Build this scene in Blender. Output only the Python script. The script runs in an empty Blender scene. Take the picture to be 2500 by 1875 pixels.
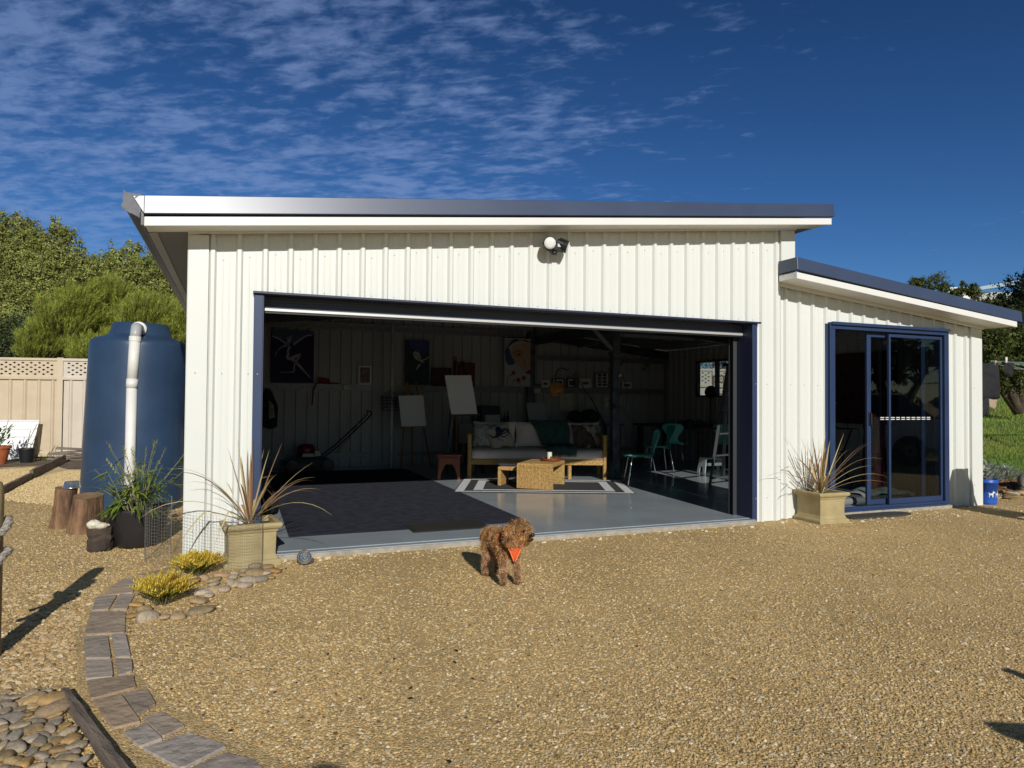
import bpy, math, random
import numpy as np
from mathutils import Vector, Matrix, Euler
random.seed(7); RNG = np.random.default_rng(7)
SC = bpy.context.scene
COL = SC.collection
R = math.radians
PI = math.pi

# ------------------------------------------------------------------ camera
cd = bpy.data.cameras.new('camera'); cam = bpy.data.objects.new('camera', cd); COL.objects.link(cam)
SC.camera = cam
cd.sensor_fit = 'HORIZONTAL'; cd.sensor_width = 36.0
cd.lens = 1684.14 / 2500.0 * 36.0
cd.clip_start = 0.05; cd.clip_end = 2000
CAM = Vector((1.0882, -5.9339, 1.2572))
yaw, pitch, roll = 0.382216, 0.0216234, 0.00807459
fw = Vector((math.sin(yaw)*math.cos(pitch), math.cos(yaw)*math.cos(pitch), math.sin(pitch)))
rt = Vector((math.cos(yaw), -math.sin(yaw), 0)); up = rt.cross(fw)
r2 = math.cos(roll)*rt + math.sin(roll)*up; u2 = -math.sin(roll)*rt + math.cos(roll)*up
M = Matrix((r2, u2, -fw)).transposed().to_4x4(); M.translation = CAM
cam.matrix_world = M

# ------------------------------------------------------------------ light
SUN_EL, SUN_AZ = R(24.9), R(5.5)          # light travels towards +Y, a little to +X
sun_dir = Vector((math.sin(SUN_AZ)*math.cos(SUN_EL), math.cos(SUN_AZ)*math.cos(SUN_EL), -math.sin(SUN_EL)))
sl = bpy.data.lights.new('sun', 'SUN'); sl.energy = 3.75; sl.angle = R(0.53); sl.color = (1.0, 0.955, 0.885)
sun = bpy.data.objects.new('sun', sl); COL.objects.link(sun)
sun.rotation_euler = sun_dir.to_track_quat('-Z', 'Y').to_euler()
sun.location = (0, -30, 20)

w = bpy.data.worlds.new('World'); SC.world = w; w.use_nodes = True
nt = w.node_tree; nt.nodes.clear()
def N(t, **k):
    n = nt.nodes.new(t)
    for a, b in k.items(): setattr(n, a, b)
    return n
def L(a, b): nt.links.new(a, b)
out = N('ShaderNodeOutputWorld'); bg = N('ShaderNodeBackground'); bg.inputs[1].default_value = 0.062
sky = N('ShaderNodeTexSky'); sky.sky_type = 'NISHITA'; sky.sun_disc = False
sky.sun_elevation = SUN_EL; sky.sun_rotation = math.atan2(-sun_dir.x, -sun_dir.y)
sky.air_density = 1.0; sky.dust_density = 0.0; sky.ozone_density = 4.0; sky.altitude = 0
hs = N('ShaderNodeHueSaturation'); hs.inputs['Saturation'].default_value = 1.12
L(sky.outputs[0], hs.inputs['Color'])
tc = N('ShaderNodeTexCoord'); sx = N('ShaderNodeSeparateXYZ'); L(tc.outputs['Generated'], sx.inputs[0])
def MA(op, a, b=None, c=None, clamp=False):
    n = N('ShaderNodeMath', operation=op, use_clamp=clamp)
    for i, v in enumerate((a, b, c)):
        if v is None: continue
        if isinstance(v, (int, float)): n.inputs[i].default_value = v
        else: L(v, n.inputs[i])
    return n.outputs[0]
zc = MA('MAXIMUM', MA('ADD', sx.outputs[2], 0.06), 0.02)
px_ = MA('DIVIDE', sx.outputs[0], zc); py_ = MA('DIVIDE', sx.outputs[1], zc)
cb = N('ShaderNodeCombineXYZ'); L(px_, cb.inputs[0]); L(py_, cb.inputs[1])
mp = N('ShaderNodeMapping'); L(cb.outputs[0], mp.inputs[0])
mp.inputs['Rotation'].default_value = (0, 0, yaw + R(14)); mp.inputs['Scale'].default_value = (1.0, 1.0, 1)
def noise(vec, sc, det, rough, dist=0.0):
    n = N('ShaderNodeTexNoise'); n.inputs['Scale'].default_value = sc; n.inputs['Detail'].default_value = det
    n.inputs['Roughness'].default_value = rough; n.inputs['Distortion'].default_value = dist; L(vec, n.inputs['Vector']); return n.outputs[0]
def ramp01(v, a, b):
    n = N('ShaderNodeMapRange'); n.interpolation_type = 'SMOOTHSTEP'; L(v, n.inputs[0]); n.inputs[1].default_value = a; n.inputs[2].default_value = b; return n.outputs[0]
# a thin sheet of small cloudlets gathered in loose banks, thinning out towards the right of the view
m2 = N('ShaderNodeMapping'); L(mp.outputs[0], m2.inputs[0]); m2.inputs['Scale'].default_value = (0.55, 1.0, 1); m2.inputs['Rotation'].default_value = (0, 0, R(-14))
fine = noise(m2.outputs[0], 17.0, 6, 0.62, 0.2)
mid = noise(m2.outputs[0], 4.2, 4, 0.55, 0.3)
broad = noise(mp.outputs[0], 0.9, 3, 0.5, 0.4)
s2 = N('ShaderNodeSeparateXYZ'); L(mp.outputs[0], s2.inputs[0])
side = ramp01(s2.outputs[0], 0.75, -1.1)
cover = MA('ADD', MA('MULTIPLY', ramp01(broad, 0.34, 0.66), 0.13), MA('ADD', MA('MULTIPLY', side, 0.27), MA('MULTIPLY', mid, 0.55)))
puff = MA('SUBTRACT', MA('ADD', MA('MULTIPLY', fine, 0.75), cover), 0.845)
cl = ramp01(puff, 0.0, 0.30)
hz = ramp01(sx.outputs[2], 0.11, 0.24)
cl = MA('MULTIPLY', cl, MA('MULTIPLY', hz, 0.47))
# deep, clean blue that darkens steadily towards the zenith
dk = N('ShaderNodeMapRange'); L(sx.outputs[2], dk.inputs[0]); dk.inputs[1].default_value = 0.10; dk.inputs[2].default_value = 0.62; dk.inputs[3].default_value = 1.0; dk.inputs[4].default_value = 0.55
tint = N('ShaderNodeMix', data_type='RGBA', blend_type='MULTIPLY'); tint.inputs['Factor'].default_value = 1; L(hs.outputs[0], tint.inputs['A']); 
# the blue is deepest away from the sun; towards the sun the sky keeps its own paler colour
vd = N('ShaderNodeVectorMath', operation='DOT_PRODUCT'); L(tc.outputs['Generated'], vd.inputs[0]); vd.inputs[1].default_value = tuple(-sun_dir)
tw = N('ShaderNodeMix', data_type='RGBA'); L(ramp01(vd.outputs['Value'], -0.15, 0.55), tw.inputs['Factor']); tw.inputs['A'].default_value = (0.56, 0.82, 1.16, 1); tw.inputs['B'].default_value = (1.0, 0.97, 0.92, 1); L(tw.outputs['Result'], tint.inputs['B'])
dim = N('ShaderNodeMix', data_type='RGBA', blend_type='MULTIPLY'); dim.inputs['Factor'].default_value = 1; L(tint.outputs['Result'], dim.inputs['A']); L(dk.outputs[0], dim.inputs['B'])
mx = N('ShaderNodeMix', data_type='RGBA'); L(cl, mx.inputs['Factor']); L(dim.outputs['Result'], mx.inputs['A']); mx.inputs['B'].default_value = (3.9, 5.6, 10.0, 1)
L(mx.outputs['Result'], bg.inputs[0]); L(bg.outputs[0], out.inputs[0])

SC.view_settings.view_transform = 'Standard'; SC.view_settings.look = 'None'
SC.view_settings.exposure = 0.0; SC.view_settings.gamma = 1.0; SC.view_settings.use_curve_mapping = False
SC.render.engine = 'CYCLES'
SC.cycles.max_bounces = 8; SC.cycles.transparent_max_bounces = 12

# ------------------------------------------------------------------ materials
def srgb(r, g, b):
    f = lambda c: (c/12.92 if c <= 0.04045 else ((c+0.055)/1.055)**2.4)
    return (f(r/255), f(g/255), f(b/255))
MATS = {}
def mat(name, col, rough=0.6, metal=0.0, col2=None, vscale=6.0, vdet=5, bump=0.0, bscale=40.0, spec=0.5, attr=False, rnd=0.0, coat=0.0,
        trans=None, vstretch=None, lo=0.38, hi=0.62):
    """Principled material; col2 mixes in through noise, attr multiplies the vertex colour, rnd varies brightness per object."""
    if name in MATS: return MATS[name]
    m = bpy.data.materials.new(name); m.use_nodes = True; t = m.node_tree; b = t.nodes['Principled BSDF']
    b.inputs['Roughness'].default_value = rough; b.inputs['Metallic'].default_value = metal
    b.inputs['Specular IOR Level'].default_value = spec; b.inputs['Coat Weight'].default_value = coat
    b.inputs['Base Color'].default_value = (*col, 1)
    src = None
    co = t.nodes.new('ShaderNodeTexCoord'); vec = co.outputs['Object']
    if vstretch:
        mpn = t.nodes.new('ShaderNodeMapping'); mpn.inputs['Scale'].default_value = vstretch; t.links.new(vec, mpn.inputs[0]); vec = mpn.outputs[0]
    if col2 is not None:
        n = t.nodes.new('ShaderNodeTexNoise'); n.inputs['Scale'].default_value = vscale; n.inputs['Detail'].default_value = vdet; n.inputs['Roughness'].default_value = 0.62
        t.links.new(vec, n.inputs['Vector'])
        rr = t.nodes.new('ShaderNodeMapRange'); rr.inputs[1].default_value = lo; rr.inputs[2].default_value = hi; t.links.new(n.outputs[0], rr.inputs[0])
        mxx = t.nodes.new('ShaderNodeMix'); mxx.data_type = 'RGBA'; t.links.new(rr.outputs[0], mxx.inputs['Factor'])
        mxx.inputs['A'].default_value = (*col, 1); mxx.inputs['B'].default_value = (*col2, 1); src = mxx.outputs['Result']
    if attr:
        a = t.nodes.new('ShaderNodeVertexColor'); a.layer_name = 'col'
        mm = t.nodes.new('ShaderNodeMix'); mm.data_type = 'RGBA'; mm.blend_type = 'MULTIPLY'; mm.inputs['Factor'].default_value = 1
        if src is None: mm.inputs['A'].default_value = (*col, 1)
        else: t.links.new(src, mm.inputs['A'])
        t.links.new(a.outputs[0], mm.inputs['B']); src = mm.outputs['Result']
    if rnd:
        oi = t.nodes.new('ShaderNodeObjectInfo'); hv = t.nodes.new('ShaderNodeHueSaturation')
        rr = t.nodes.new('ShaderNodeMapRange'); rr.inputs[3].default_value = 1-rnd; rr.inputs[4].default_value = 1+rnd; t.links.new(oi.outputs['Random'], rr.inputs[0])
        t.links.new(rr.outputs[0], hv.inputs['Value'])
        m2 = t.nodes.new('ShaderNodeMath'); m2.operation = 'MULTIPLY'; m2.inputs[1].default_value = 7.31; t.links.new(oi.outputs['Random'], m2.inputs[0])
        fr = t.nodes.new('ShaderNodeMath'); fr.operation = 'FRACT'; t.links.new(m2.outputs[0], fr.inputs[0])
        r3 = t.nodes.new('ShaderNodeMapRange'); r3.inputs[3].default_value = 0.55; r3.inputs[4].default_value = 1.25; t.links.new(fr.outputs[0], r3.inputs[0]); t.links.new(r3.outputs[0], hv.inputs['Saturation'])
        if src is None: hv.inputs['Color'].default_value = (*col, 1)
        else: t.links.new(src, hv.inputs['Color'])
        src = hv.outputs[0]
    if src is not None: t.links.new(src, b.inputs['Base Color'])
    if bump:
        n = t.nodes.new('ShaderNodeTexNoise'); n.inputs['Scale'].default_value = bscale; n.inputs['Detail'].default_value = 6
        t.links.new(vec, n.inputs['Vector'])
        bp = t.nodes.new('ShaderNodeBump'); bp.inputs['Strength'].default_value = bump; bp.inputs['Distance'].default_value = 0.02
        t.links.new(n.outputs[0], bp.inputs['Height']); t.links.new(bp.outputs[0], b.inputs['Normal'])
    if trans:
        tr = t.nodes.new('ShaderNodeBsdfTranslucent'); ms = t.nodes.new('ShaderNodeMixShader'); ms.inputs[0].default_value = trans
        if src is None: tr.inputs[0].default_value = (*col, 1)
        else: t.links.new(src, tr.inputs[0])
        o = t.nodes['Material Output']; t.links.new(b.outputs[0], ms.inputs[1]); t.links.new(tr.outputs[0], ms.inputs[2]); t.links.new(ms.outputs[0], o.inputs[0])
    MATS[name] = m; return m

def glass_mat():
    m = bpy.data.materials.new('window_glass'); m.use_nodes = True; t = m.node_tree; t.nodes.clear()
    o = t.nodes.new('ShaderNodeOutputMaterial'); ms = t.nodes.new('ShaderNodeMixShader'); tr = t.nodes.new('ShaderNodeBsdfTransparent'); gl = t.nodes.new('ShaderNodeBsdfGlossy')
    fr = t.nodes.new('ShaderNodeFresnel'); ge = t.nodes.new('ShaderNodeNewGeometry'); mr = t.nodes.new('ShaderNodeMapRange'); mr.inputs[3].default_value = 1.5; mr.inputs[4].default_value = 1/1.5
    t.links.new(ge.outputs['Backfacing'], mr.inputs[0]); t.links.new(mr.outputs[0], fr.inputs[0]); gl.inputs['Roughness'].default_value = 0.0
    tr.inputs[0].default_value = (0.66, 0.70, 0.70, 1)
    t.links.new(fr.outputs[0], ms.inputs[0]); t.links.new(tr.outputs[0], ms.inputs[1]); t.links.new(gl.outputs[0], ms.inputs[2]); t.links.new(ms.outputs[0], o.inputs[0])
    return m
GLASS = glass_mat()

# ------------------------------------------------------------------ mesh helpers
class MB:
    def __init__(s): s.v = []; s.f = []; s.c = []; s.m = []
    def add(s, vs, fs, col=None, mi=0):
        o = len(s.v); s.v.extend([tuple(v) for v in vs]); s.f.extend([tuple(i+o for i in f) for f in fs])
        s.c.extend([col]*len(fs)); s.m.extend([mi]*len(fs)); return s
    def box(s, x0, x1, y0, y1, z0, z1, **k):
        vs = [(x, y, z) for z in (z0, z1) for y in (y0, y1) for x in (x0, x1)]
        return s.add(vs, [(0,2,3,1),(4,5,7,6),(0,1,5,4),(2,6,7,3),(0,4,6,2),(1,3,7,5)], **k)
    def obox(s, c, u, v, w, **k):
        """box about c with half vectors u, v, w"""
        c, u, v, w = map(Vector, (c, u, v, w))
        vs = [c+a*u+b*v+d*w for d in (-1, 1) for b in (-1, 1) for a in (-1, 1)]
        return s.add(vs, [(0,2,3,1),(4,5,7,6),(0,1,5,4),(2,6,7,3),(0,4,6,2),(1,3,7,5)], **k)
    def beam(s, a, b, wd, ht, upv=(0,0,1), **k):
        a, b = Vector(a), Vector(b); d = b-a; l = d.length; d.normalize(); sd = d.cross(Vector(upv))
        if sd.length < 1e-4: sd = d.cross(Vector((1, 0, 0)))
        sd.normalize(); u = sd.cross(d)
        return s.obox((a+b)/2, d*l/2, sd*wd/2, u*ht/2, **k)
    def tube(s, pts, rad, n=8, cap=True, **k):
        pts = [Vector(p) for p in pts]
        if not hasattr(rad, '__len__'): rad = [rad]*len(pts)
        vs = []; prev = None
        for i, p in enumerate(pts):
            t = (pts[min(i+1, len(pts)-1)]-pts[max(i-1, 0)])
            t = t.normalized() if t.length > 1e-9 else Vector((0, 0, 1))
            if prev is None:
                a = Vector((0, 0, 1)) if abs(t.z) < 0.9 else Vector((1, 0, 0)); u = t.cross(a).normalized()
            else: u = (prev-t*prev.dot(t)); u = u.normalized() if u.length > 1e-6 else t.orthogonal().normalized()
            prev = u; v = t.cross(u)
            for j in range(n):
                a = 2*PI*j/n; vs.append(p+(u*math.cos(a)+v*math.sin(a))*rad[i])
        fs = []
        for i in range(len(pts)-1):
            for j in range(n):
                k2 = (j+1) % n; fs.append((i*n+j, i*n+k2, (i+1)*n+k2, (i+1)*n+j))
        if cap: fs.append(tuple(range(n))[::-1]); fs.append(tuple((len(pts)-1)*n+j for j in range(n)))
        return s.add(vs, fs, **k)
    def lathe(s, prof, n=24, c=(0,0,0), sq=False, cap=True, rot=0.0, **k):
        vs = []; fs = []
        if sq: n = 4
        for (r, z) in prof:
            for j in range(n):
                a = 2*PI*(j+0.5)/n+rot if sq else 2*PI*j/n+rot
                q = r*math.sqrt(2) if sq else r
                vs.append((c[0]+q*math.cos(a), c[1]+q*math.sin(a), c[2]+z))
        for i in range(len(prof)-1):
            for j in range(n):
                k2 = (j+1) % n; fs.append((i*n+j, i*n+k2, (i+1)*n+k2, (i+1)*n+j))
        if cap: fs.append(tuple(range(n))[::-1]); fs.append(tuple((len(prof)-1)*n+j for j in range(n)))
        return s.add(vs, fs, **k)
    def prism(s, poly, z0, z1, **k):
        n = len(poly); vs = [(x, y, z0) for x, y in poly]+[(x, y, z1) for x, y in poly]
        a = sum(poly[i][0]*poly[(i+1) % n][1]-poly[(i+1) % n][0]*poly[i][1] for i in range(n))
        idx = list(range(n)) if a > 0 else list(range(n))[::-1]
        fs = [tuple(idx[::-1]), tuple(i+n for i in idx)]
        for q in range(n):
            i, j = idx[q], idx[(q+1) % n]; fs.append((i, j, j+n, i+n))
        return s.add(vs, fs, **k)
    def extrude(s, poly, org, ax, ay, an, d, **k):
        """polygon in the plane (ax, ay) through org, given thickness d along an"""
        org, ax, ay, an = map(Vector, (org, ax, ay, an)); n = len(poly)
        vs = [org+ax*x+ay*y for x, y in poly]+[org+ax*x+ay*y+an*d for x, y in poly]
        fs = [tuple(range(n))[::-1], tuple(range(n, 2*n))]+[(i, (i+1) % n, (i+1) % n+n, i+n) for i in range(n)]
        return s.add(vs, fs, **k)
    def ball(s, c, r, nu=12, nv=8, jit=0.0, rot=None, **k):
        if not hasattr(r, '__len__'): r = (r, r, r)
        vs = []; c = Vector(c)
        for i in range(nv+1):
            th = PI*i/nv
            for j in range(nu):
                ph = 2*PI*j/nu; q = 1+(random.uniform(-jit, jit) if jit else 0)
                p = Vector((r[0]*q*math.sin(th)*math.cos(ph), r[1]*q*math.sin(th)*math.sin(ph), r[2]*q*math.cos(th)))
                if rot: p = rot @ p
                vs.append(c+p)
        fs = [(i*nu+j, (i+1)*nu+j, (i+1)*nu+(j+1) % nu, i*nu+(j+1) % nu) for i in range(nv) for j in range(nu)]
        return s.add(vs, fs, **k)
    def build(s, name, m, parent=None, smooth=False, bevel=0.0, world=True, auto=None, loc=None):
        me = bpy.data.meshes.new(name)
        off = OFF.get(parent.name, Vector()) if (parent is not None and world) else Vector()
        v = np.array(s.v, float)
        if loc is not None: v = v-np.array(loc)
        elif len(v): v = v-np.array(off)
        me.from_pydata([tuple(q) for q in v], [], s.f)
        ms = m if isinstance(m, (list, tuple)) else [m]
        for q in ms: me.materials.append(q)
        if any(s.m): me.polygons.foreach_set('material_index', s.m)
        if any(q is not None for q in s.c):
            a = me.color_attributes.new('col', 'FLOAT_COLOR', 'CORNER'); arr = []
            for f, q in zip(s.f, s.c): arr.extend([*(q or (1, 1, 1)), 1.0]*len(f))
            a.data.foreach_set('color', arr)
        if smooth: me.polygons.foreach_set('use_smooth', [True]*len(me.polygons))
        me.update()
        o = bpy.data.objects.new(name, me); COL.objects.link(o)
        if parent is not None: o.parent = parent
        if loc is not None: o.location = loc
        OFF[o.name] = off if loc is None else Vector(loc)
        if bevel:
            b = o.modifiers.new('bevel', 'BEVEL'); b.width = bevel; b.segments = 2; b.limit_method = 'ANGLE'; b.angle_limit = R(40)
        if auto: me.shade_smooth() if False else None
        return o
OFF = {}
def tag(o, label=None, cat=None, group=None, kind=None):
    if label: o['label'] = label
    if cat: o['category'] = cat
    if group: o['group'] = group
    if kind: o['kind'] = kind
    return o
def thing(name, loc, label, cat, group=None):
    o = bpy.data.objects.new(name, None); COL.objects.link(o); o.location = loc; o.empty_display_size = 0.1
    OFF[o.name] = Vector(loc); return tag(o, label, cat, group)
def children(o): return [c for c in bpy.data.objects if c.parent == o]
def copy_tree(o, loc=None, rotz=None, label=None, parent=None, scale=None, top=True):
    c = o.copy(); COL.objects.link(c)
    if parent is not None: c.parent = parent
    if top:
        if loc is not None: c.location = loc
        if rotz is not None: c.rotation_euler = (0, 0, rotz)
        if scale is not None: c.scale = scale
        if label: c['label'] = label
    for ch in children(o): copy_tree(ch, parent=c, top=False)
    return c
def quads_mesh(name, V, F, m, parent=None, cols=None, off=None, smooth=False):
    """big numpy mesh: V (n,3), F (k,3 or 4), cols per face (k,3)"""
    me = bpy.data.meshes.new(name)
    if off is None and parent is not None: off = OFF.get(parent.name, Vector())
    if off is not None: V = V-np.array(off)
    nF, k = F.shape
    me.vertices.add(len(V)); me.vertices.foreach_set('co', V.astype(np.float32).ravel())
    me.loops.add(nF*k); me.loops.foreach_set('vertex_index', F.astype(np.int32).ravel())
    me.polygons.add(nF); me.polygons.foreach_set('loop_start', np.arange(0, nF*k, k, dtype=np.int32))
    me.polygons.foreach_set('loop_total', np.full(nF, k, dtype=np.int32))
    if smooth: me.polygons.foreach_set('use_smooth', np.ones(nF, bool))
    me.materials.append(m)
    if cols is not None:
        a = me.color_attributes.new('col', 'FLOAT_COLOR', 'CORNER')
        c4 = np.concatenate([cols, np.ones((nF, 1))], 1); a.data.foreach_set('color', np.repeat(c4, k, 0).astype(np.float32).ravel())
    me.update(); me.validate()
    o = bpy.data.objects.new(name, me); COL.objects.link(o)
    if parent is not None: o.parent = parent
    OFF[o.name] = Vector(off) if off is not None else Vector()
    return o
G = -0.05          # level of the gravel yard; the painted slab is z = 0

# ------------------------------------------------------------------ palette
cream = mat('cream_steel', (0.715, 0.735, 0.70), 0.40, col2=(0.705, 0.725, 0.688), vscale=1.2, spec=0.4)
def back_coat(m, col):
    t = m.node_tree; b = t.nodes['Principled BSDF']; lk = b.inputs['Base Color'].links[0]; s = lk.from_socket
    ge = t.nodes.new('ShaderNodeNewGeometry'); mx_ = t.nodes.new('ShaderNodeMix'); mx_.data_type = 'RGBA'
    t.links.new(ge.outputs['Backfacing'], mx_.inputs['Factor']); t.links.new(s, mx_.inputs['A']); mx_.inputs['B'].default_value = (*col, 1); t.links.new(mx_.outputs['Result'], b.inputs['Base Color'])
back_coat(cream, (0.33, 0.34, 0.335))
cream_trim = mat('cream_trim', (0.725, 0.745, 0.71), 0.40, spec=0.4, col2=(0.715, 0.735, 0.697), vscale=1.2)
white_trim = mat('white_fascia', (0.80, 0.80, 0.765), 0.4, spec=0.4, col2=(0.77, 0.77, 0.73), vscale=2)
blue = mat('blue_steel', srgb(45, 63, 98), 0.45, spec=0.4, col2=srgb(42, 59, 92), vscale=3)
blue_gloss = mat('blue_roof_trim', srgb(66, 78, 104), 0.335, spec=0.55, col2=srgb(62, 73, 98), vscale=2)
dark_steel = mat('dark_steel', srgb(70, 74, 80), 0.45, metal=0.3, col2=srgb(58, 61, 66), vscale=4)
galv = mat('galvanised', (0.26, 0.27, 0.28), 0.5, metal=0.45, col2=(0.20, 0.21, 0.22), vscale=14)
black_plastic = mat('black_plastic', (0.014, 0.014, 0.016), 0.45)
black_metal = mat('black_metal', (0.012, 0.012, 0.013), 0.4, metal=0.2)
white_plastic = mat('white_plastic', (0.74, 0.74, 0.72), 0.45)
chrome = mat('chrome', (0.72, 0.73, 0.74), 0.12, metal=1.0)
concrete = mat('bare_concrete', (0.42, 0.38, 0.31), 0.85, col2=(0.30, 0.27, 0.22), vscale=12, bump=0.3, bscale=60)
# ================================================================== GROUND
def gravel_mat(name, base, hi, lo_, scale, bump, stone_amt=1.0):
    m = bpy.data.materials.new(name); m.use_nodes = True; t = m.node_tree; b = t.nodes['Principled BSDF']; b.inputs['Roughness'].default_value = 0.9; b.inputs['Specular IOR Level'].default_value = 0.25
    co = t.nodes.new('ShaderNodeTexCoord')
    vo = t.nodes.new('ShaderNodeTexVoronoi'); vo.inputs['Scale'].default_value = scale; t.links.new(co.outputs['Object'], vo.inputs['Vector'])
    bw = t.nodes.new('ShaderNodeSeparateColor'); t.links.new(vo.outputs['Color'], bw.inputs[0])
    cr = t.nodes.new('ShaderNodeValToRGB'); e = cr.color_ramp; e.elements[0].position = 0; e.elements[0].color = (*lo_, 1); e.elements[1].position = 1; e.elements[1].color = (*hi, 1)
    q = e.elements.new(0.42); q.color = (*base, 1); q = e.elements.new(0.78); q.color = (*[c*1.12 for c in base], 1)
    t.links.new(bw.outputs[0], cr.inputs[0])
    n = t.nodes.new('ShaderNodeTexNoise'); n.inputs['Scale'].default_value = 0.9; n.inputs['Detail'].default_value = 7; n.inputs['Roughness'].default_value = 0.65; t.links.new(co.outputs['Object'], n.inputs['Vector'])
    rr = t.nodes.new('ShaderNodeMapRange'); rr.inputs[1].default_value = 0.35; rr.inputs[2].default_value = 0.68; rr.inputs[3].default_value = 0.86; rr.inputs[4].default_value = 1.12; t.links.new(n.outputs[0], rr.inputs[0])
    hv = t.nodes.new('ShaderNodeHueSaturation'); t.links.new(cr.outputs[0], hv.inputs['Color']); t.links.new(rr.outputs[0], hv.inputs['Value']); t.links.new(hv.outputs[0], b.inputs['Base Color'])
    bp = t.nodes.new('ShaderNodeBump'); bp.inputs['Strength'].default_value = bump; bp.inputs['Distance'].default_value = 0.012; bp.invert = True
    t.links.new(vo.outputs['Distance'], bp.inputs['Height']); t.links.new(bp.outputs[0], b.inputs['Normal'])
    return m
gravel_m = gravel_mat('gravel_ground', (0.58, 0.41, 0.185), (0.78, 0.60, 0.33), (0.36, 0.245, 0.105), 120, 0.5)
sand_m = gravel_mat('crusher_dust', (0.78, 0.60, 0.32), (0.86, 0.69, 0.41), (0.64, 0.47, 0.24), 70, 0.4)
soil_m = mat('bare_soil', (0.10, 0.08, 0.055), 0.95, col2=(0.20, 0.15, 0.09), vscale=5, vdet=9, bump=0.9, bscale=45)

mb = MB()
def strip(xs, ys, zf):
    V = [(x, y, zf(x, y)) for y in ys for x in xs]; n = len(xs)
    return V, [(j*n+i, j*n+i+1, (j+1)*n+i+1, (j+1)*n+i) for j in range(len(ys)-1) for i in range(n-1)]
xs = [-900, -200, -60, -20]+[x*0.5 for x in range(-16, 41)]+[24, 40, 80, 250, 900]
ys = [-900, -200, -60, -20]+[y*0.5 for y in range(-18, 37)]+[22, 40, 90, 250, 900]
mb.add(*strip(xs, ys, lambda x, y: G))
tag(mb.build('ground', gravel_m), kind='structure')

# fine pale crusher dust path along the side of the shed, thick at its far edges
def blob_patch(name, pts, m, z, seed=1, edge=0.12, n=10, kind='structure'):
    rnd = random.Random(seed); P = []
    k = len(pts)
    for i in range(k):
        a, b = Vector(pts[i]), Vector(pts[(i+1) % k])
        d = (b-a); nr = Vector((d.y, -d.x)).normalized() if d.length > 0 else Vector((0, 0))
        for j in range(n):
            q = a+d*(j/n)+nr*rnd.uniform(-edge, edge); P.append((q.x, q.y))
    mbx = MB(); mbx.add([(x, y, z) for x, y in P], [tuple(range(len(P)))])
    o = mbx.build(name, m); tag(o, kind=kind); return o
blob_patch('sand_path', [(-1.66, 4.5), (-0.35, 3.3), (0.7, 4.2), (0.7, 8.2), (-1.6, 8.2), (-1.95, 9.0), (-1.98, 7.0)], sand_m, G+0.008, 3, 0.05)
blob_patch('sand_verge', [(-3.2, 5.0), (-1.86, 5.2), (-2.02, 9.2), (-2.5, 8.8), (-3.6, 8.0)], sand_m, G+0.008, 5, 0.15)
blob_patch('soil', [(-5.5, 8.6), (-2.3, 9.2), (-1.6, 8.1), (0.9, 8.0), (12, 7.3), (12, 9), (-2.3, 12.5), (-6, 12.5)], soil_m, G+0.004, 8, 0.15)

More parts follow.
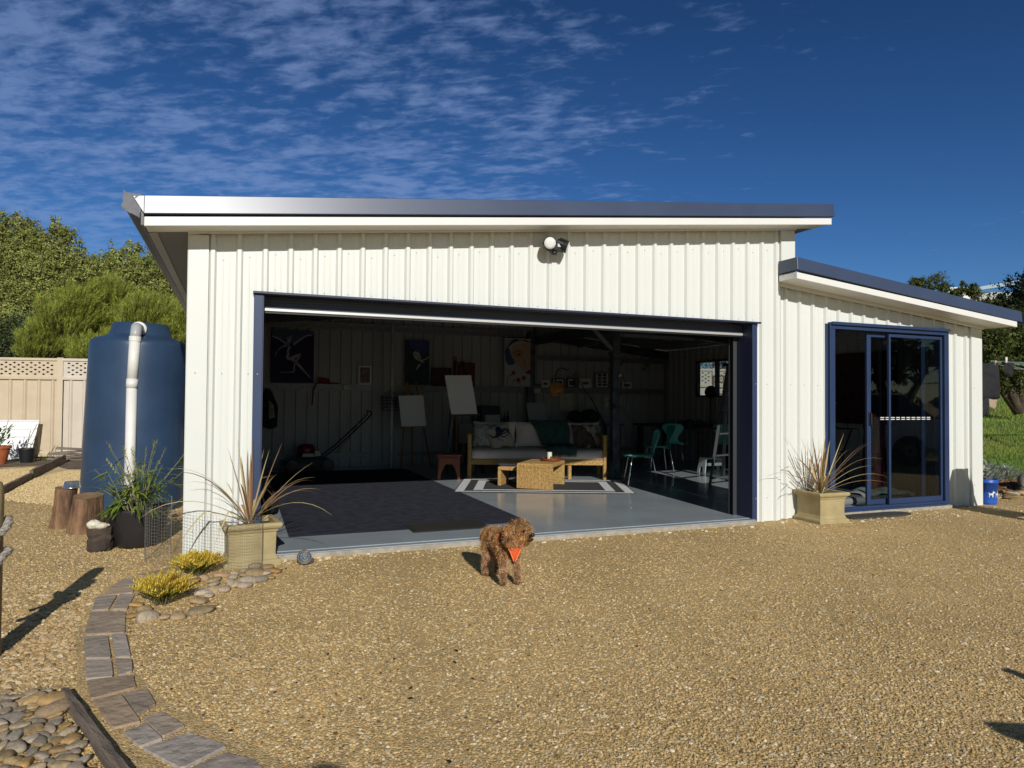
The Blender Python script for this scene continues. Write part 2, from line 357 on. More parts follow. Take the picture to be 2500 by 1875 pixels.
# loose stones over the ground: geometry nodes, one piece of stuff
def pebble_gn(name, faces_V, faces_F, dens, dens_max, smin, smax, m, seed, flat=0.6, sub=1, zoff=0.0):
    me = bpy.data.meshes.new(name); me.from_pydata(faces_V, [], faces_F)
    at = me.attributes.new('dens', 'FLOAT', 'POINT'); at.data.foreach_set('value', dens)
    o = bpy.data.objects.new(name, me); COL.objects.link(o)
    g = bpy.data.node_groups.new(name, 'GeometryNodeTree'); g.interface.new_socket('Geometry', in_out='INPUT', socket_type='NodeSocketGeometry'); g.interface.new_socket('Geometry', in_out='OUTPUT', socket_type='NodeSocketGeometry')
    nn = lambda t: g.nodes.new(t); lk = g.links.new
    gi, go = nn('NodeGroupInput'), nn('NodeGroupOutput')
    dp = nn('GeometryNodeDistributePointsOnFaces'); lk(gi.outputs[0], dp.inputs['Mesh']); dp.inputs['Seed'].default_value = seed
    na = nn('GeometryNodeInputNamedAttribute'); na.data_type = 'FLOAT'; na.inputs['Name'].default_value = 'dens'; lk(na.outputs['Attribute'], dp.inputs['Density'])
    jn = nn('GeometryNodeGeometryToInstance')
    rnd = random.Random(seed)
    for i in range(5):
        ic = nn('GeometryNodeMeshIcoSphere'); ic.inputs['Radius'].default_value = 1.0; ic.inputs['Subdivisions'].default_value = sub+1
        sp = nn('GeometryNodeSetPosition'); nz = nn('ShaderNodeTexNoise'); nz.noise_dimensions = '4D'; nz.inputs['W'].default_value = i*3.7+seed; nz.inputs['Scale'].default_value = 1.1; nz.inputs['Detail'].default_value = 1
        vs = nn('ShaderNodeVectorMath'); vs.operation = 'SUBTRACT'; lk(nz.outputs['Color'], vs.inputs[0]); vs.inputs[1].default_value = (0.5, 0.5, 0.5)
        v2 = nn('ShaderNodeVectorMath'); v2.operation = 'SCALE'; lk(vs.outputs[0], v2.inputs[0]); v2.inputs['Scale'].default_value = 1.5
        lk(v2.outputs[0], sp.inputs['Offset']); lk(ic.outputs[0], sp.inputs['Geometry'])
        tf = nn('GeometryNodeTransform'); tf.inputs['Scale'].default_value = (1.0, rnd.uniform(0.6, 0.85), rnd.uniform(flat*0.7, flat*1.1)); lk(sp.outputs[0], tf.inputs[0])
        sm = nn('GeometryNodeSetMaterial'); sm.inputs['Material'].default_value = m; lk(tf.outputs[0], sm.inputs[0])
        lk(sm.outputs[0], jn.inputs[0])
    io = nn('GeometryNodeInstanceOnPoints'); lk(dp.outputs['Points'], io.inputs['Points']); lk(jn.outputs[0], io.inputs['Instance']); io.inputs['Pick Instance'].default_value = True
    rv = nn('FunctionNodeRandomValue'); rv.data_type = 'FLOAT'; rv.inputs[2].default_value = 0.0; rv.inputs[3].default_value = 1.0; rv.inputs['Seed'].default_value = 3
    pw = nn('ShaderNodeMath'); pw.operation = 'POWER'; lk(rv.outputs[1], pw.inputs[0]); pw.inputs[1].default_value = 2.2
    mr = nn('ShaderNodeMapRange'); mr.inputs[3].default_value = smin; mr.inputs[4].default_value = smax; lk(pw.outputs[0], mr.inputs[0]); lk(mr.outputs[0], io.inputs['Scale'])
    r3 = nn('FunctionNodeRandomValue'); r3.data_type = 'FLOAT_VECTOR'; r3.inputs[0].default_value = (-0.45, -0.45, 0); r3.inputs[1].default_value = (0.45, 0.45, 6.283); r3.inputs['Seed'].default_value = 5; lk(r3.outputs[0], io.inputs['Rotation'])
    lk(io.outputs[0], go.inputs[0])
    md = o.modifiers.new('scatter', 'NODES'); md.node_group = g
    return o
def pebble_mat(name, cols, pos, rough=0.8):
    m = bpy.data.materials.new(name); m.use_nodes = True; t = m.node_tree; b = t.nodes['Principled BSDF']; b.inputs['Roughness'].default_value = rough; b.inputs['Specular IOR Level'].default_value = 0.3
    oi = t.nodes.new('ShaderNodeObjectInfo'); cr = t.nodes.new('ShaderNodeValToRGB'); e = cr.color_ramp
    e.elements[0].color = (*cols[0], 1); e.elements[0].position = pos[0]; e.elements[1].color = (*cols[-1], 1); e.elements[1].position = pos[-1]
    for c, p in zip(cols[1:-1], pos[1:-1]): q = e.elements.new(p); q.color = (*c, 1)
    t.links.new(oi.outputs['Random'], cr.inputs[0]); t.links.new(cr.outputs[0], b.inputs['Base Color'])
    return m
peb_m = pebble_mat('gravel_stone', [(0.09, 0.06, 0.03), (0.42, 0.275, 0.11), (0.56, 0.385, 0.16), (0.66, 0.48, 0.225), (0.46, 0.385, 0.26), (0.84, 0.72, 0.48)], [0, 0.07, 0.35, 0.66, 0.86, 1.0])
step = 0.125
gx = np.arange(-4.5, 13.01, step); gy = np.arange(-4.3, 9.01, step)
V = [(x, y, G+0.001) for y in gy for x in gx]; n = len(gx); F = []
fw2 = Vector((fw.x, fw.y)).normalized(); rt2 = Vector((fw2.y, -fw2.x))
def axis(x, y): return (x-CAM.x)*fw2.x+(y-CAM.y)*fw2.y, (x-CAM.x)*rt2.x+(y-CAM.y)*rt2.y
for j in range(len(gy)-1):
    for i in range(n-1):
        x, y = gx[i]+step/2, gy[j]+step/2; a, bb = axis(x, y)
        if a < 2.0 or abs(bb) > a*0.78+0.3: continue
        if 0.62 < x < 10.0 and y > -0.10: continue
        if x > 10.0 and y > 0.9: continue
        if x < 0.7 and y > 4.0: continue
        if y > 5.5: continue
        F.append((j*n+i, j*n+i+1, (j+1)*n+i+1, (j+1)*n+i))
dens = []
for (x, y, z) in V:
    a, bb = axis(x, y); thin = 0.86+0.24*math.sin(x*1.9+1.3*math.sin(y*1.4))*math.sin(y*1.6+0.8*math.sin(x*1.1))
    thin *= 1-0.55*max(0, 1-abs(x-2.4-0.16*y)/0.30)-0.45*max(0, 1-abs(x-3.9-0.16*y)/0.30)           # worn, dusty wheel tracks
    thin *= 0.45+0.55*min(1, abs(y+0.55)/0.6) if y > -1.2 and 1.2 < x < 4.5 else 1                      # fines near the slab
    dens.append(max(300.0, min(9000.0, 9000*(2.9/max(a, 2.0))**1.5))*max(0.35, thin))
grv = pebble_gn('gravel', V, F, dens, 1, 0.0024, 0.0092, peb_m, 11, flat=0.5)
tag(grv, kind='stuff')
# coarse pale stones swept up against the slab edge and dotted about the yard
V2 = [(1.3, -0.03, G), (6.3, -0.03, G), (6.3, -0.28, G), (1.3, -0.28, G), (6.3, 0.0, G), (7.0, 0, G), (10.0, 0.0, G), (6.3, -0.5, G), (7.0, -0.5, G), (10.0, -0.5, G)]
pale_m = pebble_mat('pale_stone', [(0.50, 0.38, 0.20), (0.66, 0.55, 0.36), (0.78, 0.70, 0.52)], [0, 0.5, 1.0])
o = pebble_gn('pale_gravel', V2, [(3, 2, 1, 0), (7, 8, 5, 4), (8, 9, 6, 5)], [280, 280, 30, 30, 120, 120, 120, 25, 25, 25], 1, 0.008, 0.026, pale_m, 23)
tag(o, kind='stuff')
V3 = [(-4, -4, G), (10, -4, G), (10, -0.3, G), (-4, -0.3, G)]
o = pebble_gn('scattered_pale_gravel', V3, [(0, 1, 2, 3)], [16]*4, 1, 0.005, 0.017, pale_m, 29); tag(o, kind='stuff')
crumb_m = pebble_mat('sand_crumb', [(0.50, 0.365, 0.175), (0.66, 0.50, 0.26), (0.78, 0.62, 0.36)], [0, 0.5, 1])
o = pebble_gn('sand_crumbs', [(-1.62, 4.4, G+0.009), (-0.4, 3.2, G+0.009), (-0.2, 4.2, G+0.009), (-0.3, 8.0, G+0.009), (-1.6, 8.0, G+0.009), (-1.8, 6.8, G+0.009), (-3.2, 5.2, G+0.009), (-1.92, 5.2, G+0.009), (-2.02, 8.8, G+0.009), (-3.2, 8.2, G+0.009)], [(0, 1, 2, 3, 4, 5), (6, 7, 8, 9)], [2600]*10, 1, 0.004, 0.014, crumb_m, 61, flat=0.8); tag(o, kind='stuff')
# coarser brown stones in the left of the yard
crs_m = pebble_mat('coarse_stone', [(0.22, 0.15, 0.075), (0.42, 0.29, 0.14), (0.52, 0.37, 0.19), (0.56, 0.44, 0.27), (0.66, 0.55, 0.38)], [0, 0.3, 0.6, 0.85, 1])
V4 = [(-0.9, -2.6, G), (0.40, -2.3, G), (0.30, -1.1, G), (-0.7, -1.0, G), (0.28, -0.3, G), (-0.4, -0.2, G)]
o = pebble_gn('coarse_gravel', V4, [(0, 1, 2, 3), (3, 2, 4, 5)], [1500, 1500, 900, 700, 60, 60], 1, 0.008, 0.024, crs_m, 37); tag(o, kind='stuff')
bark_m = pebble_mat('bark_scrap', [(0.012, 0.01, 0.008), (0.05, 0.03, 0.02)], [0, 1])
V5 = [(0.6, -3.6, G+0.006), (2.6, -4.0, G+0.006), (2.3, -2.5, G+0.006), (0.8, -1.8, G+0.006)]
o = pebble_gn('dark_bark_scraps', V5, [(0, 1, 2, 3)], [15]*4, 1, 0.004, 0.012, bark_m, 41, flat=0.3); tag(o, kind='stuff')

# ================================================================== SHED
shed = thing('shed', (3.8, 3.5, 0), 'cream ribbed steel shed with blue trim, open roller door and lower wing', 'shed')
PITCH, R0 = 0.1955, 0.913
def ztop(x): return 2.485+0.0985*x
def ztop2(x): return 2.545-0.1036*(x-6.60)
def rib_profile(x0, x1, phase=R0, pitch=PITCH):
    """(x, out) points of the trapezoid ribbed sheet between x0 and x1"""
    P = [(x0, None), (x1, None)]; k = math.floor((x0-phase)/pitch)-1
    allp = []
    while phase+k*pitch < x1+pitch:
        c = phase+k*pitch
        for dx, o in ((-0.029, 0), (-0.013, 0.027), (0.013, 0.027), (0.029, 0), (0.066, 0), (0.070, 0.002), (0.076, 0.002), (0.080, 0), (0.116, 0), (0.120, 0.002), (0.126, 0.002), (0.130, 0)): allp.append((c+dx, o))
        k += 1
    def ev(x):
        for (a, oa), (b, ob) in zip(allp, allp[1:]):
            if a <= x <= b: return oa+(ob-oa)*((x-a)/(b-a) if b > a else 0)
        return 0
    pts = [(x0, ev(x0))]+[(a, o) for a, o in allp if x0+1e-4 < a < x1-1e-4]+[(x1, ev(x1))]
    return pts
def ribbed(mbx, x0, x1, zb, zt, plane, outv, splits=(), phase=R0):
    """plane(s) -> point at z=0; outv outward direction; zb, zt functions or numbers of s"""
    P = rib_profile(x0, x1, phase); ext = []
    for (a, oa), (b, ob) in zip(P, P[1:]):
        cuts = [a]+[q for q in sorted(splits) if a+1e-5 < q < b-1e-5]+[b]
        for c, d in zip(cuts, cuts[1:]):
            f = lambda s: oa+(ob-oa)*((s-a)/(b-a) if b > a else 0)
            mid = (c+d)/2
            bz = zb(mid) if callable(zb) else zb
            vv = []
            for s_, top in ((c, 0), (d, 0), (d, 1), (c, 1)):
                z = (zt(s_) if callable(zt) else zt) if top else bz
                p = Vector(plane(s_))+Vector(outv)*f(s_); vv.append((p.x, p.y, z))
            mbx.add(vv, [(0, 1, 2, 3) if (Vector(vv[1])-Vector(vv[0])).cross(Vector((0, 0, 1))).dot(Vector(outv)) > 0 else (3, 2, 1, 0)])
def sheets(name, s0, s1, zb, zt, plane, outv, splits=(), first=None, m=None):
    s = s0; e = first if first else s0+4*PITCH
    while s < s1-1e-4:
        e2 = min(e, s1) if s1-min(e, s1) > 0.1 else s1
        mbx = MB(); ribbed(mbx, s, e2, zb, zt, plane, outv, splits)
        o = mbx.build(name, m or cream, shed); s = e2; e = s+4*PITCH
# front wall of the high bay, with the roller door opening
ZH = 2.105; OX0, OX1 = 1.222, 6.306
zb = lambda x: ZH if OX0 < x < OX1 else -0.045
sheets('wall_sheet', 0.775, 6.655, zb, ztop, lambda s: (s, 0, 0), (0, -1, 0), splits=(OX0, OX1), first=0.913+3.5*PITCH)
SX0, SX1, SZ = 7.345, 9.337, 2.165
zb2 = lambda x: SZ-0.02 if SX0 < x < SX1 else -0.045
sheets('wall_sheet', 6.665, 9.80, zb2, ztop2, lambda s: (s, 0.06, 0), (0, -1, 0), splits=(SX0, SX1), first=0.913+(31.5)*PITCH)
MBx = MB().box(6.645, 6.655, -0.002, 0.064, -0.045, 2.62); MBx.build('wall_return', cream_trim, shed)
# side, back and clerestory walls
sheets('wall_sheet', 0.02, 6.99, -0.045, 2.66, lambda s: (0.765, s, 0), (-1, 0, 0))
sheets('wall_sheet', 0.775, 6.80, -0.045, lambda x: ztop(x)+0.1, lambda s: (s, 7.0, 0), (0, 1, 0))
sheets('wall_sheet', 6.80, 9.94, -0.045, lambda x: ztop2(x)+0.14, lambda s: (s, 7.0, 0), (0, 1, 0))
WY0, WY1, WZ0, WZ1 = 4.56, 5.84, 1.33, 2.06
mbx = MB()
sheets('wall_sheet', 0.08, WY0, -0.045, 2.34, lambda s: (9.95, s, 0), (1, 0, 0))
sheets('wall_sheet', WY0, WY1, -0.045, WZ0, lambda s: (9.95, s, 0), (1, 0, 0), first=WY1)
sheets('wall_sheet', WY0, WY1, WZ1, 2.34, lambda s: (9.95, s, 0), (1, 0, 0), first=WY1)
sheets('wall_sheet', WY1, 6.99, -0.045, 2.34, lambda s: (9.95, s, 0), (1, 0, 0), first=6.99)
sheets('upper_wall_sheet', 0.02, 6.99, 2.50, 3.12, lambda s: (6.80, s, 0), (1, 0, 0))
# corner flashings
MB().box(0.738, 0.885, -0.031, -0.002, -0.055, 2.525).box(0.733, 0.738, -0.031, 0.14, -0.055, 2.525).build('corner_flashing', cream_trim, shed, bevel=0.004)
MB().add([(6.635, -0.034, 2.60), (6.824, -0.034, 2.60), (6.824, -0.034, ztop(6.824)-0.01), (6.635, -0.034, ztop(6.635)-0.01), (6.635, -0.004, 2.60), (6.824, -0.004, 2.60), (6.824, -0.004, ztop(6.824)-0.01), (6.635, -0.004, ztop(6.635)-0.01)],
    [(0, 1, 2, 3), (4, 7, 6, 5), (0, 3, 7, 4), (1, 5, 6, 2), (3, 2, 6, 7), (0, 4, 5, 1)]).box(6.8245, 6.83, -0.034, 0.14, 2.60, 3.11).build('corner_flashing', cream_trim, shed)
MB().box(9.79, 9.985, 0.026, 0.057, -0.055, 2.215).box(9.9855, 9.99, 0.026, 0.2, -0.055, 2.215).build('corner_flashing', cream_trim, shed, bevel=0.004)
# slab
floor_m = mat('painted_floor', srgb(168, 177, 183), 0.17, col2=srgb(156, 166, 173), vscale=1.6, vdet=8, spec=0.5, bump=0.012, bscale=5)
MB().box(0.80, 6.66, 0.012, 6.99, -0.2, 0.0).box(6.66, 9.93, 0.085, 6.99, -0.2, -0.0005).build('floor_slab', floor_m, shed)
MB().box(1.29, 6.245, -0.075, 0.0115, -0.2, -0.004).build('floor_apron', floor_m, shed)
MB().box(1.29, 6.245, -0.10, -0.0755, -0.2, -0.010).build('slab_edge', concrete, shed, bevel=0.006)
MB().box(7.20, 9.40, -0.02, 0.055, -0.2, -0.012).build('slab_edge', concrete, shed, bevel=0.006)
# roof
def slope_box(x0, x1, y0, y1, zf, t, dz=0.0):
    return [(x, y, zf(x)+dz+h) for h in (0, t) for y in (y0, y1) for x in (x0, x1)], [(0,2,3,1),(4,5,7,6),(0,1,5,4),(2,6,7,3),(0,4,6,2),(1,3,7,5)]
def zr(x): return 2.575+0.1036*(x-0.456)       # main roof deck
def zr2(x): return 2.64-0.1036*(x-6.60)
roof_m = mat('roof_steel', srgb(120, 122, 124), 0.5, metal=0.1, col2=srgb(100, 103, 106), vscale=3)
def roof_deck(x0, x1, y0, y1, zf):
    m1 = MB(); y = y0
    while y < y1-1e-6:
        ye = min(y+0.1955, y1)
        for (a, b, ha, hb) in ((0, 0.15, 0, 0), (0.15, 0.165, 0, 0.027), (0.165, 0.18, 0.027, 0.027), (0.18, 0.1955, 0.027, 0)):
            ya, yb2 = y+a, min(y+b, ye)
            if yb2 <= ya: continue
            m1.add([(x0, ya, zf(x0)+ha), (x1, ya, zf(x1)+ha), (x1, yb2, zf(x1)+hb), (x0, yb2, zf(x0)+hb)], [(0, 1, 2, 3)])
        y = ye
    return m1
roof_deck(0.40, 7.09, -0.29, 7.3, lambda x: zr(x)+0.09).build('roof', roof_m, shed)
roof_deck(6.83, 10.18, -0.29, 7.3, lambda x: zr2(x)+0.06).build('roof', roof_m, shed)
# white lower fascia, blue rolled barge above it, soffit and top trim under the eave
wb = lambda x: 2.494+0.1036*(x-0.457)
def fascia(x0, x1, y0, y1, zb_, zt_, tilt=0.0):
    return [(x0, y0, zb_(x0)), (x1, y0, zb_(x1)), (x1, y1, zb_(x1)), (x0, y1, zb_(x0)), (x0, y0+tilt, zt_(x0)), (x1, y0+tilt, zt_(x1)), (x1, y1, zt_(x1)), (x0, y1, zt_(x0))], [(0,3,2,1),(4,5,6,7),(0,1,5,4),(1,2,6,5),(2,3,7,6),(3,0,4,7)]
MB().add(*fascia(0.457, 7.088, -0.30, -0.262, wb, lambda x: wb(x)+0.070)).build('fascia', white_trim, shed, bevel=0.006)
bb0 = lambda x: 2.582+0.1036*(x-0.456)
b = MB().add(*fascia(0.456, 7.118, -0.315, -0.245, bb0, lambda x: bb0(x)+0.138, 0.016))
b.add([(0.376, -0.299, 2.709), (0.456, -0.315, 2.582), (0.456, -0.299, 2.7195), (0.376, -0.285, 2.709), (0.456, -0.25, 2.582), (0.456, -0.25, 2.7195)], [(0, 1, 2), (3, 5, 4), (0, 2, 5, 3), (0, 3, 4, 1)])
b.build('barge_capping', blue_gloss, shed, bevel=0.004)
MB().add(*slope_box(0.46, 7.085, -0.262, -0.045, lambda x: wb(x)+0.012, 0.008)).build('soffit', white_trim, shed)
MB().add(*fascia(0.733, 6.83, -0.062, -0.036, lambda x: wb(x)-0.004, lambda x: wb(x)+0.026)).build('soffit_trim', cream_trim, shed, bevel=0.003)
MB().add(*slope_box(0.52, 0.76, -0.04, 7.3, lambda x: wb(x)+0.012, 0.008)).build('soffit', mat('side_soffit', srgb(120, 120, 118), 0.6), shed)
MB().add(*slope_box(0.46, 0.52, -0.04, 7.3, lambda x: wb(x)+0.004, 0.012)).build('soffit_batten', mat('grey_batten', srgb(165, 164, 158), 0.5), shed)
MB().add(*slope_box(6.83, 7.07, -0.04, 7.3, lambda x: wb(x)+0.012, 0.008)).build('soffit', mat('grey_soffit', srgb(105, 108, 112), 0.6), shed)
MB().box(0.437, 0.455, -0.298, 7.3, 2.502, 2.60).build('fascia', mat('grey_fascia', srgb(96, 96, 96), 0.5), shed)
gut = MB()
for (x, z, x2, z2) in ((0.436, 2.60, 0.35, 2.592), (0.35, 2.592, 0.335, 2.608), (0.335, 2.608, 0.318, 2.715), (0.318, 2.715, 0.328, 2.722)):
    gut.add([(x, -0.29, z), (x2, -0.29, z2), (x2, 7.35, z2), (x, 7.35, z)], [(0, 1, 2, 3)])
    gut.add([(x, -0.29, z+0.003), (x2, -0.29, z2+0.003), (x2, 7.35, z2+0.003), (x, 7.35, z+0.003)], [(3, 2, 1, 0)])
gt = gut.build('gutter', dark_steel, shed)
wrap = MB()
for i in range(7):
    for j in range(6):
        pass
rr_ = random.Random(5); gridv = []
for j in range(8):
    for i in range(8):
        u, v = i/7, j/7
        x = 0.312+0.12*u+0.01*v; z = 2.605+0.12*v-0.055*u*(1-v)+ (0.02 if (i == 0 and j == 7) else 0)
        gridv.append((x+rr_.uniform(-.004, .004), -0.306+rr_.uniform(-0.010, 0.008)+0.012*v, z+rr_.uniform(-.004, .004)))
wrap.add(gridv, [(j*8+i, j*8+i+1, (j+1)*8+i+1, (j+1)*8+i) for j in range(7) for i in range(7)])
wrap.build('gutter_end_wrap', mat('crumpled_film', (0.17, 0.18, 0.20), 0.6, spec=0.2), shed, smooth=True)
# wing roof
w2 = lambda x: 2.558-0.0992*(x-6.60)
MB().add(*fascia(6.60, 10.16, -0.30, -0.262, w2, lambda x: w2(x)+0.070)).build('fascia', white_trim, shed, bevel=0.006)
b2 = lambda x: 2.652-0.1046*(x-6.595)
MB().add(*fascia(6.595, 10.24, -0.315, -0.245, b2, lambda x: b2(x)+0.134, 0.012)).add([(6.594, -0.315, b2(6.6)), (6.594, -0.034, b2(6.6)-0.002), (6.594, -0.034, b2(6.6)+0.134), (6.594, -0.303, b2(6.6)+0.134)], [(0, 3, 2, 1)]).add([(6.594, -0.034, b2(6.6)+0.134), (6.83, -0.034, b2(6.83)+0.134), (6.83, -0.3, b2(6.83)+0.134), (6.594, -0.303, b2(6.6)+0.134)], [(0, 1, 2, 3)]).build('barge_capping', blue_gloss, shed, bevel=0.004)
MB().box(6.601, 6.62, -0.262, -0.036, 2.566, 2.632).build('fascia', white_trim, shed, bevel=0.004)
MB().add(*slope_box(6.62, 10.155, -0.262, 0.025, lambda x: w2(x)+0.012, 0.008)).build('soffit', white_trim, shed)
MB().add(*fascia(6.655, 9.99, 0.0, 0.024, lambda x: w2(x)-0.028, lambda x: w2(x)+0.012)).build('soffit_trim', cream_trim, shed, bevel=0.003)
MB().add(*slope_box(9.96, 10.155, 0.026, 7.3, lambda x: w2(x)+0.012, 0.008)).build('soffit', white_trim, shed)
gut = MB()
for (x, z, x2, z2) in ((10.18, 2.25, 10.28, 2.245), (10.28, 2.245, 10.30, 2.36)):
    gut.add([(x, -0.31, z), (x2, -0.31, z2), (x2, 7.3, z2), (x, 7.3, z)], [(0, 1, 2, 3)])
gut.build('gutter', blue_gloss, shed)
# ---- roller door opening: trims, header, bottom rail, guides
MB().box(OX0, 1.291, -0.032, -0.002, -0.04, 2.088).build('door_trim', blue, shed, bevel=0.003)
MB().box(1.2915, 1.297, -0.032, 0.13, -0.002, 2.088).build('door_jamb', mat('blue_dark', srgb(40, 48, 72), 0.45), shed)
MB().box(6.246, OX1, -0.032, -0.002, -0.04, 2.088).build('door_trim', blue, shed, bevel=0.003)
MB().box(6.2395, 6.2455, -0.032, 0.13, -0.002, 2.088).build('door_jamb', MATS['blue_dark'], shed)
hd = MB().box(1.214, 6.335, -0.062, -0.002, 2.088, 2.106).box(1.2975, 6.239, 0.0, 0.012, 2.088, 2.104)
hd.build('door_header', MATS['blue_dark'], shed, bevel=0.002)
rail_m = mat('door_rail', (0.62, 0.62, 0.61), 0.42, metal=0.45)
door = MB().box(1.292, 6.237, 0.112, 0.150, 1.968, 1.994); door = door.build('roller_door', rail_m, shed, bevel=0.005)
crt = MB()
for i in range(4): crt.box(1.299, 6.237, 0.124+0.004*(i % 2), 0.140, 1.996+i*0.024, 2.018+i*0.024)
crt.build('door_curtain', mat('door_curtain', srgb(60, 66, 84), 0.45), door)
rl = MB(); rl.tube([(1.31, 0.46, 2.33), (6.23, 0.46, 2.33)], 0.19, 20); rl.build('door_roll', MATS['door_curtain'], door, smooth=False)
MB().box(1.299, 6.237, 0.125, 0.142, 1.953, 1.9675).build('door_seal', black_plastic, door)
MB().box(6.2395, 6.2455, 0.13, 0.30, -0.002, 2.2).build('door_jamb', MATS['blue_dark'], shed)
MB().box(1.26, 1.266, 0.006, 0.30, -0.002, 2.1).build('door_jamb', MATS['blue_dark'], shed)
MB().box(6.19, 6.2385, 0.215, 0.221, 0.0, 2.07).box(6.19, 6.2385, 0.285, 0.291, 0.0, 2.07).build('door_guide', mat('guide_steel', srgb(62, 64, 68), 0.5, metal=0.2), shed)
# ---- interior frame
frame_m = mat('frame_steel', srgb(92, 103, 110), 0.4, metal=0.55, col2=srgb(66, 74, 80), vscale=7)
def girt(x0, x1, z0, z1, y, n=None):
    g_ = MB().box(x0, x1, y-0.012, y, z0, z1).box(x0, x1, y-0.075, y-0.012, z1-0.006, z1).box(x0, x1, y-0.075, y-0.012, z0, z0+0.006).box(x0, x1, y-0.078, y-0.072, z1-0.03, z1).box(x0, x1, y-0.078, y-0.072, z0, z0+0.03)
    g_.build('girt', galv, shed)
for z0, z1 in ((0.165, 0.245), (1.377, 1.50)):
    girt(0.8, 3.40, z0, z1, 6.99); girt(3.95, 6.5, z0, z1, 6.99); girt(6.7, 9.9, z0, z1, 6.99)
girt(0.8, 6.5, 2.50, 2.63, 6.99); girt(6.7, 9.9, 2.05, 2.15, 6.99)
def post(x, y, wd, h, m=frame_m, name='post'):
    MB().box(x-wd/2, x+wd/2, y-wd/2, y+wd/2, 0.001, h).box(x-wd*0.8, x+wd*0.8, y-wd*0.8, y+wd*0.8, 0.001, 0.012).build(name, m, shed, bevel=0.005)
post(3.72, 6.42, 0.05, 2.62, galv)
post(6.62, 6.85, 0.12, 2.6); post(6.76, 3.74, 0.125, 2.64); post(6.76, 0.25, 0.1, 2.5)
def rafter(y, x0=0.8, x1=6.78):
    MB().add(*slope_box(x0, x1, y-0.04, y+0.04, lambda x: zr(x)-0.13, 0.2)).build('rafter', dark_steel, shed)
rafter(3.74); rafter(6.85)
MB().add(*slope_box(6.83, 9.9, 3.70, 3.78, lambda x: zr2(x)-0.16, 0.18)).build('rafter', dark_steel, shed)
MB().add(*slope_box(6.83, 9.9, 6.8, 6.88, lambda x: zr2(x)-0.16, 0.18)).build('rafter', dark_steel, shed)
MB().box(6.71, 6.80, 0.3, 6.8, 2.36, 2.52).build('eave_beam', dark_steel, shed)
for x in (1.9, 2.9, 3.9, 4.9, 5.9):
    MB().box(x-0.03, x+0.03, 0.5, 6.95, zr(x)-0.005, zr(x)+0.085).build('purlin', galv, shed)
for x in (7.6, 8.5, 9.3):
    MB().box(x-0.03, x+0.03, 0.3, 6.95, zr2(x)-0.03, zr2(x)+0.055).build('purlin', galv, shed)
for a, bq in (((6.72, 3.74, 2.05), (6.1, 3.74, 2.62)), ((6.82, 3.74, 2.3), (8.3, 3.74, 2.29)), ((9.35, 6.92, 1.9), (9.6, 6.92, 2.2)), ((6.82, 3.8, 2.25), (7.7, 6.8, 2.35))):
    MB().beam(a, bq, 0.05, 0.05).build('brace', galv, shed)
# ---- side window
wf = MB()
for (y0, y1, z0, z1) in ((WY0, WY1, WZ0, WZ0+0.035), (WY0, WY1, WZ1-0.035, WZ1), (WY0, WY0+0.035, WZ0+0.035, WZ1-0.035), (WY1-0.035, WY1, WZ0+0.035, WZ1-0.035), (5.19, 5.23, WZ0+0.035, WZ1-0.035)):
    wf.box(9.90, 9.99, y0, y1, z0, z1)
wn = wf.build('side_window', MATS['blue_dark'], shed)
MB().box(9.938, 9.944, WY0+0.036, 5.189, WZ0+0.036, WZ1-0.036).build('pane', GLASS, wn)
MB().box(9.938, 9.944, 5.231, WY1-0.036, WZ0+0.036, WZ1-0.036).build('pane', GLASS, wn)
# ---- sliding glass door in the wing
fr = MB()
fr.box(7.381, 7.457, 0.0, 0.14, -0.004, 2.09).box(9.262, 9.337, 0.0, 0.14, -0.004, 2.09).box(7.381, 9.337, 0.0, 0.14, 2.09, 2.165).box(7.345, 7.38, 0.03, 0.058, -0.004, 2.15).box(7.395, 9.33, -0.03, -0.001, 2.135, 2.17)
fr.box(7.457, 9.262, -0.02, 0.14, -0.01, 0.012).box(7.457, 9.262, 0.0, 0.02, 0.012, 0.04).box(7.457, 9.262, 0.065, 0.075, 0.012, 0.035)
sd = fr.build('sliding_door', blue, shed, bevel=0.003)
def leaf(name, x0, x1, y, stile, rail0, rail1, z0=0.04, z1=2.07):
    mbx = MB().box(x0, x0+stile, y, y+0.03, z0, z1).box(x1-stile, x1, y, y+0.03, z0, z1).box(x0+stile, x1-stile, y, y+0.03, z0, z0+rail0).box(x0+stile, x1-stile, y, y+0.03, z1-rail1, z1)
    o = mbx.build(name, blue, sd, bevel=0.002)
    return o
leaf('fixed_frame', 8.335, 9.25, 0.025, 0.030, 0.066, 0.035)
MB().box(8.366, 9.219, 0.037, 0.043, 0.107, 2.034).build('pane', GLASS, sd)
leaf('sliding_frame', 8.04, 9.02, 0.08, 0.064, 0.06, 0.04)
MB().box(8.105, 8.955, 0.092, 0.098, 0.101, 2.029).build('pane', GLASS, sd)
MB().box(8.07, 8.094, 0.05, 0.079, 0.985, 1.12).box(8.062, 8.10, 0.072, 0.0795, 0.97, 1.135).build('handle', black_plastic, sd, bevel=0.005)
dash = MB()
for k in range(10):
    x0 = 8.20+k*0.087
    for dz in (0, 0.022): dash.box(x0, x0+0.062, 0.0335, 0.0365, 1.045+dz, 1.054+dz)
dash.build('safety_strip', mat('frosted_strip', (0.75, 0.75, 0.73), 0.7), sd)
